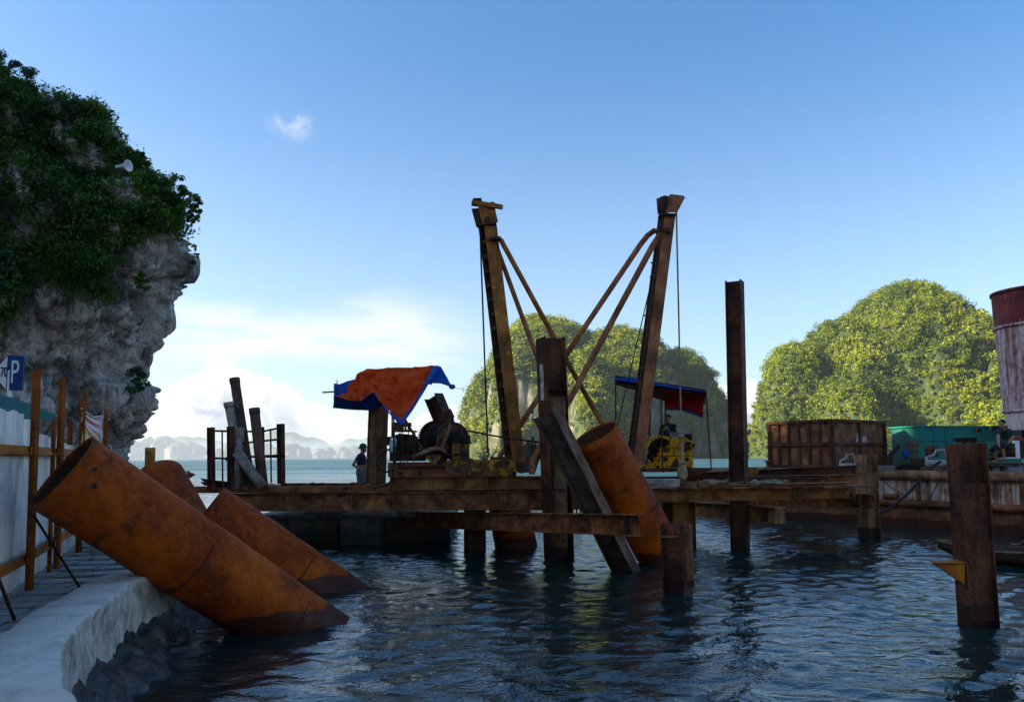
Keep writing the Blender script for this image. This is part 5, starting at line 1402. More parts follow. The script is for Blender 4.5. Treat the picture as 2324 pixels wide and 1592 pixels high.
# stub of a raking pile behind the winch
a, b = P(984, 899, 22.2), P(1020, 985, 22.0)
sp_ = thing('pile_stub', b, 'short raking steel stub sticking up behind the gear wheel', 'beam')
MB().hbeam(a, b + (b - a), .40, .40, .025, up=(.85, -.5, .35)).build('h_section', M_MASTD, sp_, .004)
MB().box(P(1010, 944, 21.7), (.46, .06, .24), Matrix.Rotation(-.45, 3, 'Y')).build('shoe_plate', M_PILE, sp_)
MB().tube([P(1000, 904, 21.9), P(1008, 906, 21.9)], .018, 6).build('peg', M_DARKB, sp_)
# post by the standing man
th = thing('wide_post', P(856, 1098, 21.9), 'broad weathered steel post beside the standing man, under the orange tarp', 'post')
MB().hbeam(P(850, 1160, 21.9), P(860, 905, 21.9), .38, .40, .025, up=(.80, -.6, 0)).build('h_section', M_PILEL, th, .004)
MB().bar(P(845, 1110, 21.72), P(853, 905, 21.72), .30, .016, up=(-.5, -.86, 0)).build('side_plate', rust('post_plate', (.30, .17, .08), (.19, .09, .035), (.06, .035, .025), 2.4, tide=False), th)

# ================================================================== TARPAULINS
M_TO = paintm('orange_tarp', (0.98, 0.15, 0.022), .6, .05, 3.0, (.25, .05, .02), .01, .06, trans=.45, spec=.2, crease=.25)
M_TB = paintm('blue_tarp', (0.010, 0.075, 0.38), .6, .12, 3.0, (.02, .03, .06), .01, .1, trans=.12, spec=.2, crease=.05)
M_TR = paintm('red_tarp', (0.45, 0.030, 0.012), .6, .15, 2.5, (.06, .01, .01), .01, .15, trans=.35, spec=.2, crease=.05)
def curve_pts(pts, n):
    out = []; m = len(pts) - 1
    for k in range(n + 1):
        s = k / n * m; i_ = min(int(s), m - 1); out.append(Vector(pts[i_]).lerp(Vector(pts[i_ + 1]), s - i_))
    return out
def sheet(name, topc, botc, mat, parent, nu=48, nv=24, wr=.03, seed=1, sagz=0.0, fan=None):
    A, B = curve_pts(topc, nu), curve_pts(botc, nu); va = []
    for k in range(nu + 1):
        for j in range(nv + 1):
            t = j / nv; p = A[k].lerp(B[k], t); p.z -= sagz * math.sin(math.pi * t); va.append(tuple(p))
    va = np.array(va); s_ = np.repeat(np.linspace(0, 1, nu + 1), nv + 1); t_ = np.tile(np.linspace(0, 1, nv + 1), nu + 1)
    q = va * 1.9; dsp = wr * (fbm(q, 4, seed, .55) + 1.6 * (0.5 - np.abs(vnoise(q * 1.5 + 3, seed + 5))) + 1.0 * (0.4 - np.abs(vnoise(q * 3.7 + 8, seed + 6))))
    va[:, 1] -= dsp; va[:, 2] += dsp * .5 * np.sin(np.pi * np.clip(t_, 0, 1))
    f = [(k*(nv+1)+j, (k+1)*(nv+1)+j, (k+1)*(nv+1)+j+1, k*(nv+1)+j+1) for k in range(nu) for j in range(nv)]
    o = np_mesh(name, va, f, mat, parent, smooth=True)
    md = o.modifiers.new('thick', 'SOLIDIFY'); md.thickness = .006
    return o
tp1 = thing('orange_tarp', P(890, 960, 20.6), 'crumpled orange tarpaulin with blue hem stretched over the left winch', 'tarp')
topc = [P(806, 862, 21.6), P(816, 846, 21.6), P(832, 838, 21.6), P(862, 837, 21.55), P(893, 834, 21.5), P(940, 832, 21.5), P(984, 830, 21.4), P(990, 831, 21.3)]
botc = [P(760, 898, 20.6), P(790, 908, 20.4), P(820, 910, 20.3), P(848, 889, 20.5), P(872, 922, 20.2), P(908, 955, 19.9), P(938, 920, 20.1), P(968, 868, 20.6)]
sheet('orange_sheet', topc, botc, M_TO, tp1, 110, 60, .13, 5, .12)
# hem
hem = [P(848, 887, 20.45), P(860, 905, 20.3), P(878, 932, 20.1), P(911, 967, 19.85), P(936, 932, 20.0), P(958, 897, 20.3), P(976, 866, 20.55), P(998, 833, 21.2)]
hem_in = [P(848, 893, 20.45), P(868, 915, 20.28), P(884, 934, 20.1), P(911, 951, 19.9), P(931, 927, 20.02), P(951, 893, 20.32), P(968, 864, 20.58), P(983, 831, 21.25)]
hem = [p + Vector((0, -.03, 0)) for p in hem]; hem_in = [p + Vector((0, -.04, 0)) for p in hem_in]
sheet('blue_hem', hem_in, hem, M_TB, tp1, 60, 3, .015, 9)
sheet('blue_left_flap', [P(758, 869, 21.5), P(770, 872, 21.5), P(790, 864, 21.6), P(809, 860, 21.65)], [P(757, 924, 21.2), P(780, 928, 21.2), P(810, 930, 21.2), P(846, 931, 21.3)], M_TB, tp1, 40, 24, .03, 12)
sheet('blue_underside', [P(760, 896, 20.7), P(800, 909, 20.6), P(846, 886, 20.7), P(866, 915, 20.6)], [P(756, 925, 21.1), P(800, 929, 21.1), P(841, 931, 21.1), P(870, 918, 21.0)], M_TB, tp1, 40, 14, .025, 14)
sheet('blue_right_flap', [P(983, 830, 21.3), P(992, 829, 21.3), P(1001, 832, 21.3)], [P(974, 869, 20.7), P(1000, 870, 20.9), P(1026, 878, 21.0)], M_TB, tp1, 20, 18, .02, 16)
MB().tube([P(732, 890, 21.9), P(800, 886, 21.9)], .022, 8).build('ridge_pole', M_DARKB, tp1); MB().tube([P(765, 862, 21.4), P(766, 900, 21.3)], .014, 6).build('corner_peg', M_DARKB, tp1)
for u1, v1, u2, v2, Y in ((893, 935, 897, 1050, 20.15), (890, 930, 889, 1046, 20.3), (921, 930, 919, 975, 20.2)):
    MB().tube([P(u1, v1, Y), P(u2, v2, Y)], .02, 7).build('support_rod', M_DARKB, tp1)
MB().blob(P(1026, 877, 21.0), (.09, .04, .07), 8, 6).build('knot', M_TB, tp1)
MB().tube(sag(P(1027, 878, 21.0), P(1094, 888, 20.4), .02, 8), .006, 5).build('guy_line', paintm('pale_cord', (.5, .48, .4), .8), tp1)

# ================================================================== TUBE RACK AT THE LEFT END
rk = thing('tube_rack', P(558, 1108, 20.4), 'dark steel rack of posts and bars holding upright tubes', 'rack')
for u, v0, v1, Y, w in ((478.5, 969, 1110, 20.3, .14), (523.5, 967, 1109, 20.3, .14), (637, 961, 1097, 20.9, .15), (594, 968, 1097, 21.4, .10)):
    MB().hbeam(P(u + 1.5, v1, Y), P(u, v0, Y), w, w, .018, up=(.9, -.4, 0)).build('post', M_PILE, rk)
for pts in (((478, 977, 20.3), (523, 978, 20.3)), ((478, 1039, 20.3), (523, 1040, 20.3)), ((523, 978, 20.4), (594, 979, 21.4)), ((594, 979, 21.4), (637, 970, 20.9)), ((526, 1008, 20.25), (637, 996, 20.85)), ((526, 1038, 20.2), (646, 1032, 20.8)), ((560, 1036, 20.3), (640, 1036, 20.9))):
    MB().tube([P(*p) for p in pts], .028, 7).build('bar', M_PILE, rk)
for u, v0, v1, Y in ((504, 976, 1108, 20.3), (614, 972, 1096, 20.7), (586, 1020, 1108, 20.3)):
    MB().tube([P(u, v0, Y), P(u + 1.5, v1, Y)], .022, 7).build('rod', M_PILE, rk)
M_TW = rust('whitish_tube', (.36, .32, .26), (.24, .20, .16), (.08, .06, .045), 2.6, tide=False, streak=.4, pit=.5); M_TBR = rust('brown_tube', (.19, .10, .065), (.11, .06, .042), (.05, .028, .02), 1.6, tide=False, streak=.4, pit=.35)
def rtube(label, a, b, r, mat, cap):
    a, b = P(*a), P(*b); t = thing('casing_tube', b, label, 'tube', 'tubes standing in the rack')
    MB().shell(a, b, r, .015, 24).build('tube_wall', mat, t); d = (b - a).normalized()
    MB().shell(a + d * .02, b, r - .02, .004, 20).build('tube_lining', M_BLACK, t)
    if cap: 
        MB().shell(a + d * .0, a + d * .14, r + .012, .014, 24).build('collar', mat, t); MB().disc(a + d * .005, d, r, .02, 24).build('end_cap', mat, t)
rtube('tallest dark brown tube leaning left in the rack', (532, 858, 20.9), (570, 1108, 20.7), .125, M_TBR, True)
rtube('whitish capped tube leaning left behind the tall brown one', (519, 912, 20.7), (556, 1108, 20.9), .125, M_TW, True)
rtube('upright brown capped tube at the right side of the rack', (577, 926, 20.6), (597, 1103, 20.5), .13, M_TBR, True)
rtube('short pale tube with an open top standing behind the rack corner post', (543, 970, 20.4), (535, 1108, 20.45), .125, M_TW, False)
rtube('pale open tube leaning right across the front of the rack', (537, 1024, 20.15), (596, 1104, 20.35), .135, M_TW, False)
for k in range(6):
    tag(MB().tube([P(456 + 3 * (k % 3), 1086 + 2.6 * k, 20.2 + .03 * k), P(540, 1097 + 2 * k, 20.4 + .03 * k)], .018, 6).build('rebar_rod', M_BLACK), 'thin black rod in the bundle lying at the foot of the tube rack', 'rod', 'bundle of thin rods at the rack')
tag(MB().tube([P(512, 1045, 20.2), P(516, 1036, 20.15), P(521, 1035, 20.1)], .02, 6).build('hook', M_DARKB), 'small dark hook dangling from the lower rack bar', 'hook')
# ochre stub post, warm sunlight put into its colour, and the channel lying behind the pipes
t = thing('ochre_post', P(341, 1080, 24.0), 'short ochre square post behind the pipes', 'post')
a, b = P(341, 1015, 24.0), P(341, 1085, 24.0); zz = a.z
MB().box((a.x, 24.0, (zz - .5) / 2), (.27, .27, zz + .5), Matrix.Rotation(.5, 3, 'Z')).build('shaft', rust('ochre_steel', (.55, .27, .05), (.42, .18, .03), (.2, .08, .02), 1.5, tide=False), t, .01)
for v in (1028, 1046, 1060): MB().box(P(336, v, 23.82), (.16, .04, .12), Matrix.Rotation(.5, 3, 'Z')).build('cleat', M_RAIL, t)
t = thing('scrap_channel', P(380, 1078, 21.0), 'rusty channel iron with a pointed end lying behind the pipe tops', 'beam')
MB().channel(P(318, 1074, 21.2), P(425, 1076, 20.8), .2, .17, .02).build('channel', M_PILE, t)
e = [P(424, 1070, 20.7), P(440, 1076, 20.7), P(424, 1086, 20.7)]; mb = MB(); mb.add(e + [p + Vector((0, .15, 0)) for p in e], [(0, 1, 2), (5, 4, 3), (0, 3, 4, 1), (1, 4, 5, 2), (2, 5, 3, 0)]); mb.build('pointed_end', M_PILE, t)
MB().bar(P(350, 1082, 21.1) - Vector((0, 0, 2.2)), P(350, 1082, 21.1), .12, .12).build('support_leg', M_PILE, t); MB().bar(P(410, 1082, 20.9) - Vector((0, 0, 2.2)), P(410, 1082, 20.9), .12, .12).build('support_leg', M_PILE, t)

# ================================================================== RIGHT WINCH
w2 = thing('gear_winch', P(1530, 1065, 22.6), 'chipped yellow geared winch with arched guard under the blue and red tarp', 'winch')
wbox(1455, 1062, 1578, 1071, 22.2, 2.0, M_PILE, 'sledge', w2); wbox(1488, 1035, 1573, 1062, 22.3, 1.2, M_YEL2, 'bed', w2); wbox(1450, 1049, 1488, 1063, 22.4, 1.0, M_YEL2, 'low_bed', w2)
nb = [P(1572, 1061, 22.3), P(1617, 1062, 22.3), P(1613, 1067, 22.3), P(1578, 1079, 22.3)]; mb = MB(); mb.add(nb + [p + Vector((0, 1.6, 0)) for p in nb], [(0, 1, 2, 3), (7, 6, 5, 4), (0, 4, 5, 1), (1, 5, 6, 2), (2, 6, 7, 3), (3, 7, 4, 0)]); mb.build('sledge_nose', M_PILE, w2)
wbox(1560, 1066, 1578, 1080, 22.3, .5, M_PILE, 'sledge_block', w2)
for u, v, r in ((1511, 1042, .06), (1559, 1042, .06), (1493, 1060, .05)): MB().disc(P(u, v, 22.28), (0, 1, 0), r, .03, 18).build('lifting_hole_disc', M_BLACK, w2)  # hole shade put in as black discs on the yellow bed
tri = [P(1520, 1060, 22.28), P(1548, 1060, 22.28), P(1535, 1038, 22.28)]; mb = MB(); mb.add(tri + [p + Vector((0, .02, 0)) for p in tri], [(0, 1, 2), (5, 4, 3), (0, 3, 4, 1), (1, 4, 5, 2), (2, 5, 3, 0)]); mb.build('vee_recess_plate', M_DARKB, w2)  # dark plate on the bed face carries the shade of a recess
gc = P(1500, 1022, 22.5); ro, ri = .44, .36
mb = MB(); n_ = 22; vs = []
for Yo in (0, .42):
    for rr in (ro, ri):
        for k in range(n_ + 1):
            q_ = math.pi * (-.08 + 1.02 * k / n_); vs.append(gc + Vector((-math.cos(q_) * rr, Yo, math.sin(q_) * rr)))
m_ = n_ + 1; fs = []
for k in range(n_):
    fs += [(k, k+1, m_+k+1, m_+k), (2*m_+k+1, 2*m_+k, 3*m_+k, 3*m_+k+1), (k, 2*m_+k, 2*m_+k+1, k+1), (m_+k+1, 3*m_+k+1, 3*m_+k, m_+k)]
fs += [(0, m_, 3*m_, 2*m_), (n_, 2*m_+n_, 3*m_+n_, m_+n_)]
mb.add(vs, fs); mb.build('arched_guard', M_YEL2, w2, .004)
MB().ring(gc + Vector((0, .2, 0)), (0, 1, 0), .34, .28, .12, 36).build('gear_rim', M_BLACK, w2); MB().disc(gc + Vector((0, .36, 0)), (0, 1, 0), .37, .03, 30).build('guard_back', M_BLACK, w2)
for k in range(6):
    q_ = k * math.pi / 3 + .3; MB().bar(gc + Vector((0, .2, 0)), gc + Vector((math.cos(q_) * .3, .2, math.sin(q_) * .3)), .04, .05, up=(0, 1, 0)).build('gear_spoke', M_DARKB, w2)
wbox(1500, 1016, 1518, 1027, 22.2, .3, M_YEL2, 'bearing_block', w2, .02); wbox(1497, 1026, 1522, 1034, 22.15, .4, M_YEL2, 'bearing_foot', w2); MB().disc(P(1511, 1021, 22.18), (0, 1, 0), .07, .06, 18).build('bearing_cap', M_DARKB, w2)
# gearbox with chamfered shoulders
gb = [P(1521, 1034, 22.3), P(1520, 1010, 22.3), P(1526, 997, 22.3), P(1540, 991, 22.3), P(1556, 992, 22.3), P(1573, 1002, 22.3), P(1574, 1012, 22.3), P(1570, 1034, 22.3)]
n_ = len(gb); mb = MB(); mb.add(gb + [p + Vector((0, .7, 0)) for p in gb], [tuple(range(n_)), tuple(range(2*n_-1, n_-1, -1))] + [(k, n_+k, n_+(k+1) % n_, (k+1) % n_) for k in range(n_)]); gbo = mb.build('gearbox', M_YEL2, w2, .012)
wbox(1514, 1011, 1576, 1014, 22.24, .82, M_YEL2, 'split_flange', gbo)
for u, v, r in ((1547, 1012, .085), (1562, 1011, .12), (1573, 1011, .08)):
    MB().ring(P(u, v, 22.22), (0, 1, 0), r, r * .72, .08, 24).build('port_ring', M_YEL2 if u != 1562 else M_DARKB, gbo); MB().disc(P(u, v, 22.25), (0, 1, 0), r * .72, .05, 20).build('port_cover', M_DARKB, gbo)
MB().bar(P(1531, 1034, 22.26), P(1531, 996, 22.26), .03, .05).build('rib', M_YEL2, gbo); MB().bar(P(1562, 1034, 22.26), P(1562, 1020, 22.26), .03, .05).build('rib', M_YEL2, gbo)
MB().disc(P(1466, 1020, 22.9), (1, -.25, 0), .42, .10, 32).build('drum_flange', paintm('grey_steel', (.25, .27, .31), .5, .4), w2); MB().disc(P(1455, 1020, 23.0), (1, -.25, 0), .38, .3, 28).build('drum', M_BLACK, w2)
for u1, v1, u2, v2, m_ in ((1470, 960, 1476, 990, M_MASTD), (1476, 935, 1474, 992, M_MASTD), (1466, 955, 1472, 985, M_DARKB)):
    MB().tube([P(u1, v1, 22.6), P(u2, v2, 22.6)], .025, 6).build('control_lever', m_, w2)
eng = thing('engine_box', P(1546, 992, 23.4), 'grey slotted engine block behind the yellow gearbox', 'engine')
wbox(1521, 980, 1554, 993, 23.0, .5, paintm('grey_box', (.16, .19, .20), .6, .4), 'casing', eng); wbox(1554, 981, 1572, 985, 23.0, .5, paintm('grey_box2', (.20, .23, .24), .6, .3), 'cover', eng); wbox(1554, 990, 1572, 993, 23.0, .5, M_DARKB, 'sill', eng)
for k in range(5): wbox(1554 + 3.8 * k, 985, 1555.2 + 3.8 * k, 990, 23.0, .5, M_DARKB, 'fin', eng, 0)
wbox(1524, 992, 1570, 1036, 23.3, .3, M_DARKB, 'mount', eng)
# blocks on the deck in front of it
tag(wbox(1446, 1086, 1544, 1109, 21.2, .45, concrete('pale_block', (.36, .31, .27), (.18, .13, .09), 2.0), 'concrete_block', None, .02), 'long pale concrete block on the deck edge by the open pipe', 'block', 'blocks on the deck edge')
tag(wbox(1546, 1093, 1581, 1110, 21.15, .4, M_PILEL, 'timber_block', None, .01), 'brown timber block directly under the knotted rope', 'block', 'blocks on the deck edge')
tag(wbox(1586, 1091, 1609, 1106, 21.3, .4, M_PILEL, 'timber_block', None, .01), 'smaller brown timber block right of the knotted rope', 'block', 'blocks on the deck edge')
# canopy over it
tp2 = thing('blue_canopy', P(1500, 1070, 22.5), 'blue and red tarpaulin canopy on thin poles over the right winch', 'canopy')
front = [P(1396, 866, 21.3), P(1440, 872, 21.3), P(1500, 879, 21.4), P(1540, 884, 21.5), P(1601, 890, 21.6)]
ftop_ = [P(1396, 852, 21.4), P(1440, 857, 21.4), P(1498, 868, 21.5), P(1540, 875, 21.6), P(1602, 884, 21.7)]
back = [P(1397, 872, 24.0), P(1440, 883, 24.0), P(1500, 906, 24.0), P(1545, 912, 24.0), P(1600, 915, 24.0)]
fmid = [a_.lerp(b_, .72) for a_, b_ in zip(ftop_, front)]
sheet('front_flap', ftop_, fmid, M_TB, tp2, 40, 6, .015, 21)
sheet('roof', [p + Vector((0, .02, .0)) for p in ftop_], back, M_TB, tp2, 40, 16, .02, 23)
sheet('underside', [p + Vector((0, .03, -.03)) for p in front], [p - Vector((0, 0, .02)) for p in back], M_TR, tp2, 40, 12, .02, 22)
sheet('back_flap', [P(1508, 888, 23.2), P(1540, 890, 23.1), P(1570, 890, 22.9), P(1598, 890, 22.6)], [P(1510, 927, 23.2), P(1546, 928, 23.1), P(1572, 936, 22.8), P(1595, 946, 22.4)], M_TR, tp2, 36, 18, .03, 25)
sheet('back_hem', [P(1510, 925, 23.15), P(1546, 926, 23.05), P(1572, 934, 22.75), P(1595, 943, 22.35)], [P(1510, 930, 23.15), P(1546, 931, 23.05), P(1572, 939, 22.75), P(1595, 948, 22.35)], M_TB, tp2, 36, 2, .01, 26)
for u1, v1, u2, v2, Y in ((1397, 855, 1398, 1075, 21.6), (1500, 866, 1504, 1072, 21.8), (1602, 886, 1614, 1062, 22.0), (1509, 880, 1512, 1062, 23.4)):
    MB().tube([P(u1, v1, Y), P(u2, v2, Y)], .02, 7).build('pole', M_DARKB, tp2)
MB().tube([P(1396, 853, 21.35), P(1602, 885, 21.6)], .018, 6).build('ridge_bar', M_DARKB, tp2)

# ================================================================== PEOPLE
M_SKIN = paintm('skin', (.30, .15, .085), .55, .05, 4, streak=0); M_HAIR = paintm('black_hair', (.012, .010, .010), .5, 0, 5, streak=0)
def cap(mb, a, b, ra, rb):
    a, b = Vector(a), Vector(b); mb.tube([a, a.lerp(b, .5), b], [ra, (ra + rb) / 2, rb], 10); mb.blob(a, (ra,) * 3, 10, 6); mb.blob(b, (rb,) * 3, 10, 6)
def remesh(mb, name, mat, parent, vox=.014, it=4):
    o = mb.build('tmp_body', mat); r = o.modifiers.new('r', 'REMESH'); r.mode = 'VOXEL'; r.voxel_size = vox
    s = o.modifiers.new('s', 'SMOOTH'); s.iterations = it; s.factor = .5
    bpy.context.view_layer.update()
    me = bpy.data.meshes.new_from_object(o.evaluated_get(bpy.context.evaluated_depsgraph_get()))
    loc = o.location.copy(); old = o.data; bpy.data.objects.remove(o); bpy.data.meshes.remove(old)
    me.transform(Matrix.Translation(loc - wloc(parent))); me.name = name
    me.materials.clear(); me.materials.append(mat)
    me.polygons.foreach_set('use_smooth', np.ones(len(me.polygons), bool))
    n = bpy.data.objects.new(name, me); COL.objects.link(n); n.parent = parent
    return n
def head(mb, c, f, up=Vector((0, 0, 1)), s=1.0):
    f = Vector(f).normalized(); l = up.cross(f).normalized(); M = Matrix((f, l, up)).transposed()
    mb.blob(Vector(c) + up * .03 * s, (.098 * s, .078 * s, .10 * s), 14, 10, M); mb.blob(Vector(c) + f * .025 * s - up * .05 * s, (.072 * s, .058 * s, .075 * s), 12, 8, M)
    mb.blob(Vector(c) + f * .098 * s - up * .01 * s, (.022 * s, .014 * s, .026 * s), 8, 6, M); mb.blob(Vector(c) + f * .085 * s - up * .06 * s, (.02 * s, .026 * s, .014 * s), 8, 6, M)
    for k in (-1, 1): mb.blob(Vector(c) + l * .08 * s * k, (.022 * s, .012 * s, .034 * s), 8, 6, M)
    return l
def hand(mb, w, d, n, s=1.0):
    """palm from the wrist along d, five curled fingers, thumb from the side; n = back of the hand"""
    d = Vector(d).normalized(); n = Vector(n); n = (n - d * n.dot(d)).normalized(); l = d.cross(n); w = Vector(w)
    M = Matrix((d, l, n)).transposed(); mb.blob(w + d * .05 * s, (.055 * s, .042 * s, .017 * s), 10, 6, M)
    for k, ln in enumerate((.068, .078, .073, .058)):
        r0 = w + d * .088 * s + l * (.030 - .020 * k) * s; m_ = r0 + d * ln * .55 * s - n * .012 * s; e = m_ + d * ln * .3 * s - n * .03 * s
        mb.tube([r0, m_, e], [.0095 * s, .009 * s, .007 * s], 6)
    mb.tube([w + d * .03 * s + l * .035 * s, w + d * .06 * s + l * .062 * s - n * .01 * s, w + d * .09 * s + l * .062 * s - n * .025 * s], [.012 * s, .011 * s, .008 * s], 6)
def eyes(par, c, f, s=1.0):
    f = Vector(f).normalized(); l = Vector((0, 0, 1)).cross(f).normalized()
    for k in (-1, 1): MB().blob(Vector(c) + f * .088 * s + l * .032 * s * k + Vector((0, 0, .018 * s)), (.012 * s,) * 3, 8, 6).build('eye', M_HAIR, par)
# --- man standing by the post
o_ = P(820, 1139, 24.0); F = Vector((1, -.12, 0)).normalized(); S_ = Vector((.12, 1, 0)).normalized()
def L(x, y, z): return o_ + F * x + S_ * y + Vector((0, 0, z * 1.02))
m1 = thing('person', L(0, 0, 0), 'person standing in profile in green sun helmet, navy shirt and grey trousers, hand at belly', 'person')
mb = MB(); hc = L(.045, 0, 1.545); head(mb, hc, F)
cap(mb, L(.02, 0, 1.46), L(-.01, 0, 1.36), .055, .065); cap(mb, L(-.01, 0, 1.30), L(.0, 0, 1.16), .135, .13)
cap(mb, L(.0, 0, 1.16), L(.015, 0, .98), .13, .135); mb.blob(L(.06, 0, 1.03), (.11, .12, .12), 12, 8); cap(mb, L(0, 0, .98), L(0, 0, .88), .13, .13)
for s_ in (-1, 1):
    mb.blob(L(-.01, .13 * s_, 1.33), (.08, .09, .08), 10, 7)
    sh, el_, wr_ = L(-.01, .18 * s_, 1.34), L(-.19, .22 * s_, 1.10), L(.0, .17 * s_, .955)
    cap(mb, sh, el_, .052, .042); cap(mb, el_, wr_, .042, .030); hand(mb, wr_, L(.12, .09 * s_, .93) - wr_, S_ * s_ + Vector((.3, 0, .2)))
    cap(mb, L(0, .09 * s_, .86), L(.01, .10 * s_, .48), .085, .06); cap(mb, L(.01, .10 * s_, .48), L(-.02, .10 * s_, .09), .055, .038); cap(mb, L(-.03, .10 * s_, .05), L(.14, .11 * s_, .035), .045, .035)
remesh(mb, 'body', M_SKIN, m1); eyes(m1, hc, F)
M_NVY = paintm('navy_cloth', (.010, .014, .055), .85, .1, 6, streak=0); M_GRY = paintm('grey_cloth', (.105, .11, .125), .9, .15, 6, streak=.1)
mb = MB(); cap(mb, L(-.01, 0, 1.30), L(.0, 0, 1.16), .152, .152); mb.blob(L(.05, 0, 1.14), (.12, .13, .06), 12, 8); cap(mb, L(.0, 0, 1.36), L(-.01, 0, 1.32), .085, .11)
for s_ in (-1, 1): mb.blob(L(-.01, .14 * s_, 1.32), (.09, .10, .09), 10, 7); cap(mb, L(-.01, .18 * s_, 1.34), L(-.10, .205 * s_, 1.22), .072, .066)
sh_ = remesh(mb, 'shirt', M_NVY, m1, .016, 3)
for s_ in (-1, 1): MB().disc(L(-.102, .206 * s_, 1.217), L(-.19, .22 * s_, 1.10) - L(-.01, .18 * s_, 1.34), .069, .014, 14).build('sleeve_stripe', M_WHITE, sh_)
MB().ring(L(.005, 0, 1.415), (.1, 0, 1), .072, .058, .02, 18).build('collar', M_WHITE, sh_)
mb = MB(); cap(mb, L(0, 0, .965), L(-.01, 0, .85), .148, .165)
for s_ in (-1, 1): cap(mb, L(-.01, .085 * s_, .84), L(.01, .10 * s_, .46), .125, .095); cap(mb, L(.01, .10 * s_, .46), L(-.02, .10 * s_, .08), .092, .085)
remesh(mb, 'trousers', M_GRY, m1, .018, 3)
ht = MB().lathe([(.0, .105), (.04, .10), (.085, .075), (.108, .03), (.115, -.01), (.165, -.045), (.16, -.052), (.10, -.015), (.095, .02), (0, .06)], hc + Vector((-.005, 0, .085)), (F * -.10 + Vector((0, 0, 1))), 24).build('helmet', paintm('helmet_green', (.020, .055, .030), .75, .15, 6), m1)
# --- winch operator
hc = P(1515.5, 950, 23.6); F = Vector((-.42, -.9, 0)).normalized(); S_ = Vector((.9, -.42, 0)).normalized()
def Q(x, y, z): return hc + F * x + S_ * y + Vector((0, 0, z))
m2 = thing('person', Q(-.05, 0, -1.05), 'person sitting behind the yellow winch in dark shirt with a yellow sleeve badge', 'person')
mb = MB(); head(mb, hc, F + Vector((0, 0, -.1)))
cap(mb, Q(-.02, 0, -.08), Q(-.04, 0, -.20), .052, .06); cap(mb, Q(-.05, 0, -.26), Q(-.04, 0, -.55), .13, .135)
for s_ in (-1, 1):
    sh, el_, wr_ = Q(-.05, .19 * s_, -.22), Q(.03, .23 * s_, -.44), Q(.22, .05 * s_, -.33)
    mb.blob(Q(-.05, .13 * s_, -.21), (.08, .08, .08), 10, 7); cap(mb, sh, el_, .05, .042); cap(mb, el_, wr_, .042, .030); hand(mb, wr_, Q(.25, -.01 * s_, -.22) - wr_, F + Vector((0, 0, .3)))
    kn = Q(.40, .12 * s_, -.42 if s_ > 0 else -.52); cap(mb, Q(-.02, .09 * s_, -.62), kn, .085, .06); cap(mb, kn, Q(.30, .12 * s_, -.92), .055, .04); cap(mb, Q(.28, .12 * s_, -.96), Q(.45, .13 * s_, -.98), .045, .035)
remesh(mb, 'body', M_SKIN, m2); eyes(m2, hc, F)
mb = MB(); cap(mb, Q(-.05, 0, -.26), Q(-.04, 0, -.58), .150, .155); cap(mb, Q(-.04, 0, -.17), Q(-.05, 0, -.24), .075, .12)
for s_ in (-1, 1): mb.blob(Q(-.05, .14 * s_, -.22), (.09, .09, .085), 10, 7); cap(mb, Q(-.05, .19 * s_, -.22), Q(.03, .23 * s_, -.44), .068, .06); cap(mb, Q(.03, .23 * s_, -.44), Q(.17, .095 * s_, -.355), .058, .045)
sh_ = remesh(mb, 'shirt', paintm('dark_teal_cloth', (.010, .028, .034), .85, .1, 6, streak=0), m2, .016, 3)
MB().disc(Q(.03, .262, -.30), S_ + F * .5, .032, .02, 16).build('sleeve_badge', paintm('badge_yellow', (.55, .55, .03), .6, 0), sh_)
mb = MB(); cap(mb, Q(-.03, 0, -.60), Q(-.03, 0, -.66), .15, .15)
for s_ in (-1, 1): kn = Q(.40, .12 * s_, -.42 if s_ > 0 else -.52); cap(mb, Q(-.02, .09 * s_, -.62), kn, .105, .08); cap(mb, kn, Q(.30, .12 * s_, -.90), .078, .06)
remesh(mb, 'trousers', paintm('blue_cloth', (.012, .045, .12), .85, .1, 6, streak=0), m2, .018, 3)
MB().blob(hc + Vector((0, 0, .055)) - F * .015, (.102, .092, .088), 14, 10, fn=lambda p: p if p.z > -.01 or p.y > -.02 else Vector((p.x, p.y * .5, p.z * .3))).build('hair', M_HAIR, m2)
st2 = tag(MB().box(Q(-.08, 0, -.80), (.5, .4, .22)).build('seat_box', M_DARKB, None, .01), 'dark box seat beneath the winch operator', 'seat')
MB().box(Q(-.08, 0, -1.05), (.4, .3, .3)).build('seat_base', M_DARKB, st2)
# --- man sitting on the drum
m3 = thing('person', P(2275, 1046, 27.0), 'person sitting on a drum on the barge in rolled-up green T-shirt and dark shorts', 'person')
hc = P(2273.5, 962, 27.0); F = Vector((-.93, -.36, -.08)).normalized(); s3 = 1.12
nk, chs, bel, hip = P(2278, 973, 27.1), P(2281, 981, 27.15), P(2283, 993, 27.2), P(2285, 1001, 27.25)
shL, shR = P(2266, 977, 26.95), P(2292, 978, 27.3); eL, eR = P(2265.5, 993, 26.7), P(2300, 992, 27.2); wL, wR = P(2266.5, 1005, 26.55), P(2288, 1004, 26.95)
kL, kR = P(2252, 1018, 26.5), P(2275, 1010, 26.5); fL, fR = P(2262, 1044, 26.75), P(2279, 1038, 26.55)
mb = MB(); head(mb, hc, F, s=s3); cap(mb, hc.lerp(nk, .45), nk, .058, .065); cap(mb, chs, bel, .145, .14); cap(mb, bel, hip, .135, .14)
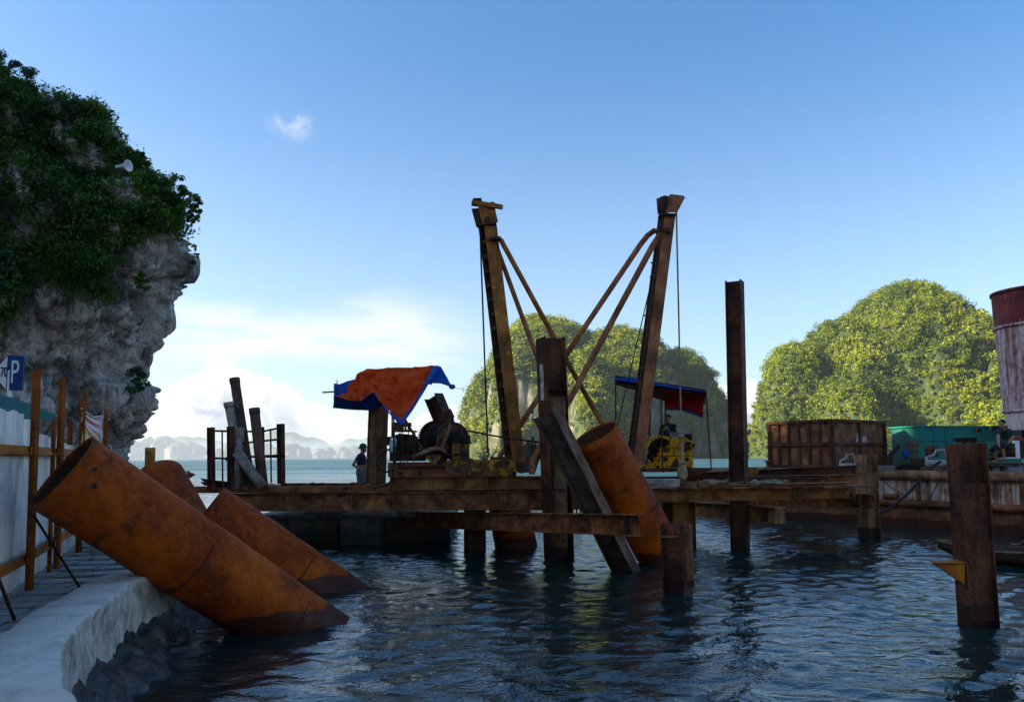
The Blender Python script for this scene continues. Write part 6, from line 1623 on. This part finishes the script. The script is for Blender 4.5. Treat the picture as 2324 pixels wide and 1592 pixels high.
for sh, el_, wr_, kn, ft, tgt in ((shL, eL, wL, kL, fL, P(2268, 1010, 26.5)), (shR, eR, wR, kR, fR, P(2284, 1007, 26.8))):
    mb.blob(sh.lerp(chs, .3), (.09,) * 3, 10, 7); cap(mb, sh, el_, .056, .046); cap(mb, el_, wr_, .046, .034); hand(mb, wr_, tgt - wr_, (0, -.6, .8), 1.1)
    hp_ = hip.lerp(kn, .08); cap(mb, hp_, kn, .095, .068); cap(mb, kn, ft, .062, .04); cap(mb, ft + Vector((0, 0, -.02)), ft + Vector((-.20, -.08, -.05)), .045, .036)
remesh(mb, 'body', M_SKIN, m3); eyes(m3, hc, F, s3)
mb = MB(); cap(mb, chs, chs.lerp(bel, .75), .163, .155); cap(mb, nk.lerp(chs, .4), chs, .09, .14)
for sh, el_ in ((shL, eL), (shR, eR)): mb.blob(sh.lerp(chs, .3), (.102,) * 3, 10, 7); cap(mb, sh, sh.lerp(el_, .5), .078, .07)
remesh(mb, 'shirt', paintm('dark_green_cloth', (.006, .030, .018), .85, .1, 6, streak=0), m3, .016, 3)
mb = MB(); cap(mb, bel.lerp(hip, .7), hip, .15, .155)
for kn, ft in ((kL, fL), (kR, fR)): cap(mb, hip.lerp(kn, .08), kn, .112, .086); cap(mb, kn, kn.lerp(ft, .12), .086, .08)
remesh(mb, 'shorts', paintm('black_cloth', (.010, .010, .014), .85, .1, 6, streak=0), m3, .018, 3)
MB().blob(hc + Vector((0, 0, .07)) - F * .02, (.118, .105, .092), 14, 10).build('hair', M_HAIR, m3)
for ft in (fL, fR): MB().box(ft + Vector((-.10, -.04, -.095)), (.30, .11, .025), Matrix.Rotation(.38, 3, 'Z')).build('sandal', M_DARKB, m3)
MB().ring(nk + Vector((-.02, -.05, .0)) , (-.3, -.4, .9), .09, .078, .012, 20).build('necklace', paintm('brass_chain', (.45, .25, .05), .4, 0), m3)

# ================================================================== BARGE
ZB = 1.88
bg = thing('work_barge', Vector((16, 30, 0)), 'rusty flat work barge with white flaking side plates moored at the right', 'barge')
FA, FB = Vector((12.2, 30.6, 0)), Vector((18.3, 19.2, 0))
plan = [Vector((8.8, 33.2, 0)), FA, FB, Vector((33, 24.5, 0)), Vector((27, 44, 0)), Vector((8.8, 42, 0))]
n_ = len(plan); bd = (FB - FA).normalized(); bn = Vector((bd.y, -bd.x, 0)); bn = bn if bn.y < 0 else -bn      # outward to the camera side
M_HULL = rust('hull_rust', (.26, .11, .045), (.14, .055, .025), (.045, .022, .014), 1.1, streak=.6, pit=.5)
M_HULLW = rust('hull_white', (.32, .15, .07), (.20, .085, .04), (.07, .032, .02), 1.2, paint=(.46, .42, .37), paint_amt=.50, streak=.75, pit=.4, runs=True, soft=.07)
MB().add([p + Vector((0, 0, -.6)) for p in plan] + [p + Vector((0, 0, ZB - .02)) for p in plan], [tuple(range(n_ - 1, -1, -1)), tuple(range(n_, 2 * n_))] + [(k, (k+1) % n_, n_+(k+1) % n_, n_+k) for k in range(n_)]).build('hull', M_HULL, bg)
dpl = [p + Vector((0, 0, ZB)) for p in plan]; MB().add(dpl, [tuple(range(n_))]).build('deck', rust('barge_deck', (.20, .12, .07), (.12, .065, .04), (.05, .03, .02), 1.2, tide=False), bg)
rr = .17
MB().tube([plan[0] + Vector((0, 0, ZB - .1)), FA + bn * .08 + Vector((0, 0, ZB - .1))] , rr, 16).build('rubbing_pipe', M_PILEL, bg)
MB().tube([FA + bn * .08 + Vector((0, 0, ZB - .1)), FA.lerp(FB, .45) + bn * .1 + Vector((0, 0, ZB - .1)), FA.lerp(FB, .62) + bn * .03 + Vector((0, 0, ZB - .1)), FB + bn * .08 + Vector((0, 0, ZB - .1))], rr, 16).build('rubbing_pipe', M_PILEL, bg)
MB().tube([FA + bn * .06 + Vector((0, 0, .82)), FB + bn * .06 + Vector((0, 0, .82))], .13, 12).build('lower_pipe', M_HULL, bg)
Lb = (FB - FA).length; s_ = .2; k = 0
while s_ < Lb - 1:
    w = 1.55 + .35 * (k % 2); a, b = FA + bd * s_, FA + bd * min(Lb, s_ + w)
    MB().bar(a + bn * .02 + Vector((0, 0, 1.25)), b - bd * .12 + bn * .02 + Vector((0, 0, 1.25)), .05, .78).build('side_plate', M_HULLW, bg, .004)
    MB().bar(b + bn * .07 + Vector((0, 0, .9)) , b + bn * .07 + Vector((0, 0, 1.62)), .14, .12, up=bn).build('side_rib', M_HULL, bg, .006)
    if k % 3 == 1: MB().tube([a + bd * .6 + bn * .12 + Vector((0, 0, 1.02)), a + bd * 1.15 + bn * .12 + Vector((0, 0, 1.02))], .10, 10).build('fender_stub', M_HULL, bg)
    s_ += w; k += 1
def bz(u, v, Y): return P(u, v, Y)
# skip bin
M_RIB = rust('skip_rib', (.16, .07, .035), (.09, .04, .022), (.035, .018, .012), 2.0, tide=False)
sk = thing('skip_bin', P(1890, 1070, 31.0), 'big open rust-brown ribbed steel skip standing on the barge deck', 'skip')
M_SKIP = rust('skip_rust', (.34, .15, .07), (.20, .085, .04), (.08, .036, .02), 2.2, tide=False, streak=.2, pit=.45, paint=(.34, .12, .025), paint_amt=.36)
C0, CL, CR = P(1890, 1071, 31.0), P(1750, 1064, 33.6), P(2008, 1066, 33.4); zb, zt = ZB + .10, P(1890, 951, 31.0).z
for c_ in (C0, CL, CR): c_.z = 0
CB = CL + CR - C0
def wall(a, b, nm, nr, rows):
    d = (b - a).normalized(); n = Vector((-d.y, d.x, 0)); n = -n if n.dot(Vector((0, -1, 0))) < 0 else n
    L_ = (b - a).length
    MB().bar(a + Vector((0, 0, (zb+zt)/2)), b + Vector((0, 0, (zb+zt)/2)), .03, zt - zb).build('back_sheet', M_SKIP, sk)
    for r_ in range(2 if rows else 0):
        for k in range(nr):
            q0, q1 = a + d * (L_ * (k + .12) / nr), a + d * (L_ * (k + .88) / nr); h0 = zb + .12 + r_ * (zt - zb - .1) / 2; h1 = h0 + (zt - zb - .34) / 2
            MB().bar(q0 + n * .025 + Vector((0, 0, (h0+h1)/2)), q1 + n * .025 + Vector((0, 0, (h0+h1)/2)), .015, h1 - h0).build('panel', M_SKIP, sk)
    for k in range(nr + 1):
        q = a + d * (L_ * k / nr); MB().bar(q + n * .05 + Vector((0, 0, zb)), q + n * .05 + Vector((0, 0, zt)), .12, .12, up=n).build('rib', M_RIB, sk, .004)
    for h in (zb + .05, (zb + zt) / 2, zt - .04): MB().bar(a + n * .06 + Vector((0, 0, h)) - d * .04, b + n * .06 + Vector((0, 0, h)) + d * .04, .13, .12).build('band', M_RIB, sk, .004)
wall(C0, CL, 'l', 6, True); wall(C0, CR, 'r', 2, False); wall(CL, CB, 'b', 3, False); wall(CR, CB, 'c', 3, False)
fl_ = (C0 + CB) / 2; MB().box(fl_ + Vector((0, 0, zb + .05)), (1.5, 1.5, .05)).build('floor', M_SKIP, sk)
MB().add([C0 + Vector((0, 0, zb)), CR + Vector((0, 0, zb)), CB + Vector((0, 0, zb)), CL + Vector((0, 0, zb))], [(0, 1, 2, 3)]).build('bottom', M_SKIP, sk)
for u in (1842, 1928): MB().bar(P(u, 952, 33.0), P(u, 944, 33.0), .05, .08).build('lifting_lug', M_SKIP, sk)
pp = [P(1985 - 18, 990, 32.2), P(1985 - 2, 994, 32.35), P(1985 + 6, 1003, 32.4), P(1985 - 30, 1004, 32.1), P(1985 - 24, 996, 32.1)]
dR = (CR - C0).normalized(); nR = Vector((dR.y, -dR.x, 0)); MB().add([C0 + dR * q_[0] - (Vector((-dR.y, dR.x, 0)) * -.06 if False else Vector((dR.y, -dR.x, 0)) * -.0) + Vector((dR.y * .03, -dR.x * .03, q_[1])) for q_ in ((1.7, 3.0), (2.6, 3.0), (2.5, 3.25), (2.2, 3.2), (2.15, 3.45), (1.95, 3.3), (1.8, 3.4))], [(0, 1, 2, 3, 4, 5, 6)]).build('paint_patch', paintm('pale_patch', (.45, .36, .33), .7, .4), sk)
# base frame of the skip, with rounded end
sl = thing('skip_sledge', P(1800, 1072, 31.5), 'rounded rusty sledge frame under the skip bin', 'frame')
MB().tube([P(1738, 1068, 33.0), P(1890, 1076, 30.4)], .12, 12).build('runner', M_HULL, sl); MB().blob(P(1738, 1068, 33.0), (.2, .2, .16), 12, 8).build('runner_end', M_HULL, sl); MB().bar(P(1890, 1077, 30.4), P(2005, 1074, 32.6), .2, .16).build('runner', M_HULL, sl)
MB().lathe([(.18, 0), (.16, .06), (.09, .10), (.08, .28), (.16, .30), (.15, .36), (0, .38)], P(1744, 1064, 33.2), (0, 0, 1), 16).build('bollard', M_HULL, sl)
# fairlead rollers
def roller(label, u, v, Y, L_):
    c = P(u, v, Y); t = thing('fairlead_roller', c, label, 'fairlead', 'fairleads on the barge edge'); m_ = paintm('worn_steel', (.30, .27, .25), .4, .5, 5.0, (.08, .05, .035))
    MB().lathe([(0, 0), (.10, 0), (.13, .04), (.13, L_ - .04), (.10, L_), (0, L_)], c - Vector((L_ / 2, 0, 0)), (1, .1, 0), 18).build('roller', m_, t)
    MB().tube([c + Vector((-L_ * .5, .05, -.05)), c + Vector((-L_ * .45, .05, .22)), c + Vector((-L_ * .1, .05, .30)), c + Vector((0, .05, .45)), c + Vector((L_ * .35, .05, .46)), c + Vector((L_ * .5, .05, .2)), c + Vector((L_ * .5, .05, -.05))], .045, 10).build('yoke', m_, t)
    MB().box(c + Vector((0, .1, -.17)), (L_ * 1.2, .4, .1)).build('base', M_HULL, t)
roller('steel fairlead roller on the barge edge right of the skip', 1925, 1058, 30.3, .6)
roller('steel fairlead roller beside the nearest pile, in front of the green cabin', 2128, 1051, 27.6, .75)
# green cabin
gcb = thing('green_cabin', P(2190, 1048, 33.0), 'teal green steel generator cabin with panel seams on the barge', 'cabin')
M_TEAL = paintm('teal_paint', (.006, .20, .17), .45, .25, 1.2, (.01, .10, .09), .003, .25); M_TEALD = paintm('teal_dark', (.004, .10, .09), .5, .2)
g0, g1 = P(2082, 1050, 32.6), P(2322, 1050, 33.4); g0.z = g1.z = 0; gd_ = (g1 - g0).normalized(); gn = Vector((gd_.y, -gd_.x, 0)); zg0, zg1 = ZB + .02, P(2082, 968, 32.6).z; Lg = (g1 - g0).length
MB().bar(g0 - gn * .85 + gd_ * .03 + Vector((0, 0, (zg0 + zg1) / 2)), g1 - gn * .85 + Vector((0, 0, (zg0 + zg1) / 2)), 1.6, zg1 - zg0 - .04).build('body', M_TEALD, gcb)
sx_ = [0, .16, .27, .62, .80, 1.0]; zm = P(2082, 1000, 32.6).z
for k in range(5):
    for lo, hi in ((zg0, zm - .012), (zm + .012, zg1)):
        a, b = g0 + gd_ * (Lg * sx_[k] + .012), g0 + gd_ * (Lg * sx_[k + 1] - .012); c_ = (lo + hi) / 2
        MB().bar(a + gn * random.uniform(-.035, -.028) + Vector((0, 0, c_)), b + gn * random.uniform(-.035, -.028) + Vector((0, 0, c_)), .03, hi - lo).build('panel', M_TEAL, gcb, .004)
MB().bar(g0 - gn * .85 - gd_ * .05 + Vector((0, 0, zg1 + .02)), g1 - gn * .85 + Vector((0, 0, zg1 + .02)), 1.75, .05).build('roof', M_TEAL, gcb)
wbox(2218, 971, 2226, 980, 32.9, .12, M_BLACK, 'window', gcb, 0); wbox(2250, 965, 2290, 976, 32.95, .12, M_BLACK, 'louvre', gcb, 0)
for k in range(4): wbox(2249, 966 + 2.6 * k, 2292, 966.8 + 2.6 * k, 32.9, .1, M_TEALD, 'louvre_blade', gcb, 0)
# silo
sl_ = thing('cement_silo', P(2365, 985, 30.0), 'tall red and white rust-streaked silo at the right picture edge', 'silo')
m_sr = rust('silo_red', (.30, .16, .16), (.20, .07, .075), (.11, .035, .04), 1.6, paint=(.56, .48, .50), paint_amt=.50, streak=.6, pit=.2, tide=False, runs=True, soft=.1)
m_sd = rust('silo_dark_red', (.20, .05, .05), (.14, .032, .035), (.08, .022, .026), 1.6, paint=(.50, .42, .44), paint_amt=.36, streak=.6, pit=.2, tide=False, runs=True, soft=.1)
m_sw = rust('silo_white', (.50, .44, .44), (.42, .34, .34), (.22, .12, .11), 1.2, paint=(.62, .57, .57), paint_amt=.6, streak=.5, pit=.15, tide=False)
uc = 2372; zv = lambda v: P(uc, v, 30.0).z; ctr_ = lambda u, v: P(u, v, 30.0)
def rad(uedge): return (uc - uedge) * 30.0 / FPX
cx0 = P(uc, 900, 30.0).x
def band(nm, u1, v1, u2, v2, mat): 
    MB().lathe([(rad(u1), zv(v1)), (rad(u2), zv(v2))], (cx0, 30.0, 0), (0, 0, 1), 56).build(nm, mat, sl_)
band('top_band', 2276, 664, 2279, 738, m_sd); band('middle_band', 2280, 744, 2289, 930, m_sr); band('bottom_band', 2290, 934, 2298, 975, m_sw)
for u_, v_ in ((2278, 741), (2288.5, 932), (2275, 663)): MB().lathe([(rad(u_) - .03, zv(v_) - .05), (rad(u_) + .03, zv(v_) - .05), (rad(u_) + .03, zv(v_) + .05), (rad(u_) - .03, zv(v_) + .05)], (cx0, 30, 0), (0, 0, 1), 56).build('ring_band', m_sd if v_ < 700 else m_sr, sl_)
MB().lathe([(rad(2275), zv(664)), (0, zv(664) + .02)], (cx0, 30, 0), (0, 0, 1), 48).build('roof', m_sd, sl_); MB().lathe([(0, zv(975) + .01), (rad(2298), zv(975))], (cx0, 30, 0), (0, 0, 1), 48).build('underside', m_sw, sl_)
for q_ in (0.1, 2.2, 4.3): MB().tube([(cx0 + .75 * math.cos(q_), 30 + .75 * math.sin(q_), ZB), (cx0 + .75 * math.cos(q_), 30 + .75 * math.sin(q_), zv(970))], .10, 10).build('leg', M_HULL, sl_)
ang_ = math.radians(180 + 42); rs = rad(2282) + .012; sc2 = Vector((cx0 + rs * math.cos(ang_), 30 + rs * math.sin(ang_), zv(779))); ns = Vector((math.cos(ang_), math.sin(ang_), 0)); tg = Vector((-ns.y, ns.x, 0))
pl_ = MB().bar(sc2 - Vector((0, 0, .27)), sc2 + Vector((0, 0, .27)), .32, .012, up=ns).build('sticker', M_WHITE, sl_)
MB().ring(sc2 + ns * .012 + Vector((0, 0, .07)), ns, .12, .095, .008, 28).build('ring_emblem', paintm('emblem_grey', (.10, .14, .18), .5, 0), pl_)
for k in range(3):
    q_ = k * 2.1 + .6; c_ = sc2 + ns * .016 + Vector((0, 0, .07)) + (tg * math.cos(q_) + Vector((0, 0, math.sin(q_)))) * .13; MB().box(c_, (.03, .03, .05)).build('emblem_dart', M_INK, pl_)
MB().bar(sc2 + ns * .014 - tg * .10 - Vector((0, 0, .17)), sc2 + ns * .014 + tg * .10 - Vector((0, 0, .17)), .006, .03).build('caption_bar', M_INK, pl_)
# white cabinet with warning triangle, drums, frames, clutter
t = thing('switch_cabinet', P(2303, 1036, 28.6), 'white switch cabinet with a yellow warning triangle behind the sitting person', 'cabinet')
wbox(2293, 999, 2314, 1040, 28.4, .5, M_WHITE, 'casing', t, .01); wbox(2314.2, 999, 2332, 1040, 28.45, .5, M_DARKB, 'side', t)
c_ = P(2302, 1018, 28.38); MB().prism([(-.07, -.05), (.07, -.05), (0, .08)], c_, c_ - Vector((0, .01, 0)), up=(0, 0, 1)).build('warning_triangle', paintm('warn_yellow', (.75, .5, .02), .5, 0), t)
MB().tube([P(2296, 999, 28.6), P(2302, 990, 28.6), P(2316, 991, 28.6), P(2324, 996, 28.6)], .02, 6).build('cable_tail', paintm('orange_cable', (.5, .12, .03), .6), t)
tag(wbox(2300, 988, 2360, 997, 31.0, .6, paintm('orange_panel', (.5, .11, .03), .5, .2), 'orange_panel_box', None), 'orange panel behind the switch cabinet at the right edge', 'crate')  # plain box standing for an orange panel
tag(wbox(2296, 976, 2360, 990, 32.3, .6, paintm('slate_panel', (.05, .08, .10), .5, .2), 'slate_crate', None), 'dark slate crate under the silo at the right edge', 'crate')
def drum(name, label, u, v, Y, r, h, mat):
    t = thing(name, P(u, v, Y), label, 'drum', 'drums on the barge'); c = P(u, v, Y)
    MB().lathe([(0, 0), (r, 0), (r, h * .3), (r + .018, h * .33), (r, h * .36), (r, h * .63), (r + .018, h * .66), (r, h * .69), (r, h), (r - .02, h + .015), (r - .02, h - .01), (0, h - .012)], c, (0, 0, 1), 26).build('shell', mat, t)
    MB().disc(c + Vector((r * .5, 0, h)), (0, 0, 1), .035, .02, 12).build('bung', M_DARKB, t)
drum('steel_drum', 'dark steel drum that the green-shirted person sits on', 2285, 1037, 27.3, .26, .46, M_DARKB)
drum('steel_drum', 'green steel drum left of the sitting person', 2246, 1046, 27.8, .25, .40, paintm('drum_green', (.01, .07, .03), .5, .3))
drum('steel_drum', 'small rusty drum in front of the green cabin', 2115, 1036, 30.0, .22, .40, M_PILE)
wb_ = thing('raised_platform', P(2270, 1052, 27.0), 'low dark timber platform under the sitting person', 'platform')
for k in range(4): MB().box((P(2278, 1050, 27.0).x, 26.4 + .38 * k, P(2275, 1048.5, 26.7).z - .06), (2.6, .36, .07)).build('plank', M_PILE, wb_)
for dx_ in (-1.1, 1.1): MB().box((P(2278, 1050, 27.0).x + dx_, 27.0, ZB + .07), (.12, 1.4, .16)).build('bearer', M_PILE, wb_)
t = thing('frame_stack', P(2070, 1040, 31.5), 'stack of rusty slatted frames left of the green cabin', 'frames'); zz = P(2070, 1040, 31.5).z
for k in range(8):
    for j in range(2): MB().bar(P(2058 + 2 * (k % 2), 1040 - 5 * k, 31.3 + .8 * j), P(2085, 1039.5 - 5 * k, 31.3 + .8 * j), .10, .045).build('slat', M_REDR if k % 3 else M_PILE, t)
    MB().bar(P(2060, 1038.5 - 5 * k, 31.3), P(2060, 1038.5 - 5 * k, 32.2), .06, .045).build('cross_slat', M_PILE, t); MB().bar(P(2082, 1038.5 - 5 * k, 31.3), P(2082, 1038.5 - 5 * k, 32.2), .06, .045).build('cross_slat', M_PILE, t)
tag(MB().blob(P(2056, 1030, 31.2), (.10, .12, .16), 10, 7).build('blue_bundle', M_TB, None, 0, .045), 'blue cloth bundle at the end of the frame stack', 'bundle')
t = thing('slanted_tube', P(2015, 1045, 30.5), 'dark slanted tube lying against gear right of the skip', 'tube'); MB().tube([P(2012, 1042, 30.5), P(2038, 1013, 30.8)], .09, 10).build('tube_wall', M_BLACK, t); MB().box(P(2014, 1045, 30.5), (.3, .3, .3)).build('foot', M_DARKB, t)
t = thing('bench_frame', P(2200, 1010, 31.0), 'low black metal bench top showing above the nearest pile', 'bench'); wbox(2186, 992, 2218, 996, 30.6, .8, M_BLACK, 'top', t); wbox(2188, 996, 2217, 1003, 30.7, .6, M_DARKB, 'body', t); wbox(2190, 1003, 2194, 1052, 30.7, .1, M_DARKB, 'leg', t); wbox(2212, 1003, 2216, 1052, 30.7, .1, M_DARKB, 'leg', t)
# loose timber, plates and blocks along the barge deck: each one a thing
junk = [('timber_baulk', 'long brown timber baulk on the barge deck behind the fairlead', 2032, 1054, 30.0, 2.0, .3, .22, M_PILE), ('grey_cylinder_block', 'grey block on the barge edge near the stout pile', 2012, 1062, 29.6, .5, .3, .2, paintm('junk_grey', (.13, .14, .15), .6, .4)),
        ('rusty_plate', 'rusty ochre plate leaning on the barge deck by the skip', 2022, 1046, 30.6, .7, .2, .20, M_RAIL), ('steel_box', 'dark steel box in front of the green cabin', 2092, 1048, 30.2, .7, .4, .42, M_DARKB), ('pump_block', 'dark pump block before the green cabin next to the small drum', 2075, 1052, 29.6, .9, .4, .25, M_BLACK),
        ('grey_pad', 'grey flat pad on the barge edge under the sitting person', 2296, 1062, 26.4, .55, .4, .18, paintm('pad_grey', (.18, .19, .19), .7, .4)), ('red_crate', 'small red crate beside the nearest pile on the barge', 2240, 1050, 26.9, .25, .25, .2, M_SIGNR), ('timber_baulk', 'short timber baulk lying right of the small rusty drum', 2140, 1042, 30.4, .8, .3, .2, M_PILEL)]
for nm, lab, u, v, Y, w, dp, h, m_ in junk:
    p = P(u, v, Y); z0 = ZB + .004; t = thing(nm, Vector((p.x, p.y, z0)), lab, nm.replace('_', ' ').split()[-1])
    R3 = Matrix.Rotation(random.uniform(-.3, .3), 3, 'Z'); MB().box((p.x, p.y, z0 + h / 2), (w, dp, h), R3).build('body', m_, t, .02)
    MB().box((p.x, p.y, z0 + h + .012), (w * .9, dp * .3, .022), R3).build('strap', M_DARKB, t)
for k, (pts, r, lab) in enumerate((([P(2135, 1046, 27.4), P(2110, 1064, 27.2), P(2085, 1092, 26.9), P(2060, 1120, 26.0), P(2025, 1150, 25.4), P(1996, 1166, 25.0)], .045, 'thick black mooring hose slanting from the fairlead to the stout pile'),
        ([P(1990, 1076, 28.0), P(2020, 1104, 27.0), P(2060, 1128, 26.5), P(2110, 1148, 26.2), P(2170, 1152, 26)], .016, 'thin rope drooping along the barge side'),
        ([P(2146, 1060, 27.2), P(2120, 1112, 26.4), P(2095, 1160, 25.8), P(2085, 1190, 25.6)], .016, 'thin dark line hanging from the fairlead towards the water'),
        (sag(P(1800, 1078, 24.5), P(1975, 1043, 24.2), .12), .014, 'thin wire strung from the pier beams to the stout pile'),
        (sag(P(1915, 1135, 24.0), P(1992, 1170, 25.0), .15), .018, 'black cable dropping under the pier end towards the barge'),
        ([P(1673, 1172, 21.5), P(1675, 1190, 21.5), P(1683, 1207, 21.5)], .014, 'short loose wire dangling below the right girder'),
        (sag(P(1752, 1124, 22.0), P(1800, 1120, 22.5), .12), .02, 'black cable looped under the right girder'))):
    cable(lab, pts, r, name='mooring_line', cat='rope', grp='lines between pier and barge')
for k, lab in enumerate(('dark hose lying on the barge edge just right of the stout pile', 'dark hose lying on the barge edge below the frame stack', 'dark hose lying on the barge edge below the small rusty drum', 'dark hose lying on the barge edge just right of the nearest pile')):
    u_ = (2015, 2060, 2100, 2245)[k]; p0 = P(u_, 1060, (29.8, 29.4, 28.8, 26.4)[k])
    tag(MB().tube([p0, p0 + Vector((.3, .1, .03)), p0 + Vector((.6, -.05, .0)), p0 + Vector((.95, .1, .04))], .03, 7).build('deck_hose', (M_BLACK, M_CABLE, M_DARKB, M_BLACK)[k]), lab, 'hose', 'hoses along the barge deck edge')
# skiff beside the barge
bt_ = thing('wooden_skiff', P(2230, 1260, 19.4), 'low dark wooden skiff lying between the nearest pile and the barge', 'boat')
bw, st_ = P(2128, 1234, 19.6), Vector((12.9, 16.6, .32)); bl = (st_ - bw); bl.z = 0; bl.normalize(); bs = Vector((-bl.y, bl.x, 0)); Lk = (st_ - bw).length; NS = 16; rows = []
for k in range(NS + 1):
    s_ = k / NS; w = .62 * (min(1, s_ * 2.6) ** .7) + .03; zg = .40 - .10 * math.sin(math.pi * min(1, s_ * 1.3)); zk = -.10 + .34 * max(0, 1 - s_ * 6); c = bw + bl * (Lk * s_); c.z = 0
    rows.append([c - bs * w + Vector((0, 0, zg)), c - bs * w * .8 + Vector((0, 0, (zg + zk) / 2)), c + Vector((0, 0, zk)), c + bs * w * .8 + Vector((0, 0, (zg + zk) / 2)), c + bs * w + Vector((0, 0, zg))])
vs = [p for r_ in rows for p in r_]; fs = [(k*5+j, k*5+j+1, k*5+6+j, k*5+5+j) for k in range(NS) for j in range(4)]
o = MB().add(vs, fs, True).build('hull', paintm('tarred_wood', (.045, .028, .02), .7, .4, 4), bt_); md = o.modifiers.new('thick', 'SOLIDIFY'); md.thickness = .04
for j in (0, 4): MB().tube([r_[j] + Vector((0, 0, .01)) for r_ in rows], .03, 6).build('gunwale', M_PILEL, bt_)
for k in (4, 9): MB().bar(rows[k][0], rows[k][4], .2, .03).build('thwart', M_PILEL, bt_)
MB().tube(sag(P(2295, 1232, 19.0), P(2324, 1226, 18.0), .05), .014, 5).build('mooring_rope', M_ROPE, bt_)
# far off: a small white boat and pale buildings on the island shores
def far_house(u, v, Y, w, h, lab, nm='shore_house', col=(.55, .48, .40)):
    c = P(u, v, Y); c.z = max(c.z, 1); t = thing(nm, c, lab, 'building', 'pale buildings on the far shore'); m_ = paintm('far_wall', col, .8, .1, .1)
    MB().box(c + Vector((0, 0, h / 2)), (w, w, h)).build('wall', m_, t); MB().prism([(-w*.55, 0), (w*.55, 0), (0, h*.35)], c + Vector((0, -w*.5, h)), c + Vector((0, w*.5, h))).build('roof', M_REDR, t)
for u, w, h, lab in ((470, 22, 14, 'pale building on the far shore right of the long island'), (715, 26, 16, 'white building on the far shore between two islands'), (760, 16, 12, 'small pale building at the foot of the far island near the standing man')):
    far_house(u, 1038.5, 7900, w * 2, h * 2, lab)
c = PZ(283, 1046.5, 0); c = Vector((c.x * 900 / c.y, 900, 0)); t = thing('ferry_boat', c, 'tiny white boat on the horizon under the cliff foot', 'boat')
MB().prism([(-1.2, 0), (1.2, 0), (1.5, 1.2), (-1.5, 1.2)], c + Vector((-6, 0, 0)), c + Vector((6, 0, 0))).build('hull', M_WHITE, t); MB().box(c + Vector((-.5, 0, 2.2)), (7, 2.2, 2)).build('cabin', M_WHITE, t); MB().tube([c + Vector((1, 0, 3)), c + Vector((1, 0, 6))], .12, 6).build('mast', M_WHITE, t)
